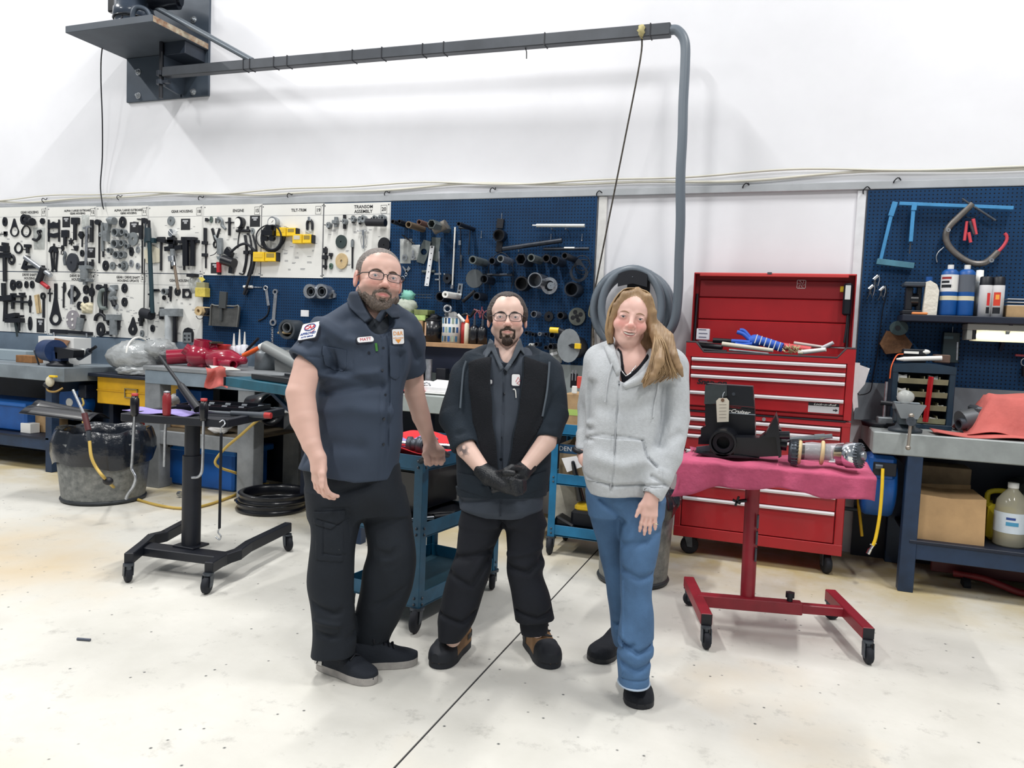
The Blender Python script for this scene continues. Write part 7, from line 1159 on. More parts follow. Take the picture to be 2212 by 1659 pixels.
# ================================================================ trash cans, tire, hose on the floor
GALC=M((150,152,150),.42,.55,noise=(24,.55),c2=(84,88,90));BAGB=M((20,26,36),.25,coat=.3,bump=(14,.9))
def trash(c,r0,r1,h,lab,bagh,amp=1):
    e=empty('trash_can',c,lab,'trash can')
    obj('can',MB().lathe(c,Z_,[(0,0),(0,r0*.98),(.03,r0),(h*.5,(r0+r1)/2),(h,r1),(h,r1-.01),(h-.2,r1-.03)],40),GALC,e);obj('base_ring',MB().torus(np.array(c)+Z_*.02,Z_,r0*.995,.014,40,8),M((52,56,60),.5,.3),e)
    mb=MB()
    def fn(u,v):
        a=2*math.pi*u;w=.012*math.sin(9*a)+.01*math.sin(17*a+1)+.008*math.sin(5*a)
        P=[(h-bagh*.62+.02*math.sin(3*a),r1+.012),(h-bagh*.3,r1+.026+w*.6),(h+.0,r1+.02+w),(h+bagh*.28,r1*.99+w),(h+bagh*.36,r1*.95+w),(h+bagh*.25,r1*.86),(h-.1,r1*.8)]
        t=v*(len(P)-1);i=min(int(t),len(P)-2);t-=i;z,r=[P[i][k]*(1-t)+P[i+1][k]*t for k in(0,1)]
        return np.array([c[0]+r*math.cos(a),c[1]+r*math.sin(a),z+.01*math.sin(7*a+2)])
    mb.grid(fn,64,18);obj('bin_liner',mb,BAGB,e);return e
tcn=np.array([-5.09,4.50,0]);trash(tcn,.30,.345,.475,'dented steel trash can with a black bag liner on the left',.27)
trash(np.array([-.80,4.47,0]),.205,.225,.52,'narrow grey steel trash can standing behind the woman',.13)
def panel(a,b,w,lab):
    a,b=np.array(a),np.array(b);d=nrm(b-a);s=nrm(np.cross(d,Z_));n=np.cross(s,d);mb=MB()
    mb.grid(lambda u,v:a+(b-a)*u+s*w*(v-.5)+n*.05*math.sin(math.pi*v),8,8);o=obj('splash_guard',mb,BLKG);m=o.modifiers.new('t','SOLIDIFY');m.thickness=.005;return tag(o,lab,'panel')
panel(dep(66,890,5.85),dep(215,908,5.75),.22,'black plastic splash panel sticking out of the left trash can, lower one');panel(dep(80,878,5.95),dep(190,900,5.95),.18,'black plastic splash panel behind the lower one in the left trash can')
hr=[dep(193,948,5.28),dep(197,985,5.25),dep(208,1010,5.25),dep(228,1035,5.25),fl(256,1060,.06),fl(300,1080,.012),fl(350,1093,.012),fl(400,1098,.012),fl(450,1090,.012),fl(510,1068,.012),fl(540,1050,.012),fl(580,1045,.012)]
e=thing('air_lance_hose','yellow air hose running from a steel lance across the floor','hose',[('hose',MB().tube(curve(hr,7),.011,10),M((196,166,84),.5)),('grip',MB().cyl(dep(182,893,5.30),dep(191,930,5.28),.020),M((84,40,44),.5)),('swivel',MB().cyl(dep(191,930,5.28),dep(193,952,5.28),.016),DSTEEL),('lance',MB().cyl(dep(158,842,5.34),dep(183,897,5.30),.009),CHROME),('joint_wrap',MB().sph(dep(233,1039,5.25),(.04,.03,.03),10,8),BLK)])
tag(obj('air_hose',MB().tube(curve([wy(600,885,4.95),wy(570,900,4.8),wy(548,915,4.72),wy(520,940,4.75),wy(490,965,4.8),wy(468,990,4.8),wy(466,1003,4.8),wy(480,1012,4.85),wy(505,1020,4.96),wy(520,1026,5.15),wy(545,1035,5.17),fl(575,1050,.02)],7),.011,9),M((196,166,84),.5)),'yellow air hose looping in front of the wooden table','hose')
tcx=np.array([-3.74,4.86,0])
e=empty('tire_rims',tcx,'stack of shiny black steel wheel rims lying on the floor','rims')
for k,z in enumerate((0,.07)):obj('rim',MB().lathe(tcx+Z_*z+(.012*k,.01*k,0),Z_,[(.0,.225),(.0,.262),(.015,.275),(.03,.262),(.05,.256),(.068,.272),(.075,.262),(.075,.235),(.05,.225),(0,.225)],48),BLKG,e)
obj('tail',MB().bar(tcx+(-.3,-.06,.05),tcx+(-.2,-.05,.05),.05,.02),BLK,e)
p=fl(181,1384);tag(obj('steel_pin',MB().cyl(p+(-.03,-.008,.006),p+(.03,.008,.006),.006),M((90,96,110),.4,.5)),'small grey pin lying on the floor at the lower left','pin')
# ================================================================ people: smooth implicit bodies, meshed with surface nets
CAMR=np.array([CR,CU,fw])          # rows: right, up, forward
def q3(px,py,D):return np.array([(px-1106)/F*D,-(py-829.5)/F*D,D])
def to_world(V):return np.asarray(V)@CAMR+CC
def smin(a,b,k):
    if k<=0:return np.minimum(a,b)
    h=np.maximum(k-np.abs(a-b),0)/k;return np.minimum(a,b)-h*h*k*.25
class Pr:
    def __init__(s,op,k,fn,lo,hi):s.op,s.k,s.fn=op,k,fn;s.lo,s.hi=np.array(lo)-.03-k,np.array(hi)+.03+k
def cap(a,b,ra,rb=None,k=.02,op='u'):
    a,b=np.asarray(a,float),np.asarray(b,float);rb=ra if rb is None else rb;ba=b-a;L=max(1e-9,ba@ba)
    def fn(P):
        v=P-a;t=np.clip(v@ba/L,0,1);w=v-t[:,None]*ba;return np.sqrt((w*w).sum(1))-(ra+(rb-ra)*t)
    r=max(ra,rb);return Pr(op,k,fn,np.minimum(a,b)-r,np.maximum(a,b)+r)
def chain(pts,rs,k=.015,op='u'):
    S=[cap(pts[i],pts[i+1],rs[i],rs[i+1])for i in range(len(pts)-1)];R=max(rs);P_=np.array(pts)
    def fn(P):
        d=S[0].fn(P)
        for q in S[1:]:d=smin(d,q.fn(P),.006)
        return d
    return[Pr(op,k,fn,P_.min(0)-R,P_.max(0)+R)]
def cyl(a,b,ra,rb,k=.02,op='u',rd=.006):
    a,b=np.asarray(a,float),np.asarray(b,float);L=np.linalg.norm(b-a);ax=(b-a)/L
    def fn(P):
        v=P-a;t=v@ax;w=v-t[:,None]*ax;x=np.sqrt((w*w).sum(1))-(ra+(rb-ra)*np.clip(t/L,0,1))+rd;y=np.abs(t-L/2)-L/2+rd
        return np.minimum(np.maximum(x,y),0)+np.sqrt(np.maximum(x,0)**2+np.maximum(y,0)**2)-rd
    r=max(ra,rb);return Pr(op,k,fn,np.minimum(a,b)-r,np.maximum(a,b)+r)
def ell(c,r,A=None,k=.01,op='u',sc=1.0):
    """ellipsoid; A rows are the local axes"""
    c=np.asarray(c,float);r=np.asarray(r,float);A=np.eye(3)if A is None else A
    def fn(P):
        v=(P-c)@A.T;k0=np.sqrt(((v/r)**2).sum(1));k1=np.sqrt(((v/r**2)**2).sum(1))+1e-9;return k0*(k0-1)/k1
    m=np.sqrt(((A*r[:,None])**2).sum(0));return Pr(op,k,fn,c-m,c+m)
def loft(lv,k=.02,op='u',n=2.3,flat=True):
    """levels (py, left px, right px, depth, thickness), silhouettes read off the photograph"""
    Y,X,RX,Zc,RZ=[],[],[],[],[]
    for py,l,r,D,T in lv:Y.append(-(py-829.5)/F*D);X.append(((l+r)/2-1106)/F*D);RX.append((r-l)/2/F*D);Zc.append(D);RZ.append(T/2)
    C=np.array(curve(np.array([Y,X,RX,Zc,RZ]).T,5));C=C[np.argsort(C[:,0])];ys=C[:,0]
    def fn(P):
        y=np.clip(P[:,1],ys[0],ys[-1]);x,rx,z,rz=[np.interp(y,ys,C[:,i])for i in(1,2,3,4)]
        dx,dz=np.abs((P[:,0]-x)/rx),np.abs((P[:,2]-z)/rz);kk=(dx**n+dz**n)**(1/n);d=(kk-1)*np.minimum(rx,rz)
        dy=np.maximum(P[:,1]-ys[-1],ys[0]-P[:,1]);return np.maximum(d,dy)
    return Pr(op,k,fn,(np.min(C[:,1]-C[:,2]),ys[0],np.min(C[:,3]-C[:,4])),(np.max(C[:,1]+C[:,2]),ys[-1],np.max(C[:,3]+C[:,4])))
def fold(pts,D,w,amp,front=True):
    """a crease (amp > 0) or ridge (amp < 0) along a line seen in the photograph"""
    Q=np.array([q3(x,y,D)[:2]for x,y in pts])
    def fn(P):
        d2=np.full(len(P),9.0)
        for a,b in zip(Q[:-1],Q[1:]):
            ba=b-a;v=P[:,:2]-a;t=np.clip(v@ba/(ba@ba),0,1);e=v-t[:,None]*ba;d2=np.minimum(d2,(e*e).sum(1))
        return 1.7*amp*np.exp(-d2/(w*w))*(P[:,2]<D+.04 if front else 1)
    return Pr('f',0,fn,(*(Q.min(0)-2.2*w),D-.5),(*(Q.max(0)+2.2*w),D+.5))
def poly_mask(pts,D,front=None):
    """prism of a photograph outline, for intersecting"""
    Q=np.array([q3(x,y,D)[:2]for x,y in pts]);n=len(Q);zf=D+.02 if front is None else front
    def fn(P):
        x,y=P[:,0],P[:,1];d=np.full(len(P),9.0);ins=np.zeros(len(P),bool)
        for i in range(n):
            a,b=Q[i],Q[(i+1)%n];ba=b-a;v=P[:,:2]-a;t=np.clip(v@ba/(ba@ba),0,1);e=v-t[:,None]*ba;d=np.minimum(d,(e*e).sum(1))
            c1_=(a[1]>y)!=(b[1]>y);ins^=c1_&(x<(b[0]-a[0])*(y-a[1])/(b[1]-a[1]+1e-12)+a[0])
        d=np.sqrt(d);return np.maximum(np.where(ins,-d,d),P[:,2]-zf)
    return Pr('i',0,fn,(*Q.min(0),D-.6),(*Q.max(0),D+.6))
def sd(prims,P,off=0.0,lo=None,hi=None,noise=None):
    d=np.full(len(P),1.0)
    for p in prims:
        if lo is not None and p.op!='i' and((p.hi<lo).any()or(p.lo>hi).any()):continue
        e=p.fn(P)
        if p.op=='u':d=smin(d,e,p.k)
        elif p.op=='s':d=-smin(-d,e,p.k)if p.k else np.maximum(d,-e)
        elif p.op=='f':d=d+e
        elif p.op=='o':d=d-p.k
        else:d=np.maximum(d,e)
    if noise:d=d+noise(P)
    return d-off
OFF=lambda v:Pr('o',0,lambda P:0,(-9,)*3,(9,)*3)
def offs(prims,v):p=Pr('o',0,lambda P:np.zeros(len(P)),(-9.0,)*3,(9.0,)*3);p.k=v;return list(prims)+[p]
def mesh_sdf(prims,h,noise=None):
    U=[p for p in prims if p.op=='u'];I=[p for p in prims if p.op=='i']
    lo=np.min([p.lo for p in U],0);hi=np.max([p.hi for p in U],0)
    for p in I:lo=np.maximum(lo,p.lo);hi=np.minimum(hi,p.hi)
    nb=16;Bn=np.maximum(1,np.ceil((hi-lo)/(nb*h)).astype(int));G=np.full(Bn*nb,1.0,np.float32)
    ax=np.arange(nb)*h;gx,gy,gz=np.meshgrid(ax,ax,ax,indexing='ij');L=np.stack([gx.ravel(),gy.ravel(),gz.ravel()],1);half=nb*h/2
    for i in range(Bn[0]):
        for j in range(Bn[1]):
            for k in range(Bn[2]):
                o=lo+np.array([i,j,k])*nb*h;e=o+nb*h
                if not any((p.hi>=o).all()and(p.lo<=e).all()for p in U):continue
                c=sd(prims,(o+half)[None],0,o,e)[0];sl=(slice(i*nb,i*nb+nb),slice(j*nb,j*nb+nb),slice(k*nb,k*nb+nb))
                if abs(c)>half*1.9+.012:G[sl]=c;continue
                G[sl]=sd(prims,L+o,0,o,e,noise).reshape(nb,nb,nb)
    N=np.array(G.shape);s=G<0;acc=s[:-1,:-1,:-1].astype(np.int8)
    cor=[(a,b,c)for a in(0,1)for b in(0,1)for c in(0,1)];sub=lambda A,c:A[c[0]:N[0]-1+c[0],c[1]:N[1]-1+c[1],c[2]:N[2]-1+c[2]]
    tot=sum(sub(s,c).astype(np.int8)for c in cor);act=np.argwhere((tot>0)&(tot<8));idx=-np.ones(N-1,np.int64);idx[tuple(act.T)]=np.arange(len(act))
    pos=np.zeros((len(act),3));cnt=np.zeros(len(act))
    for a in range(8):
        for b in range(a+1,8):
            ca,cb=np.array(cor[a]),np.array(cor[b])
            if abs(ca-cb).sum()!=1:continue
            va,vb=G[tuple((act+ca).T)],G[tuple((act+cb).T)];m=(va<0)!=(vb<0);t=va[m]/(va[m]-vb[m]);pos[m]+=ca+(cb-ca)*t[:,None];cnt[m]+=1
    V=(act+pos/cnt[:,None])*h+lo;Fs=[]
    for a in range(3):
        b,c=(a+1)%3,(a+2)%3;e1=np.zeros(3,int);e1[a]=1;S0=s[tuple(slice(0,n-1)for n in N)];S1=sub(s,e1);E=np.argwhere(S0!=S1);E=E[(E[:,b]>0)&(E[:,c]>0)]
        fb,fc=np.zeros(3,int),np.zeros(3,int);fb[b]=1;fc[c]=1
        Q=np.stack([idx[tuple((E-fb-fc).T)],idx[tuple((E-fc).T)],idx[tuple(E.T)],idx[tuple((E-fb).T)]],1);fl_=S0[tuple(E.T)];Q[~fl_]=Q[~fl_][:,::-1];Fs.append(Q[(Q>=0).all(1)])
    return V,np.vstack(Fs)
def body_obj(name,prims,h,mat,parent,colfn=None,noise=None,label=None,base=None):
    V,Q=mesh_sdf(prims,h,noise);Wd=to_world(V);b=origin_of(parent)if parent is not None else base
    me=bpy.data.meshes.new(name);me.vertices.add(len(V));me.vertices.foreach_set('co',(Wd-b).astype(np.float32).ravel());me.loops.add(Q.size);me.loops.foreach_set('vertex_index',Q.astype(np.int32).ravel())
    me.polygons.add(len(Q));me.polygons.foreach_set('loop_start',np.arange(len(Q),dtype=np.int32)*4);me.polygons.foreach_set('use_smooth',np.ones(len(Q),bool));me.update(calc_edges=True);me.validate()
    if colfn:
        a=me.color_attributes.new('Col','FLOAT_COLOR','POINT');c=colfn(V);a.data.foreach_set('color',np.concatenate([c,np.ones((len(c),1))],1).astype(np.float32).ravel())
    o=link_mesh(name,me,mat,parent)
    if parent is not None:o.parent=parent
    else:o.location=base
    return tag(o,label)
def hit(prims,px,py,D0=2.4):
    r=np.array([(px-1106)/F,-(py-829.5)/F,1.0]);t=D0
    for _ in range(90):
        d=sd(prims,(r*t)[None])[0];t+=d*.7
        if abs(d)<3e-4:break
    p=r*t;g=np.array([sd(prims,(p+e)[None])[0]-sd(prims,(p-e)[None])[0]for e in np.eye(3)*2e-3]);return p,nrm(g)
def flat_patch(name,prims,parent,cx,cy,w,h,mat,rim=None,rot=0.0,off=.004,rr=.008,lab=None):
    """a sewn-on badge lying on the cloth; returns object, centre, right and up (world)"""
    p,n=hit(prims,cx,cy);up=np.array([math.sin(rot),math.cos(rot),0]);x=nrm(np.cross(n,up))*(1 if np.cross(n,up)[0]>0 else-1);y=np.cross(x,n);y=y if y[1]>0 else-y
    def ring(w,h,rr):return[(sx*(w/2-rr)+rr*math.cos(a),sy*(h/2-rr)+rr*math.sin(a))for sx,sy,a0 in((1,1,0),(-1,1,.5),(-1,-1,1),(1,-1,1.5))for a in(np.arange(4)/3*.5+a0)*math.pi]
    def plate(w,h,rr,z0,z1):return MB().prism([to_world(p+n*z0+x*u+y*v)for u,v in ring(w,h,rr)],(to_world(p+n*z1)-to_world(p+n*z0)))
    o=obj(name,plate(w,h,rr,-.012,off),rim or mat,parent,lab)
    if rim:obj('badge_face',plate(w-.008,h-.008,rr*.8,off,off+.001),mat,o)
    tw=lambda v:to_world(v)-CC
    return o,lambda u,v:to_world(p+n*(off+.0016)+x*u+y*v),tw(x),tw(y)
def hair_noise(f,a):return lambda P:a*(np.sin(P[:,0]*f+3*np.sin(P[:,1]*f*.21))*np.sin(P[:,1]*f*.35+P[:,2]*f*.6)+.6*np.sin(P[:,0]*f*1.9+P[:,2]*f*1.3))
def cloth_noise(a,f=26):return lambda P:a*(np.sin(P[:,0]*f+2*np.sin(P[:,1]*f*.6))*np.sin(P[:,1]*f*.8+P[:,0]*9)+.5*np.sin(P[:,0]*f*1.7-P[:,1]*f*1.2))
def frame(yaw,pitch,roll):
    cy,sy,cp,sp,cr,sr=[f(math.radians(a))for a in(yaw,pitch,roll)for f in(math.cos,math.sin)]
    A=np.array([[1,0,0],[0,1,0],[0,0,-1.0]])       # rows: person's left (picture right), up, facing
    Ry=np.array([[cy,0,sy],[0,1,0],[-sy,0,cy]]);Rx=np.array([[1,0,0],[0,cp,-sp],[0,sp,cp]]);Rz=np.array([[cr,-sr,0],[sr,cr,0],[0,0,1]])
    return A@Rx.T@Ry.T@Rz.T
def collar(name,prims,extra,pts,D,mat,par,off=.009):return body_obj(name,offs(list(prims)+list(extra),off)+[poly_mask(pts,D)],.004,mat,par)
class Head:
    def __init__(s,px,py,D,yaw,pitch,roll,sc,wx=1.0):
        s.A=frame(yaw,pitch,-roll);s.sc=sc/1000;s.wx=wx;s.o=q3(px,py,D)-s.g(0,0,88,True)
    def g(s,x,y,z,vec=False):v=np.array([x*s.wx,y,z])*s.sc@s.A;return v if vec else s.o+v
    def loc(s,V):v=(V-s.o)@s.A.T/s.sc;return v/np.array([s.wx,1,1])
    def e(s,c,r,k=8,op='u'):return ell(s.g(*c),np.array([r[0]*s.wx,r[1],r[2]])*s.sc,s.A,k*s.sc,op)
    def c(s,a,b,ra,rb=None,k=8,op='u'):return cap(s.g(*a),s.g(*b),ra*s.sc,(ra if rb is None else rb)*s.sc,k*s.sc,op)
    def skull(s,jaw=1.0,smile=False,nose=1.0):
        P=[s.e((0,36,-14),(75,82,98)),s.e((0,34,36),(64,56,54),20),s.e((0,-34 if not smile else-24,26),(60*jaw,74,60),24),s.e((0,-88 if smile else-98,60),(28*jaw,18 if smile else 22,25),20)]
        for q in(-1,1):P+=[s.c((q*52*jaw,-50,2),(q*14,-98+8*smile,52),20,17,22),s.c((q*40,-22,40),(q*24*jaw,-84+4*smile,54),17,15,16),s.e((q*37,-27,62),(25,23,21),18),s.c((q*14,19,82),(q*44,15,68),8,7,12)]
        for q in(-1,1):P+=[s.e((q*32,-1,95),(17,10,14),10,'s'),s.e((q*32,-1,77),(16.5,13,14),4),s.e((q*32,-1.5,93),(12.5,3.9 if not smile else 2.2,9),2,'s')]
        P+=[s.c((0,8,86),(0,-30,106*nose),8,10,12),s.e((0,-34,107*nose),(12,10,11),8)]
        for q in(-1,1):P+=[s.e((q*12,-37,97*nose),(8.5,8,10),6),s.e((q*6,-44,103*nose),(4,3,5),3,'s'),s.e((q*(68 if smile else 80),-6,-6),(8,32,19),6),s.e((q*88,-2,-2),(5,20,11),6,'s')]
        if smile:
            A_=[(-25,-58,84),(-12,-64,92.5),(0,-66,95),(12,-64,92.5),(25,-58,84)];Z=lambda dy,dz:[s.g(x,y+dy*(1-abs(x)/27),z+dz)for x,y,z in A_];r_=s.sc
            P+=[s.e((0,-58,74),(32,24,20),14)]+chain(Z(6,1),[3*r_,4.5*r_,5*r_,4.5*r_,3*r_],3*r_)+chain(Z(-8,0),[3*r_,5*r_,5.5*r_,5*r_,3*r_],3*r_)+chain(Z(-1,-1),[2.5*r_,6*r_,6.8*r_,6*r_,2.5*r_],4*r_,'s')
            for q in(-1,1):P+=[s.e((q*36,-36,66),(18,14,15),14),s.c((q*25,-38,88),(q*35,-66,78),2.5,3,6,'s')]
        else:
            P+=[s.e((0,-62,76),(28,22,18),14)]
            for q in(-1,1):P+=[s.c((q*15,-34,95),(q*29,-60,82),1.5,2.5,7,'s'),s.c((q*22,-66,86),(q*4,-62,96),4,5.5,6),s.c((q*20,-69,86),(0,-74,94),4,6.5,6)]
            P+=[s.c((-23,-66.5,92),(0,-68,103),1.6,2.2,3,'s'),s.c((23,-66.5,92),(0,-68,103),1.6,2.2,3,'s')]
        return P
    def face_parts(s,par,iris,brow,bw=2.6):
        for q in(-1,1):
            c=s.g(q*32,-1,77);o=obj('eye',MB().sph(to_world(c),12.6*s.sc,18,12),M((206,199,194),.25),par);gz=nrm(s.g(q*32,-1,400)*0-c);f_=nrm(s.A[2]*.55+gz*.45)
            obj('iris',MB().sph(to_world(c+f_*7.6*s.sc),6.2*s.sc,12,8),M(iris,.2),o);obj('pupil',MB().sph(to_world(c+f_*11.4*s.sc),3.1*s.sc,10,6),M((10,10,12),.1),o)
            obj('eyebrow',MB().tube([to_world(s.g(*v))for v in curve([(q*13,15,92),(q*28,20.5,89.5),(q*42,18.5,80),(q*52,12,69)],4)],[bw*s.sc*v for v in(1,1.15,1.3,1.3,1.3,1.2,1.1,1,.9,.8,.7,.5,.3)],8),brow,par)
    def glasses(s,par,w=25,h=16,mat=BLKG,dz=0):
        mb=MB();G=lambda*v:to_world(s.g(*v));le=MB()
        for q in(-1,1):
            pts=[(q*32+w*(abs(math.cos(a))**.6)*math.copysign(1,math.cos(a)),-4+h*(abs(math.sin(a))**.6)*math.copysign(1,math.sin(a)),103+dz-.006*((w*math.cos(a)*q+32)/1)**2*.35)for a in np.arange(28)*math.pi/14]
            mb.tube([G(*p)for p in pts],1.3*s.sc,6,closed=True);mb.tube([G(*p)for p in pts[0:15]],1.9*s.sc,6);n=len(le.v);le.add([G(p[0],p[1],p[2]-.5)for p in pts],[tuple(range(28))])
            mb.tube([G(q*(32+w),3,98+dz),G(q*74,4,70),G(q*82,3,0),G(q*82,-4,-14),G(q*80,-16,-22)],2*s.sc,6)
        mb.tube([G(-7.5,1,103+dz),G(0,4,105+dz),G(7.5,1,103+dz)],1.8*s.sc,6);o=obj('glasses',mb,mat,par);obj('lenses',le,M((225,225,240),.05,alpha=.10),o)
def skin_col(hd,base,lip,extra=None,patch=()):
    def fn(V):
        c=np.tile(np.array(lin(base)),(len(V),1));l=hd.loc(V);n=.5+.5*np.sin(V[:,0]*61+np.sin(V[:,1]*47)*2)*np.sin(V[:,1]*53+V[:,2]*40);c*=(1-.05*n)[:,None]
        def mixc(col,w):c[:]=c*(1-w[:,None])+np.array(lin(col))*w[:,None]
        def bl(x,y,z,rx,ry,rz):return np.exp(-(((l[:,0]-x)/rx)**2+((l[:,1]-y)/ry)**2+((l[:,2]-z)/rz)**2))
        rd=tuple(np.array(base)*np.array([1.0,.80,.80]))
        for q in(-1,1):mixc(rd,.55*bl(q*38,-28,75,24,20,40));mixc(rd,.8*bl(q*80,-5,-6,12,30,22));mixc((120,84,80),.35*bl(q*32,-1,88,17,7,12))
        mixc(rd,.7*bl(0,-36,110,16,12,14))
        if extra:extra(l,mixc,bl)
        mixc(lip,.85*np.clip(1.6*bl(0,-68.5,95,23,8,16)-.35,0,1))
        for f_ in patch:f_(V,mixc)
        return c
    return fn
def digit(p,d,bendax,L,r,curls,k=.004):
    """finger: root p, direction d, three phalanges turning about bendax"""
    pts=[np.array(p)];d=nrm(d);ax=nrm(bendax)
    for f_,a in zip((.46,.30,.24),curls):
        a=math.radians(a);d=d*math.cos(a)+np.cross(ax,d)*math.sin(a)+ax*(ax@d)*(1-math.cos(a));pts.append(pts[-1]+d*L*f_)
    return chain(pts,[r,r*.95,r*.88,r*.76],k)
def hand(wr,d,side,nrm_,L,curls,thumb,k=.010,spread=.10,r=.0088,lens=(.92,1,.95,.76)):
    """wrist, pointing direction, direction across the palm to the little finger, back-of-hand normal"""
    d,side=nrm(d),nrm(side);n=nrm(nrm_);P=[cap(wr,wr+d*L*.22,r*3.1,r*3.3,.012)];pl=L*.50
    for i in range(4):
        o=(i-1.35)*r*2.05;kn=wr+d*pl*(1-.03*abs(i-1))+side*o;P.append(cap(wr+d*L*.10+side*o*.55,kn,r*1.65,r*1.25,k))
        c=curls[i]if hasattr(curls[0],'__len__')else curls;P+=digit(kn,d+side*(i-1.35)*spread*.5,-np.cross(d,n)if 0 else np.cross(n,d),L*.52*lens[i],r,c)
    t0=wr+d*L*.12-side*r*2.4;td=nrm(thumb);m=t0+td*L*.20;e=nrm(td*.8+d*.6);P+=chain([t0-td*.01,m,m+e*L*.15,m+e*L*.28],[r*1.6,r*1.35,r*1.1,r*.85],.008)
    return P
def shoe(par,heel,toe,w,hs,mats,L0,sole=.03,n=26,cuff=.10,name='shoe',lab=None):
    """heel, toe on the floor (world); hs: upper heights along the length"""
    toe=np.array(toe,float);a=nrm(toe-np.array(heel,float));heel=toe-a*L0;L=L0;s=np.cross(Z_,a);W_=lambda t:w*.5*np.interp(t,(0,.03,.1,.25,.45,.68,.82,.9,.95,.985,1),(.18,.44,.66,.76,.80,1,.98,.84,.64,.36,.12))
    out=[heel+a*L*t+s*W_(t)for t in np.sin(np.linspace(-1.571,1.571,24))*.5+.5]+[heel+a*L*t-s*W_(t)for t in(np.sin(np.linspace(1.571,-1.571,24))*.5+.5)[1:-1]]
    H_=lambda t:np.interp(t,np.linspace(0,1,len(hs)),hs)
    def fn(u,v):
        t=.5+.5*math.sin(math.pi*(v-.5));t=.006+.988*t;th=math.pi*u;ww=W_(t)*.985;return heel+a*L*t+s*ww*np.sign(math.cos(th))*abs(math.cos(th))**.7+Z_*(sole*.8+(H_(t)-sole)*abs(math.sin(th))**.62)
    mb=MB().grid(fn,18,n)
    for q in(0,1):mb.add([fn(u/18,q)for u in range(19)],[tuple(range(19))])
    o=obj(name,mb,mats[0],par,lab);obj('sole',MB().prism([p+Z_*.002 for p in out],(0,0,sole)),mats[1],o)
    return o,heel,a,s,L,W_,H_
# ================================================================ the three people
HS,HC=.0032,.0058
SKIN=vcol_mat('skin',.45,sss=.04,spec=.35);HAIRM=lambda c,c2,sc=90:M(c,.55,noise=(sc,.5),c2=c2,bump=(sc*1.3,.7))
def cx(*a):return[q3(*v)for v in a]
def px2z(V):return V[:,0]/V[:,2]*F+1106,829.5-V[:,1]/V[:,2]*F
def buttons(par,prims,pts,m,r=.006):
    for x,y in pts:p,n=hit(prims,x,y);w=to_world(p);d=to_world(p+n)-w;obj('button',MB().cyl(w-d*.004,w+d*.003,r,r*.9,12),m,par)
# ---------------------------------------------------------------- man in the grey shirt
hd=Head(831,597,3.02,-24,5,7,1.12,1.04)
armR=cx((714,726,3.05),(664,790,2.99),(649,850,2.96),(657,905,2.94),(673,960,2.91),(687,990,2.90));armL=cx((872,728,3.22),(890,800,3.32),(896,850,3.36),(910,900,3.40),(929,955,3.44))
skin=hd.skull(1.10)+[cap(hd.g(0,-50,-28),q3(812,725,3.13),.062,.07,.012)]
skin+=chain(armR,[.05,.053,.056,.054,.037,.030],.012)+chain(armL,[.046,.048,.044,.041,.027],.012)
tors=cx((812,720,3.12),(790,800,3.14),(780,900,3.14),(768,1010,3.14));skin+=chain(tors,[.07,.09,.1,.1],.02)+[cap(armR[0],armL[0],.05,.045,.015)]
skin+=chain(cx((725,1020,3.12),(720,1200,3.11),(722,1400,3.12)),[.07,.055,.04],.04)+chain(cx((820,1020,3.18),(840,1190,3.2),(800,1395,3.25)),[.07,.055,.04],.04)
n=np.array([-.45,.15,-.88])
skin+=hand(armR[-1],(.08,-1,-.02),(-.75,.1,.62),(-.62,.0,-.78),.185,[(20,34,20),(17,32,20),(14,30,18),(12,28,18)],(.1,-.9,-.5),r=.0098)
# left fist on the cart handle
wr=q3(931,957,3.44);skin+=[cap(wr,q3(938,978,3.42),.031,.036,.02),cap(q3(925,972,3.415),q3(950,975,3.43),.024,.024,.02)]
for i in range(4):
    a=np.array(q3(924+i*10.5,977+i*1.5,3.40+.012*i));skin+=chain([a,a+(.004,-.030+.002*i,-.016),a+(-.006,-.050+.003*i,.006),a+(-.012,-.036,.026)],[.0125,.0115,.0105,.0095],.006)
skin+=chain([q3(922,968,3.42),q3(918,982,3.39),q3(925,998,3.375),q3(929,1004,3.375)],[.014,.013,.011,.009],.008)
def ex(l,mix,bl):
    b=np.clip((-34-l[:,1])/12,0,1)*np.clip((l[:,2]+5)/30,0,1)*(l[:,1]>-125);mix((118,98,90),.55*b);mix((128,110,100),.35*np.clip((l[:,1]-58)/14,0,1))
base=(fl(760,1450)*(1,1,0))
man=body_obj('person',skin,HS,SKIN,None,skin_col(hd,(224,184,170),(196,116,114),ex),base=base);tag(man,'bearded man in a dark grey short-sleeved work shirt leaning on the teal cart','person','mechanics and woman posing in the workshop')
hd.face_parts(man,(96,116,128),M((84,66,54),.7),2.4);hd.glasses(man,25,15)
hair=[hd.e((0,40,-16),(79,82,101),8),hd.e((0,44,86),(62,46,44),10,'s'),hd.e((0,-40,70),(92,78,68),8,'s'),hd.e((0,-95,-10),(110,68,130),8,'s')]+[hd.e((q*82,-14,-4),(16,24,16),6,'s')for q in(-1,1)]
body_obj('hair',hair,.003,HAIRM((134,126,120),(84,76,74)),man,None,hair_noise(420,.0008))
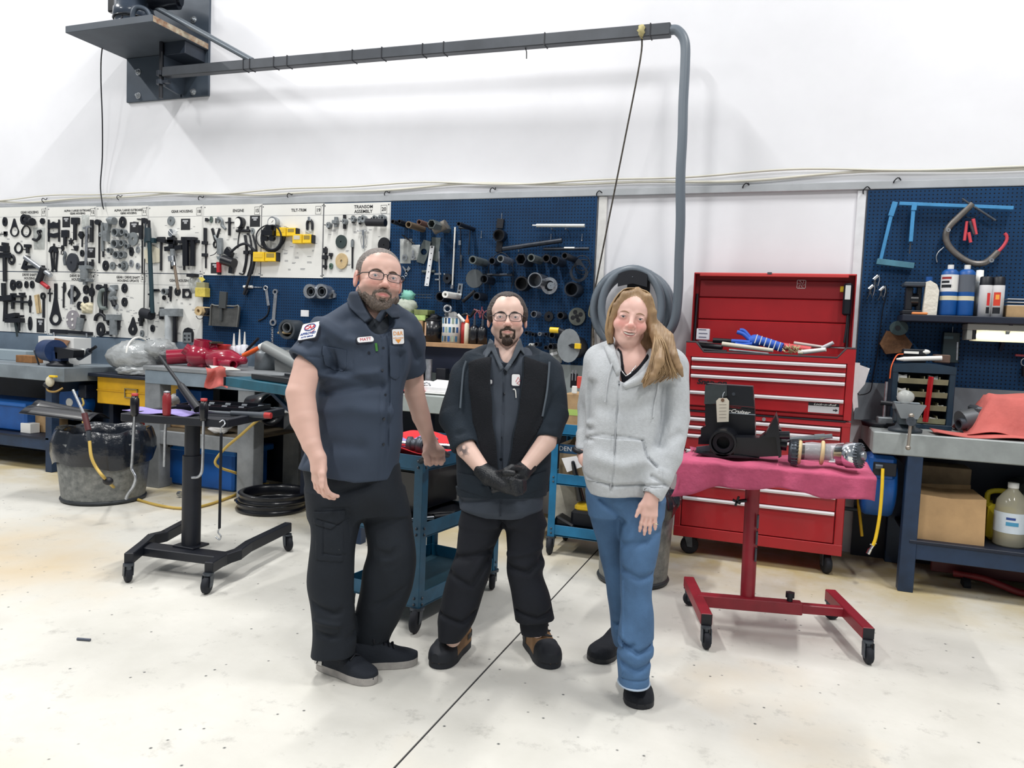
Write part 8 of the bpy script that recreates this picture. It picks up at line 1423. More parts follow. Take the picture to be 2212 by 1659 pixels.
def beard(hd,j,full):
    P=[]
    for q in(-1,1):
        P+=[hd.c((q*26,-62,82),(q*5,-53,100),5.5,6.5,6),hd.c((q*26,-62,82),(q*26,-86,70),6,9,8)]
        if full:P+=[hd.c((q*62*j,-40,14),(q*56*j,-66,22),6,11,10),hd.c((q*56*j,-66,22),(q*24,-104,56),12,15,14),hd.c((q*45*j,-66,50),(q*26,-90,66),10,13,14)]
    P+=[hd.e((0,-101,62),(31 if full else 27,25,30),12),hd.c((-9,-84,93),(9,-84,93),3.5,3.5,6)]
    return P+[hd.e((0,-71,104),(17,5.5,22),4,'s')]
body_obj('beard',beard(hd,1.1,True),.0028,HAIRM((124,110,100),(68,60,56),110),man,None,hair_noise(520,.0016))
SHC=M((50,62,80),.8,noise=(5,.08),bump=(300,.12))
lv=[(688,772,858,3.12,.20),(702,742,880,3.13,.24),(722,702,895,3.14,.27),(760,695,893,3.15,.30),(800,690,882,3.15,.32),(850,687,869,3.15,.35),(900,685,869,3.15,.37),(950,672,867,3.15,.37),(990,655,863,3.15,.36),(1010,648,862,3.15,.35),(1036,646,860,3.15,.34)]
shirt=[loft(lv,.03)]
shirt+=[cyl(q3(716,716,3.06),q3(657,785,2.99),.082,.076,.05),cap(q3(770,672,3.11),q3(712,718,3.06),.05,.07,.04),cap(q3(868,712,3.2),q3(880,735,3.25),.07,.072,.04),cap(q3(845,678,3.14),q3(870,705,3.2),.05,.06,.04),cyl(q3(872,712,3.22),q3(892,806,3.31),.074,.064,.04)]
vn=poly_mask([(790,650),(800,690),(826,728),(836,722),(842,690),(848,650)],3.02)
shirt+=[cyl(q3(664,777,2.998),q3(652,791,2.985),.059,.061,.002,'s'),cyl(q3(891,799,3.305),q3(896,815,3.315),.052,.054,.002,'s')]
shirt+=[cap(q3(808,640,3.06),q3(822,690,3.03),.075,.06,.01,'s'),Pr('s',.006,vn.fn,vn.lo,vn.hi),fold([(600,1012),(660,1013),(705,1022),(770,1032),(835,1037),(870,1018)],3.1,.002,0)]
# curved shirt-tail hem
hem=poly_mask([(560,640),(1000,640),(1000,990),(866,1012),(842,1034),(780,1034),(720,1022),(680,1013),(640,1012),(560,1000)],3.12,4.2)
shirt+=[fold([(836,720),(838,800),(836,900),(832,1030)],3.0,.004,.007),fold([(822,720),(823,800),(822,900),(820,1030)],3.0,.003,.002),fold([(722,790),(745,808),(790,822)],3.0,.02,.008),fold([(700,850),(760,838),(822,832)],3.0,.02,.012),fold([(690,812),(745,815),(815,805)],3.0,.016,-.008),fold([(865,770),(872,830)],3.05,.02,.014),fold([(708,740),(720,770),(722,800)],3.0,.012,.007),fold([(700,700),(745,735),(780,740)],3.0,.02,-.008),fold([(690,890),(760,880),(850,892)],3.0,.03,-.008),fold([(655,985),(720,960),(780,965)],3.0,.03,.008),fold([(722,752),(728,795),(762,805)],3.0,.003,.002),fold([(852,748),(856,815),(872,822)],3.0,.003,.002),fold([(626,768),(690,772)],2.95,.003,.003),fold([(640,740),(668,752),(688,745)],2.95,.014,.006),fold([(890,740),(900,775)],3.2,.016,.008),fold([(760,760),(764,800),(728,800)],3.0,.003,.002),hem]
body_obj('work_shirt',shirt,HC,SHC,man,None,cloth_noise(.0022))
for pts in([(720,751),(766,759),(765,796),(756,804),(734,801),(722,790)],[(849,749),(867,751),(870,812),(862,822),(852,814)]):collar('chest_pocket',shirt,[],pts,3.14,SHC,man,.0035)
# collar, T-shirt, buttons, badges
COLM=M((50,60,76),.8,bump=(300,.12));K_=lambda*v:[to_world(q3(*p))for p in v]
def panel_obj(name,mat,par,pts,th=.006,n=6):
    """a curved strip through two edges of the same length"""
    A,B_=[curve([q3(*p)for p in e],n)for e in pts];mb=MB();m=len(A)-1
    mb.grid(lambda u,v:to_world(np.array(A[round(u*m)])*(1-v)+np.array(B_[round(u*m)])*v+np.array([0,0,-.012*math.sin(math.pi*v)])),m,4);o=obj(name,mb,mat,par);md=o.modifiers.new('t','SOLIDIFY');md.thickness=th;md.offset=0;return o
nk=[cyl(q3(806,632,3.10),q3(812,706,3.12),.090,.098,.02)]
collar('collar',shirt,nk,[(757,622),(772,614),(784,640),(797,668),(812,692),(800,701),(783,686),(764,669),(751,645)],3.12,COLM,man);collar('collar',shirt,nk,[(850,655),(862,664),(866,688),(852,690),(840,676),(828,700),(820,694),(836,668)],3.12,COLM,man)
body_obj('undershirt',offs(skin,.006)+[poly_mask([(786,686),(800,676),(812,690),(826,694),(838,682),(846,715),(826,732),(804,720)],3.1)],.004,M((52,58,66),.9),man)
bt=M((34,38,46),.3);buttons(man,shirt,[(828,752),(826,800),(832,853),(829,905),(828,960),(797,762)],bt)
BW=M((232,232,234),.6);RIM=M((36,40,54),.7);RT=M((196,44,60),.6);BT=M((40,66,130),.6);OT=M((226,150,60),.6)
o,at,x,y=flat_patch('sleeve_badge',shirt,man,669,716,.092,.088,BW,RIM,-.14)
mb=MB();mb.tube([at(.026*math.cos(a),.017+.016*math.sin(a))for a in np.arange(24)*math.pi/12],.0022,6,closed=True);obj('badge_ring',mb,BT,o)
text('CAA',at(0,.017),.026,RT,x,y,o,ext=.0004,bold=.001);text('APPROVED',at(0,-.014),.0165,BT,x,y,o,ext=.0004,bold=.0007,sx=.9);text('AUTO REPAIR',at(0,-.030),.0095,BT,x,y,o,ext=.0004,bold=.0005)
mb=MB().tube([at(.012,-.008),at(.016,-.012),at(.028,.002)],.0014,5);obj('tick',mb,RT,o)
o,at,x,y=flat_patch('name_badge',shirt,man,789,734,.074,.030,BW,RIM,-.12,rr=.010);text('MATT',at(0,0),.017,RT,x,y,o,ext=.0004)
o,at,x,y=flat_patch('company_badge',shirt,man,859,727,.058,.068,BW,RIM,-.08);text('D&R',at(0,.012),.022,OT,x,y,o,ext=.0004);text('AUTO & MARINE',at(0,-.006),.006,OT,x,y,o,ext=.0004)
obj('emblem',MB().prism([at(-.014,-.011),at(.014,-.011),at(0,-.028)],(at(0,0)-at(0,.0))+np.array([0,-.0006,0])),OT,o)
p,n=hit(shirt,812,748);obj('pen',MB().cyl(to_world(p+n*.004+(0,.012,0)),to_world(p+n*.004+(.004,-.02,0)),.005),GREEN,man)
PAN=M((17,25,35),.85,noise=(6,.15),bump=(260,.15));TH=.19
pants=[loft([(1000,655,862,3.15,.28),(1040,658,868,3.15,.28),(1075,664,876,3.15,.26),(1110,668,878,3.16,.22)],.03),loft([(1060,665,785,3.12,.23),(1110,670,778,3.11,.21),(1150,674,772,3.1,.20),(1200,668,765,3.1,TH),(1250,666,762,3.1,TH),(1300,670,763,3.11,TH),(1350,677,766,3.12,TH),(1385,678,768,3.12,TH),(1412,676,764,3.12,TH)],.04),loft([(1050,765,874,3.2,.22),(1100,785,883,3.2,.21),(1150,791,893,3.19,.21),(1190,795,898,3.18,.2),(1230,786,897,3.19,TH),(1280,778,886,3.22,TH),(1330,768,868,3.25,TH),(1375,760,846,3.28,.17),(1400,762,836,3.29,.16)],.025)]
pants+=[fold([(668,1310),(720,1330),(765,1318)],3.0,.012,.008),fold([(675,1372),(720,1382),(768,1362)],3.0,.010,.010),fold([(672,1345),(730,1356)],3.0,.010,-.006),fold([(780,1195),(840,1205),(880,1180)],3.05,.016,.009),fold([(780,1280),(830,1240),(890,1215)],3.05,.02,.008),fold([(770,1335),(820,1310),(868,1280)],3.1,.014,.008),fold([(762,1372),(800,1352),(845,1350)],3.1,.012,.009),fold([(678,1050),(720,1070),(790,1045)],3.0,.02,.008),fold([(690,1100),(752,1098)],3.0,.003,.003),fold([(685,1122),(730,1134),(754,1118)],3.0,.003,.004),fold([(698,1200),(700,1130)],3.0,.003,.003),fold([(698,1195),(752,1204)],3.0,.003,.003),fold([(745,1110),(765,1160),(766,1200)],3.0,.02,.008)]
body_obj('cargo_pants',pants,HC,PAN,man,None,cloth_noise(.003,18))
for pts,v in(([(692,1112),(753,1106),(751,1204),(694,1198)],.005),([(688,1098),(756,1094),(754,1116),(728,1133),(690,1123)],.010)):collar('cargo_pocket',pants,[],pts,3.1,PAN,man,v)
o,at,x,y=flat_patch('pocket_tag',pants,man,724,1186,.030,.012,M((150,148,140),.7),None,-.1,rr=.002)
SH0=M((26,32,42),.85,bump=(120,.25));SH1=M((168,164,160),.7,noise=(20,.15))
for hl,tt,lab in(((692,1440),(812,1478),0),((795,1440),(902,1430),0)):
    a,b=fl(*hl),fl(*tt);o,h0,av,sv,L,W_,H_=shoe(man,a,b,.112,(.06,.115,.125,.125,.115,.095,.075,.066,.055),(SH0,SH1),.31);
    mb=MB()
    for k in range(5):t=.38+.065*k;c=h0+av*L*t+Z_*(H_(t)+.003);mb.tube([c-sv*.032-Z_*.012,c+Z_*.004,c+sv*.032-Z_*.012],.004,6)
    c=h0+av*L*.36+Z_*(H_(.36)+.008)
    for q in(-1,1):mb.tube(curve([c,c+sv*q*.03+Z_*.012,c+sv*q*.045-Z_*.012,c+sv*q*.015+av*.01],4),.0035,6)
    obj('laces',mb,BLK,o)
    if hl[0]<700:
        pv=h0+av*L*.14;obj('heel_panel',MB().grid(lambda u,v:pv+av*(.045*u-.03)-sv*(W_(.14+.12*u)*1.0+.001)+Z_*(.03+.055*v),4,4),M((206,204,200),.6),o)
        obj('star_mark',MB().bar(pv-av*.012-sv*(W_(.14)+.004)+Z_*.035,pv+av*.004-sv*(W_(.15)+.004)+Z_*.085,.010,.003,b=0).bar(pv-av*.02-sv*(W_(.14)+.004)+Z_*.065,pv+av*.012-sv*(W_(.16)+.004)+Z_*.055,.010,.003,b=0),BLK,o)
# ---------------------------------------------------------------- man in the jacket
hd=Head(1097,684,3.2,-2,3,1,.98,1.04)
aR=cx((1012,812,3.28),(986,900,3.24),(1008,970,3.16),(1052,1026,3.08));aL=cx((1180,810,3.28),(1194,892,3.24),(1180,955,3.16),(1130,1016,3.09))
skin=hd.skull(.96)+[cap(hd.g(0,-55,-26),q3(1096,790,3.28),.053,.06,.012)]+chain(aR,[.045,.044,.042,.028],.03)+chain(aL,[.045,.044,.042,.028],.03)
skin+=chain(cx((1096,790,3.28),(1092,900,3.28),(1088,1080,3.28)),[.07,.09,.09],.05)+[cap(aR[0],aL[0],.05,.05,.04)]+chain(cx((1040,1090,3.28),(1022,1200,3.27),(978,1380,3.28)),[.06,.05,.035],.04)+chain(cx((1130,1090,3.28),(1136,1200,3.27),(1160,1360,3.27)),[.06,.05,.035],.04)
skin+=chain(cx((1056,1030,3.08),(1092,1048,3.03)),[.03,.03],.02)+chain(cx((1128,1018,3.09),(1100,1040,3.06)),[.03,.03],.02)
def ex(l,mix,bl):
    mix((132,110,98),.4*np.clip((-40-l[:,1])/14,0,1)*np.clip((l[:,2]-5)/30,0,1)*(l[:,1]>-122));mix((150,130,120),.45*bl(0,80,70,16,14,26))
def tat(V,mix):
    X,Yp=px2z(V);t=((X-1000)*.55+(Yp-972)*.83);s_=((X-1000)*.83-(Yp-972)*.55);m=np.clip(1.5-np.hypot(t/13,s_/10),0,1)*(np.sin(X*.42+Yp*.2)+np.sin(Yp*.38-X*.25+1)>-.6)*(X<1025)*(X>978)*(Yp>940);mix((70,74,82),.8*m)
base=fl(1080,1430)*(1,1,0)
man2=body_obj('person',skin,HS,SKIN,None,skin_col(hd,(228,194,180),(198,132,126),ex,(tat,)),base=base);tag(man2,'slim man with a goatee in a dark hooded jacket and black gloves','person','mechanics and woman posing in the workshop')
hd.face_parts(man2,(64,54,50),M((50,40,36),.7),2.5);hd.glasses(man2,25.5,18)
hair=[hd.e((0,40,-15),(83,87,101),8),hd.e((0,46,86),(57,50,46),10,'s'),hd.e((0,-42,72),(78,78,74),8,'s'),hd.e((0,-100,-10),(110,74,130),8,'s')]+[hd.e((q*84,-14,-4),(14,26,18),6,'s')for q in(-1,1)]+[hd.e((q*34,84,74),(24,30,34),8,'s')for q in(-1,1)]
hair+=[hd.e((q*76,22,2),(13,36,34),10)for q in(-1,1)]+[hd.c((q*72,-4,22),(q*71,-26,20),4,2.5,4)for q in(-1,1)]
body_obj('hair',hair,.003,HAIRM((74,62,56),(40,34,34)),man2,None,hair_noise(420,.0009));body_obj('goatee',beard(hd,.96,False),.0028,HAIRM((72,54,44),(38,30,28),110),man2,None,hair_noise(520,.0014))
JK=M((26,37,48),.9,noise=(9,.16),bump=(160,.25));FLC=M((14,18,26),.95,bump=(240,.5))
inner=[loft([(752,1052,1142,3.27,.16),(775,1030,1162,3.27,.2),(800,1010,1180,3.27,.22),(900,1008,1180,3.27,.24),(1000,1005,1178,3.27,.24),(1060,994,1174,3.27,.25),(1090,992,1173,3.27,.25),(1100,996,1171,3.27,.25),(1113,1030,1150,3.27,.22)],.02),cap(q3(1097,740,3.2),q3(1094,772,3.15),.062,.05,.008,'s'),fold([(1090,790),(1086,900),(1082,1110)],3.2,.004,.006),fold([(1000,1085),(1060,1070),(1130,1078)],3.2,.02,.006)]
body_obj('work_shirt',inner,HC,M((58,66,78),.8,noise=(6,.1),bump=(300,.12)),man2,None,cloth_noise(.002));buttons(man2,inner,[(1092,806),(1089,851),(1086,896),(1084,945),(1082,992)],bt)
jack=[loft([(770,1016,1176,3.28,.2),(786,996,1194,3.28,.25),(830,990,1200,3.28,.28),(900,992,1196,3.28,.29),(960,988,1192,3.28,.29),(1010,986,1188,3.28,.30),(1040,986,1184,3.28,.29),(1066,990,1178,3.28,.27)],.03)]
jack+=chain([aR[0],aR[1]],[.078,.072],.03)+[cyl(aR[1],q3(1006,966,3.165),.072,.058,.02)]+chain([aL[0],aL[1]],[.078,.066],.03)+[cyl(aL[1],q3(1183,951,3.165),.068,.056,.02)]
jack+=[cap(q3(1018,778,3.24),q3(1050,765,3.3),.04,.04,.03),cap(q3(1174,780,3.24),q3(1146,766,3.3),.04,.04,.03),cyl(q3(999,958,3.18),q3(1012,972,3.15),.044,.046,.003,'s'),cyl(q3(1188,944,3.18),q3(1178,957,3.155),.044,.046,.003,'s')]
jack+=[fold([(958,878),(985,890),(1005,882)],3.1,.014,.010),fold([(955,905),(985,915),(1015,905)],3.1,.010,.010),fold([(960,930),(990,938),(1018,925)],3.1,.010,.009),fold([(1182,880),(1205,890),(1222,878)],3.1,.012,.010),fold([(1172,912),(1195,922),(1218,908)],3.1,.010,.010),fold([(990,800),(1000,860)],3.1,.02,.010),fold([(1196,800),(1186,860)],3.1,.02,.010),fold([(990,1046),(1050,1050),(1060,1020)],3.1,.004,.004),fold([(1010,1040),(1012,1000),(1022,960)],3.1,.004,.004),fold([(1165,1040),(1168,990),(1150,950)],3.1,.004,.004)]
opening=[(1066,700),(1060,800),(1064,900),(1074,985),(1082,1030),(1086,1034),(1090,1030),(1098,985),(1116,900),(1128,800),(1132,700)]
om=poly_mask(opening,3.17);cut=Pr('s',.006,om.fn,om.lo,om.hi);hole=ell(q3(1096,745,3.24),(.085,.085,.085),None,.01,'s')
nj=cloth_noise(.003,22);body_obj('jacket',jack+[cut,hole],HC,JK,man2,None,nj)
for e1,e2 in((((1062,770),(1060,820),(1064,900),(1072,970),(1078,1020)),((1012,782),(1016,850),(1022,910),(1042,980),(1074,1028))),(((1132,770),(1128,820),(1118,900),(1104,970),(1092,1020)),((1182,786),(1180,850),(1170,910),(1134,980),(1098,1028)))):
    body_obj('fleece_lining',offs(jack+[hole],.006)+[poly_mask(list(e1)+list(e2)[::-1],3.2)],HC,FLC,man2,None,nj)
for e_ in(((1008,780),(1002,800),(998,840),(994,882)),((1186,782),(1184,810),(1180,850),(1172,900))):
    pts=[]
    for v in e_:p,n=hit(offs(jack,.007),*v);pts.append(to_world(p+n*.004))
    obj('drawstring',MB().tube(curve(pts,6),.0045,8),M((84,94,104),.8),man2)
nk=[cyl(q3(1097,728,3.25),q3(1096,800,3.26),.076,.092,.02)];CM2=M((74,82,92),.8,bump=(300,.12))
for pts in([(1058,732),(1050,757),(1046,784),(1056,770),(1063,760),(1070,774),(1082,802),(1088,796),(1076,766),(1066,738)],[(1124,732),(1131,757),(1137,784),(1132,768),(1124,758),(1116,772),(1096,804),(1089,798),(1106,772),(1117,742)]):collar('collar',inner,nk,pts,3.26,CM2,man2,.012)
for pts in([(990,1018),(1050,1022),(1066,1062),(1050,1066),(994,1052)],[(1118,1050),(1130,1024),(1180,1012),(1180,1050),(1126,1062)]):collar('jacket_pocket',jack,[],pts,3.26,JK,man2,.006)
collar('hem_band',jack,[cut,hole],[(970,1050),(1200,1044),(1200,1080),(970,1080)],3.26,JK,man2,.004);o,at,x,y=flat_patch('name_badge',inner,man2,1061,825,.018,.026,BW,RIM,0,rr=.006);o,at,x,y=flat_patch('company_badge',inner,man2,1114,821,.042,.056,BW,RIM,.03)
obj('emblem',MB().tube([at(.0,-.008),at(.010,.012),at(.018,-.002),at(.004,-.014),at(.016,-.018)],.0014,5),RT,o)
p,n=hit(inner,1112,848);obj('pen',MB().tube(curve([to_world(p+n*.006+v)for v in((-.008,.012,0),(-.002,.014,0),(.003,.004,0),(.005,-.022,0))],5),.0025,6),WHITE,man2)
GLV=M((20,24,30),.42,bump=(140,.4));g1,g2=aR[-1],aL[-1]
gl=[cyl(q3(1036,1010,3.11),q3(1062,1034,3.07),.036,.036,.01),cap(q3(1060,1030,3.07),q3(1094,1048,3.02),.036,.034,.02)]
for i in range(4):a=q3(1086+i*3,1032+i*9,3.02-.004*i);gl+=chain([a,q3(1106+i*3,1038+i*9,2.985),q3(1124,1042+i*7,3.0),q3(1132,1040+i*6,3.03)],[.0145,.013,.012,.011],.006)
gl+=chain(cx((1074,1024,3.05),(1092,1020,3.0),(1108,1022,2.985)),[.016,.014,.012],.008);body_obj('work_glove',gl,.004,GLV,man2)
gl=[cyl(q3(1146,1000,3.12),q3(1122,1024,3.09),.036,.036,.01),cap(q3(1124,1022,3.08),q3(1100,1040,3.05),.036,.032,.02)]
for i in range(4):gl+=chain(cx((1106-i*2,1018+i*9,3.05),(1084,1026+i*9,3.045),(1066,1036+i*8,3.05)),[.014,.013,.011],.006)
gl+=chain(cx((1124,1014,3.06),(1106,1010,3.02),(1092,1016,3.0)),[.016,.014,.012],.008);body_obj('work_glove',gl,.004,GLV,man2)
pants=[loft([(1062,1010,1160,3.28,.2),(1100,1004,1166,3.28,.2),(1130,994,1176,3.28,.2)],.03),loft([(1100,1002,1086,3.28,.19),(1140,990,1084,3.28,.2),(1190,985,1066,3.27,.19),(1230,972,1062,3.26,.2),(1280,958,1046,3.27,.19),(1330,946,1028,3.28,.19),(1352,945,1016,3.28,.18),(1380,946,996,3.28,.15)],.03),loft([(1100,1088,1166,3.28,.19),(1140,1092,1175,3.28,.2),(1190,1096,1171,3.27,.19),(1215,1096,1178,3.26,.2),(1240,1097,1174,3.26,.19),(1290,1106,1188,3.26,.19),(1336,1114,1199,3.27,.19)],.03),loft([(1330,1122,1188,3.28,.15),(1368,1126,1184,3.28,.13)],.01)]
pants+=[fold([(985,1208),(1020,1200),(1062,1190)],3.2,.014,.009),fold([(975,1240),(1020,1262),(1055,1210)],3.2,.012,.008),fold([(1100,1225),(1140,1232),(1176,1205)],3.2,.014,.010),fold([(1098,1200),(1170,1185)],3.2,.012,-.006),fold([(950,1330),(1000,1345),(1025,1325)],3.2,.010,.008),fold([(1118,1320),(1160,1332),(1195,1322)],3.2,.010,.008),fold([(1085,1115),(1086,1135)],3.2,.012,.012)]
body_obj('work_trousers',pants,HC,M((12,17,28),.85,noise=(6,.15),bump=(260,.15)),man2,None,cloth_noise(.003,18))
BT0=M((132,100,68),.75,noise=(22,.2),bump=(60,.3));BT1=M((26,30,38),.7)
for hl,tt in(((1000,1396),(940,1446)),((1138,1384),(1196,1447))):
    a,b=fl(*hl),fl(*tt);o,h0,av,sv,L,W_,H_=shoe(man2,a,b,.118,(.08,.165,.175,.17,.14,.11,.092,.085,.065),(BT0,BT1),.31,.032,name='work_boot')
    cf_=lambda u,v:h0+av*L*(.70+.31*v)+sv*W_(.70+.29*v)*1.03*np.sign(math.cos(math.pi*u))*abs(math.cos(math.pi*u))**.7+Z_*(.03+(H_(.70+.29*v)*1.04-.03)*abs(math.sin(math.pi*u))**.6)
    obj('toe_cap',MB().grid(cf_,14,12).add([cf_(u/14,1)for u in range(15)],[tuple(range(15))]),BT1,o)
    obj('heel_guard',MB().grid(lambda u,v:h0+av*L*(.28*(1-v))+sv*W_(.28*(1-v)+.01)*1.03*(1 if u>.5 else-1)+Z_*(.03+.05*abs(2*u-1)),4,4),BT1,o)
    mb=MB()
    for k in range(5):t=.34+.07*k;c=h0+av*L*t+Z_*(H_(t)+.003);mb.tube([c-sv*.034-Z_*.016,c+Z_*.003,c+sv*.034-Z_*.016],.0045,6);mb.tube([c-sv*.03,c+sv*.03+av*.02-Z_*.006],.004,6)
    obj('laces',mb,BT1,o)
    if hl[0]>1100:tp=h0+av*L*.24+Z_*.20;obj('tongue',MB().grid(lambda u,v:tp+sv*(.034*(2*u-1)*(1-.25*v))+Z_*(.10*v-.05)+av*(.03*v+.01*math.sin(math.pi*u)),6,6),M((112,80,56),.6),o,'brown leather tongue')
# ---------------------------------------------------------------- woman in the grey hoodie
hd=Head(1365,686,3.0,3,3,10,1.03,1.04)
aR=cx((1296,785,3.14),(1270,895,3.2),(1258,960,3.14),(1262,990,3.08));aL=cx((1448,795,3.10),(1456,910,3.08),(1432,1000,2.98),(1408,1068,2.92))
skin=hd.skull(.86,True,.96)+[cap(hd.g(0,-58,-30),q3(1362,785,3.11),.046,.054,.010),ell(q3(1362,795,3.08),(.10,.06,.06),None,.04)]+chain(aR,[.038,.036,.028,.025],.03)+chain(aL,[.040,.038,.034,.024],.03)
skin+=chain(cx((1362,785,3.1),(1356,900,3.1),(1348,1040,3.1)),[.075,.09,.1],.05)+[cap(aR[0],aL[0],.045,.045,.04)]+chain(cx((1312,1080,3.15),(1328,1240,3.21),(1338,1380,3.3)),[.045,.028,.022],.04)+chain(cx((1385,1080,3.08),(1376,1260,3.02),(1368,1460,2.98)),[.05,.04,.03],.04)
skin+=hand(aL[-1],(-.16,-1,-.03),(.92,-.12,-.2),(-.25,.05,-.95),.165,[(12,16,10),(10,16,10),(10,18,12),(14,20,12)],(-.62,-.78,-.1),r=.0076)
skin+=[ell(q3(1262,992,3.07),(.015,.03,.016),None,.02)]
def ex(l,mix,bl):
    for q in(-1,1):mix((206,128,122),.35*bl(q*36,-26,76,24,20,30));mix((70,54,50),.6*bl(q*32,3,92,14,2.5,12))
    mix((96,40,44),.9*np.clip(1.5*bl(0,-62,86,22,6,10)-.3,0,1))
def nails(V,mix):
    X,Yp=px2z(V);mix((150,40,62),.9*np.clip(1.6-np.hypot(X-1385,Yp-1124)/6,0,1)*0)
base=fl(1350,1470)*(1,1,0)
lady=body_obj('person',skin,.0027,SKIN,None,skin_col(hd,(230,188,176),(206,112,116),ex,(nails,)),base=base);tag(lady,'smiling woman with long blonde hair in a light grey hoodie and jeans','person','mechanics and woman posing in the workshop')
hd.face_parts(lady,(70,84,96),M((150,120,96),.7),1.7)
obj('teeth',MB().grid(lambda u,v:to_world(hd.g((2*u-1)*21,-57.5-7.5*v*(1-.5*(2*u-1)**2)-4.5*(1-(2*u-1)**2),92.5-9*(2*u-1)**2)),14,4),M((236,232,222),.25),lady)
HL=M((172,142,106),.5,noise=(24,.5),c2=(126,100,74));hair=[hd.e((0,38,-16),(79,84,102),8),hd.e((4,-30,74),(60,96,72),12,'s'),hd.e((0,-104,-10),(96,64,130),14,'s')]
g=hd.g;G2=lambda l:[q3(*v)for v in l]
hair+=chain([g(8,118,40),g(-40,88,64),g(-64,40,60),g(-70,-10,50),g(-68,-60,38),g(-56,-96,20)],[.010,.015,.014,.014,.013,.010],.02)
hair+=chain([g(8,118,40),g(48,92,64),g(74,40,54),g(82,-10,36)]+G2([(1424,740,3.0),(1420,780,2.95),(1406,812,2.93),(1393,834,2.93)]),[.010,.016,.018,.021,.026,.028,.020,.006],.02)
hair+=chain([g(60,70,-10),g(84,10,0)]+G2([(1440,730,3.04),(1452,770,3.0),(1466,795,2.99),(1474,812,3.0)]),[.022,.024,.028,.024,.016,.006],.03)+chain([g(60,30,-50),g(70,-60,-50)]+G2([(1418,780,3.1)]),[.05,.055,.05],.03)
body_obj('hair',hair,.0034,HL,lady,None,lambda P:.0007*np.sin((P[:,0]*1.0-P[:,1]*.18)*520+np.sin(P[:,1]*17)))
rr=random.Random(5);mb=MB()
for k in range(190):
    t=rr.random()**1.5;u=rr.uniform(-1,1);b=rr.random();a=[g(6,126-10*t,46-95*t),g(54-6*t,106-6*t,70-125*t),g(82+2*u,44,66-120*t),g(86+3*u,-12,50-98*t)]+G2([(1412+24*b,738,2.965+.1*t),(1404+46*b,778,2.915+.05*b+.08*t),(1396+66*b,806+6*u,2.90+.07*b+.06*t),(1388+84*b*b+3*u,832-20*b+8*u,2.905+.08*b+.03*t)])
    mb.tube([to_world(v)for v in curve(a,3)],[.0026*(1-.6*i/21)for i in range(22)],4)
for k in range(90):
    t=rr.random()**1.5;u=rr.uniform(-1,1);mb.tube([to_world(v)for v in curve([g(4,126-10*t,46-95*t),g(-48,106-6*t,70-125*t),g(-80-2*u,44,66-115*t),g(-84+u,-14,56-92*t),g(-80+2*u,-64,46-62*t),g(-62+5*u,-102+6*u,28-30*t)],3)],.0021,4)
obj('hair_strands',mb,M((196,166,124),.45,noise=(14,.5),c2=(134,106,78)),lady,kind='stuff')
HOOD=M((186,190,194),.95,noise=(70,.07),bump=(200,.25))
hood=[loft([(752,1318,1420,3.12,.16),(768,1286,1450,3.11,.2),(800,1272,1466,3.1,.24),(850,1268,1450,3.09,.26),(900,1266,1440,3.09,.27),(950,1262,1436,3.09,.28),(1000,1258,1432,3.09,.29),(1035,1262,1430,3.09,.28),(1066,1268,1430,3.09,.26)],.03)]
hood+=chain([aR[0],q3(1278,880,3.19)],[.068,.056],.03)+[cap(q3(1278,880,3.19),q3(1268,940,3.15),.056,.046,.01),cyl(q3(1264,935,3.15),q3(1259,978,3.11),.040,.036,.012)]+chain([aL[0],q3(1454,900,3.06),q3(1442,985,2.99),q3(1420,1035,2.95)],[.074,.068,.060,.050],.03)+[cyl(q3(1428,1020,2.955),q3(1407,1073,2.92),.050,.042,.012)]
hood+=[cyl(q3(1411,1062,2.925),q3(1403,1082,2.915),.033,.034,.003,'s'),cap(q3(1300,770,3.14),q3(1345,745,3.18),.05,.045,.04),cap(q3(1418,752,3.16),q3(1446,778,3.12),.05,.05,.04)]
vneck=poly_mask([(1338,700),(1342,790),(1336,822),(1346,828),(1378,800),(1402,775),(1420,700)],3.02);hood+=[Pr('s',.01,vneck.fn,vneck.lo,vneck.hi),ell(q3(1366,738,3.06),(.07,.075,.075),None,.01,'s')]
hood+=[fold([(1336,826),(1330,900),(1324,980),(1318,1058)],3.0,.004,.005),fold([(1326,840),(1320,940),(1312,1050)],3.0,.003,.002),fold([(1270,945),(1300,938),(1350,942),(1382,950)],3.0,.004,.004),fold([(1384,950),(1392,985),(1410,1005)],3.0,.005,.008),fold([(1268,945),(1258,975),(1252,985)],3.0,.005,.008),fold([(1262,1030),(1320,1046),(1425,1040)],3.0,.006,.006),fold([(1440,830),(1436,900),(1424,960)],3.0,.02,.014),fold([(1278,830),(1272,900)],3.05,.016,.010),fold([(1250,930),(1275,925)],3.05,.010,.008),fold([(1252,955),(1275,948)],3.05,.008,.008),fold([(1300,880),(1350,890),(1400,870)],3.0,.03,.006),fold([(1290,990),(1340,1005),(1395,990)],3.0,.03,-.010),fold([(1410,1030),(1445,1050)],2.9,.008,.007),fold([(1430,960),(1470,940)],2.95,.02,.007)]
body_obj('hoodie',hood,HC,HOOD,lady,None,cloth_noise(.003,20))
collar('front_pocket',hood,[],[(1272,941),(1382,947),(1390,982),(1412,1006),(1414,1040),(1264,1034),(1254,986)],3.08,HOOD,lady,.005)
body_obj('undershirt',offs(skin,.005)+[poly_mask([(1334,750),(1336,800),(1342,834),(1356,834),(1384,808),(1412,780),(1420,735),(1402,758),(1376,790),(1352,812),(1345,802),(1341,760)],3.06)],.004,M((16,18,28),.9),lady)
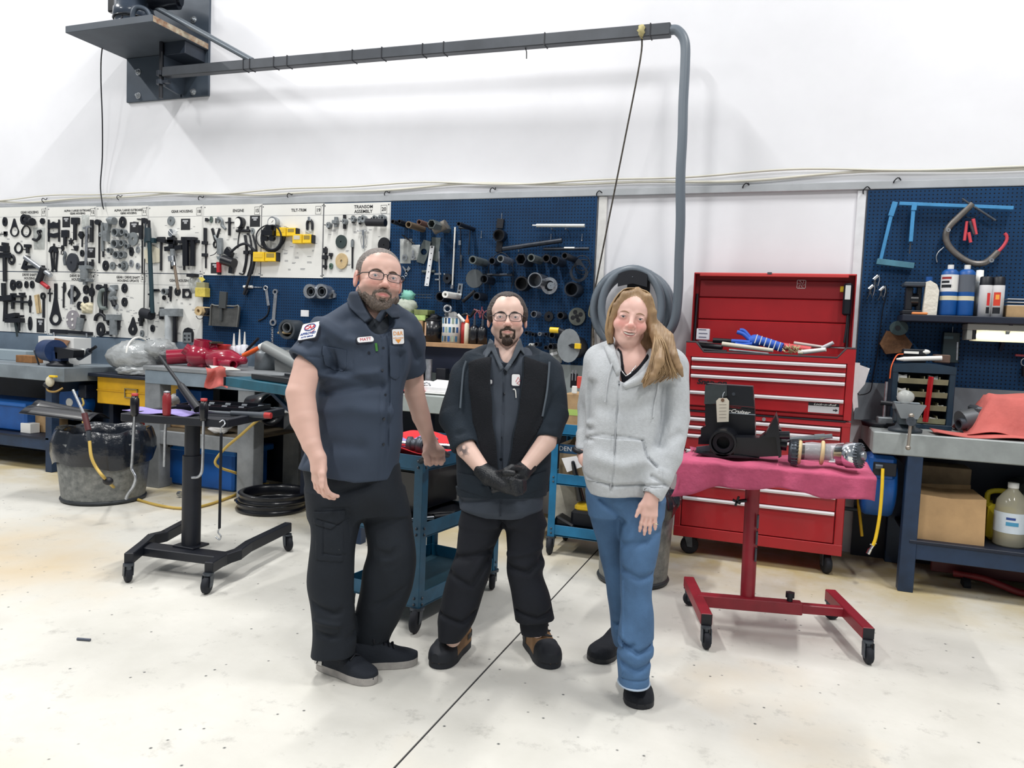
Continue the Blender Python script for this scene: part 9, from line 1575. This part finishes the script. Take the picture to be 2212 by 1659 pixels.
for e_ in(((1334,748),(1325,780),(1314,820),(1308,868)),((1424,800),(1420,840),(1414,870),(1410,902))):
    pts=[]
    for v in e_:p,n=hit(hood,*v);pts.append(to_world(p+n*.004))
    obj('drawstring',MB().tube(curve(pts,6),.004,8),HOOD,lady)
pts=[]
for v in((1337,830),(1331,900),(1325,980),(1318,1056)):p,n=hit(hood,*v);pts.append(to_world(p+n*.002))
z_=obj('zipper',MB().tube(curve(pts,6),.0035,6),M((170,174,178),.5,.3),lady);obj('zip_pull',MB().cyl(pts[0],pts[0]-Z_*.022,.004,n=8),DSTEEL,z_)
panel_obj('hood',HOOD,lady,(((1322,735,3.12),(1330,760,3.02),(1340,800,2.985)),((1304,748,3.10),(1316,775,3.02),(1334,812,2.985))),.012);panel_obj('hood',HOOD,lady,(((1428,745,3.12),(1412,780,3.0),(1376,812,2.97),(1344,832,2.97)),((1450,768,3.08),(1436,800,2.98),(1396,822,2.96),(1350,840,2.97))),.012)
JN=M((70,103,140),.85,noise=(5,.24),bump=(220,.2))
jeans=[loft([(1040,1268,1428,3.1,.22),(1062,1264,1436,3.1,.24),(1090,1268,1436,3.1,.23),(1115,1272,1434,3.1,.2)],.03),loft([(1080,1268,1352,3.14,.18),(1110,1273,1350,3.15,.17),(1150,1284,1348,3.17,.15),(1200,1297,1348,3.2,.13),(1250,1307,1354,3.22,.13),(1300,1315,1352,3.25,.12),(1350,1320,1352,3.28,.12),(1392,1326,1350,3.31,.12)],.02),loft([(1080,1345,1436,3.08,.2),(1110,1340,1432,3.07,.19),(1150,1340,1426,3.06,.18),(1200,1339,1418,3.04,.16),(1250,1340,1411,3.02,.15),(1290,1342,1408,3.01,.14),(1330,1341,1411,3.0,.15),(1360,1337,1413,2.99,.15),(1400,1333,1412,2.98,.16),(1440,1336,1404,2.98,.16),(1474,1336,1401,2.98,.17)],.02)]
jeans+=[fold([(1340,1230),(1380,1248),(1412,1240)],2.98,.012,.007),fold([(1340,1385),(1375,1405),(1410,1392)],2.95,.010,.010),fold([(1336,1425),(1370,1440),(1405,1428)],2.95,.012,.008),fold([(1300,1080),(1335,1110),(1345,1130)],3.0,.012,.008),fold([(1345,1180),(1400,1165),(1420,1150)],3.0,.014,.006),fold([(1320,1360),(1345,1345)],3.2,.010,.008),fold([(1338,1462),(1402,1462)],2.95,.003,.003),fold([(1347,1260),(1345,1340),(1340,1460)],2.95,.003,-.003)]
body_obj('jeans',jeans,.005,JN,lady,None,cloth_noise(.0022,24));p0=q3(1369,1473,2.98);obj('frayed_hem',MB().tube([to_world(p0+np.array([.061*math.cos(a),0,.086*math.sin(a)]))for a in np.arange(28)*math.pi/14],.004,6,closed=True),M((170,186,204),.9),lady)
SL=M((20,24,32),.9,noise=(30,.2),bump=(50,.4));
for hl,tt in(((1348,1396),(1280,1432)),((1362,1450),(1384,1534))):a,b=fl(*hl),fl(*tt);shoe(lady,a,b,.122,(.08,.12,.125,.11,.09,.08,.075,.07,.05),(SL,BLK),.26,.02,name='slip_on_shoe')
f1=aL[-1]+np.array([.012,-.112,-.016]);obj('ring',MB().torus(to_world(f1),(0,.2,1),.0085,.0022,14,6),M((226,214,190),.15,1.0),lady)
obj('bracelet',MB().torus(to_world(q3(1256,974,3.10)),Z_+.2*X_,.031,.010,16,6),BLK,lady);obj('necklace',MB().tube([to_world(q3(*v))for v in((1342,800,2.985),(1352,812,2.965),(1362,806,2.965),(1374,790,2.97))],.002,5),CHROME,lady)
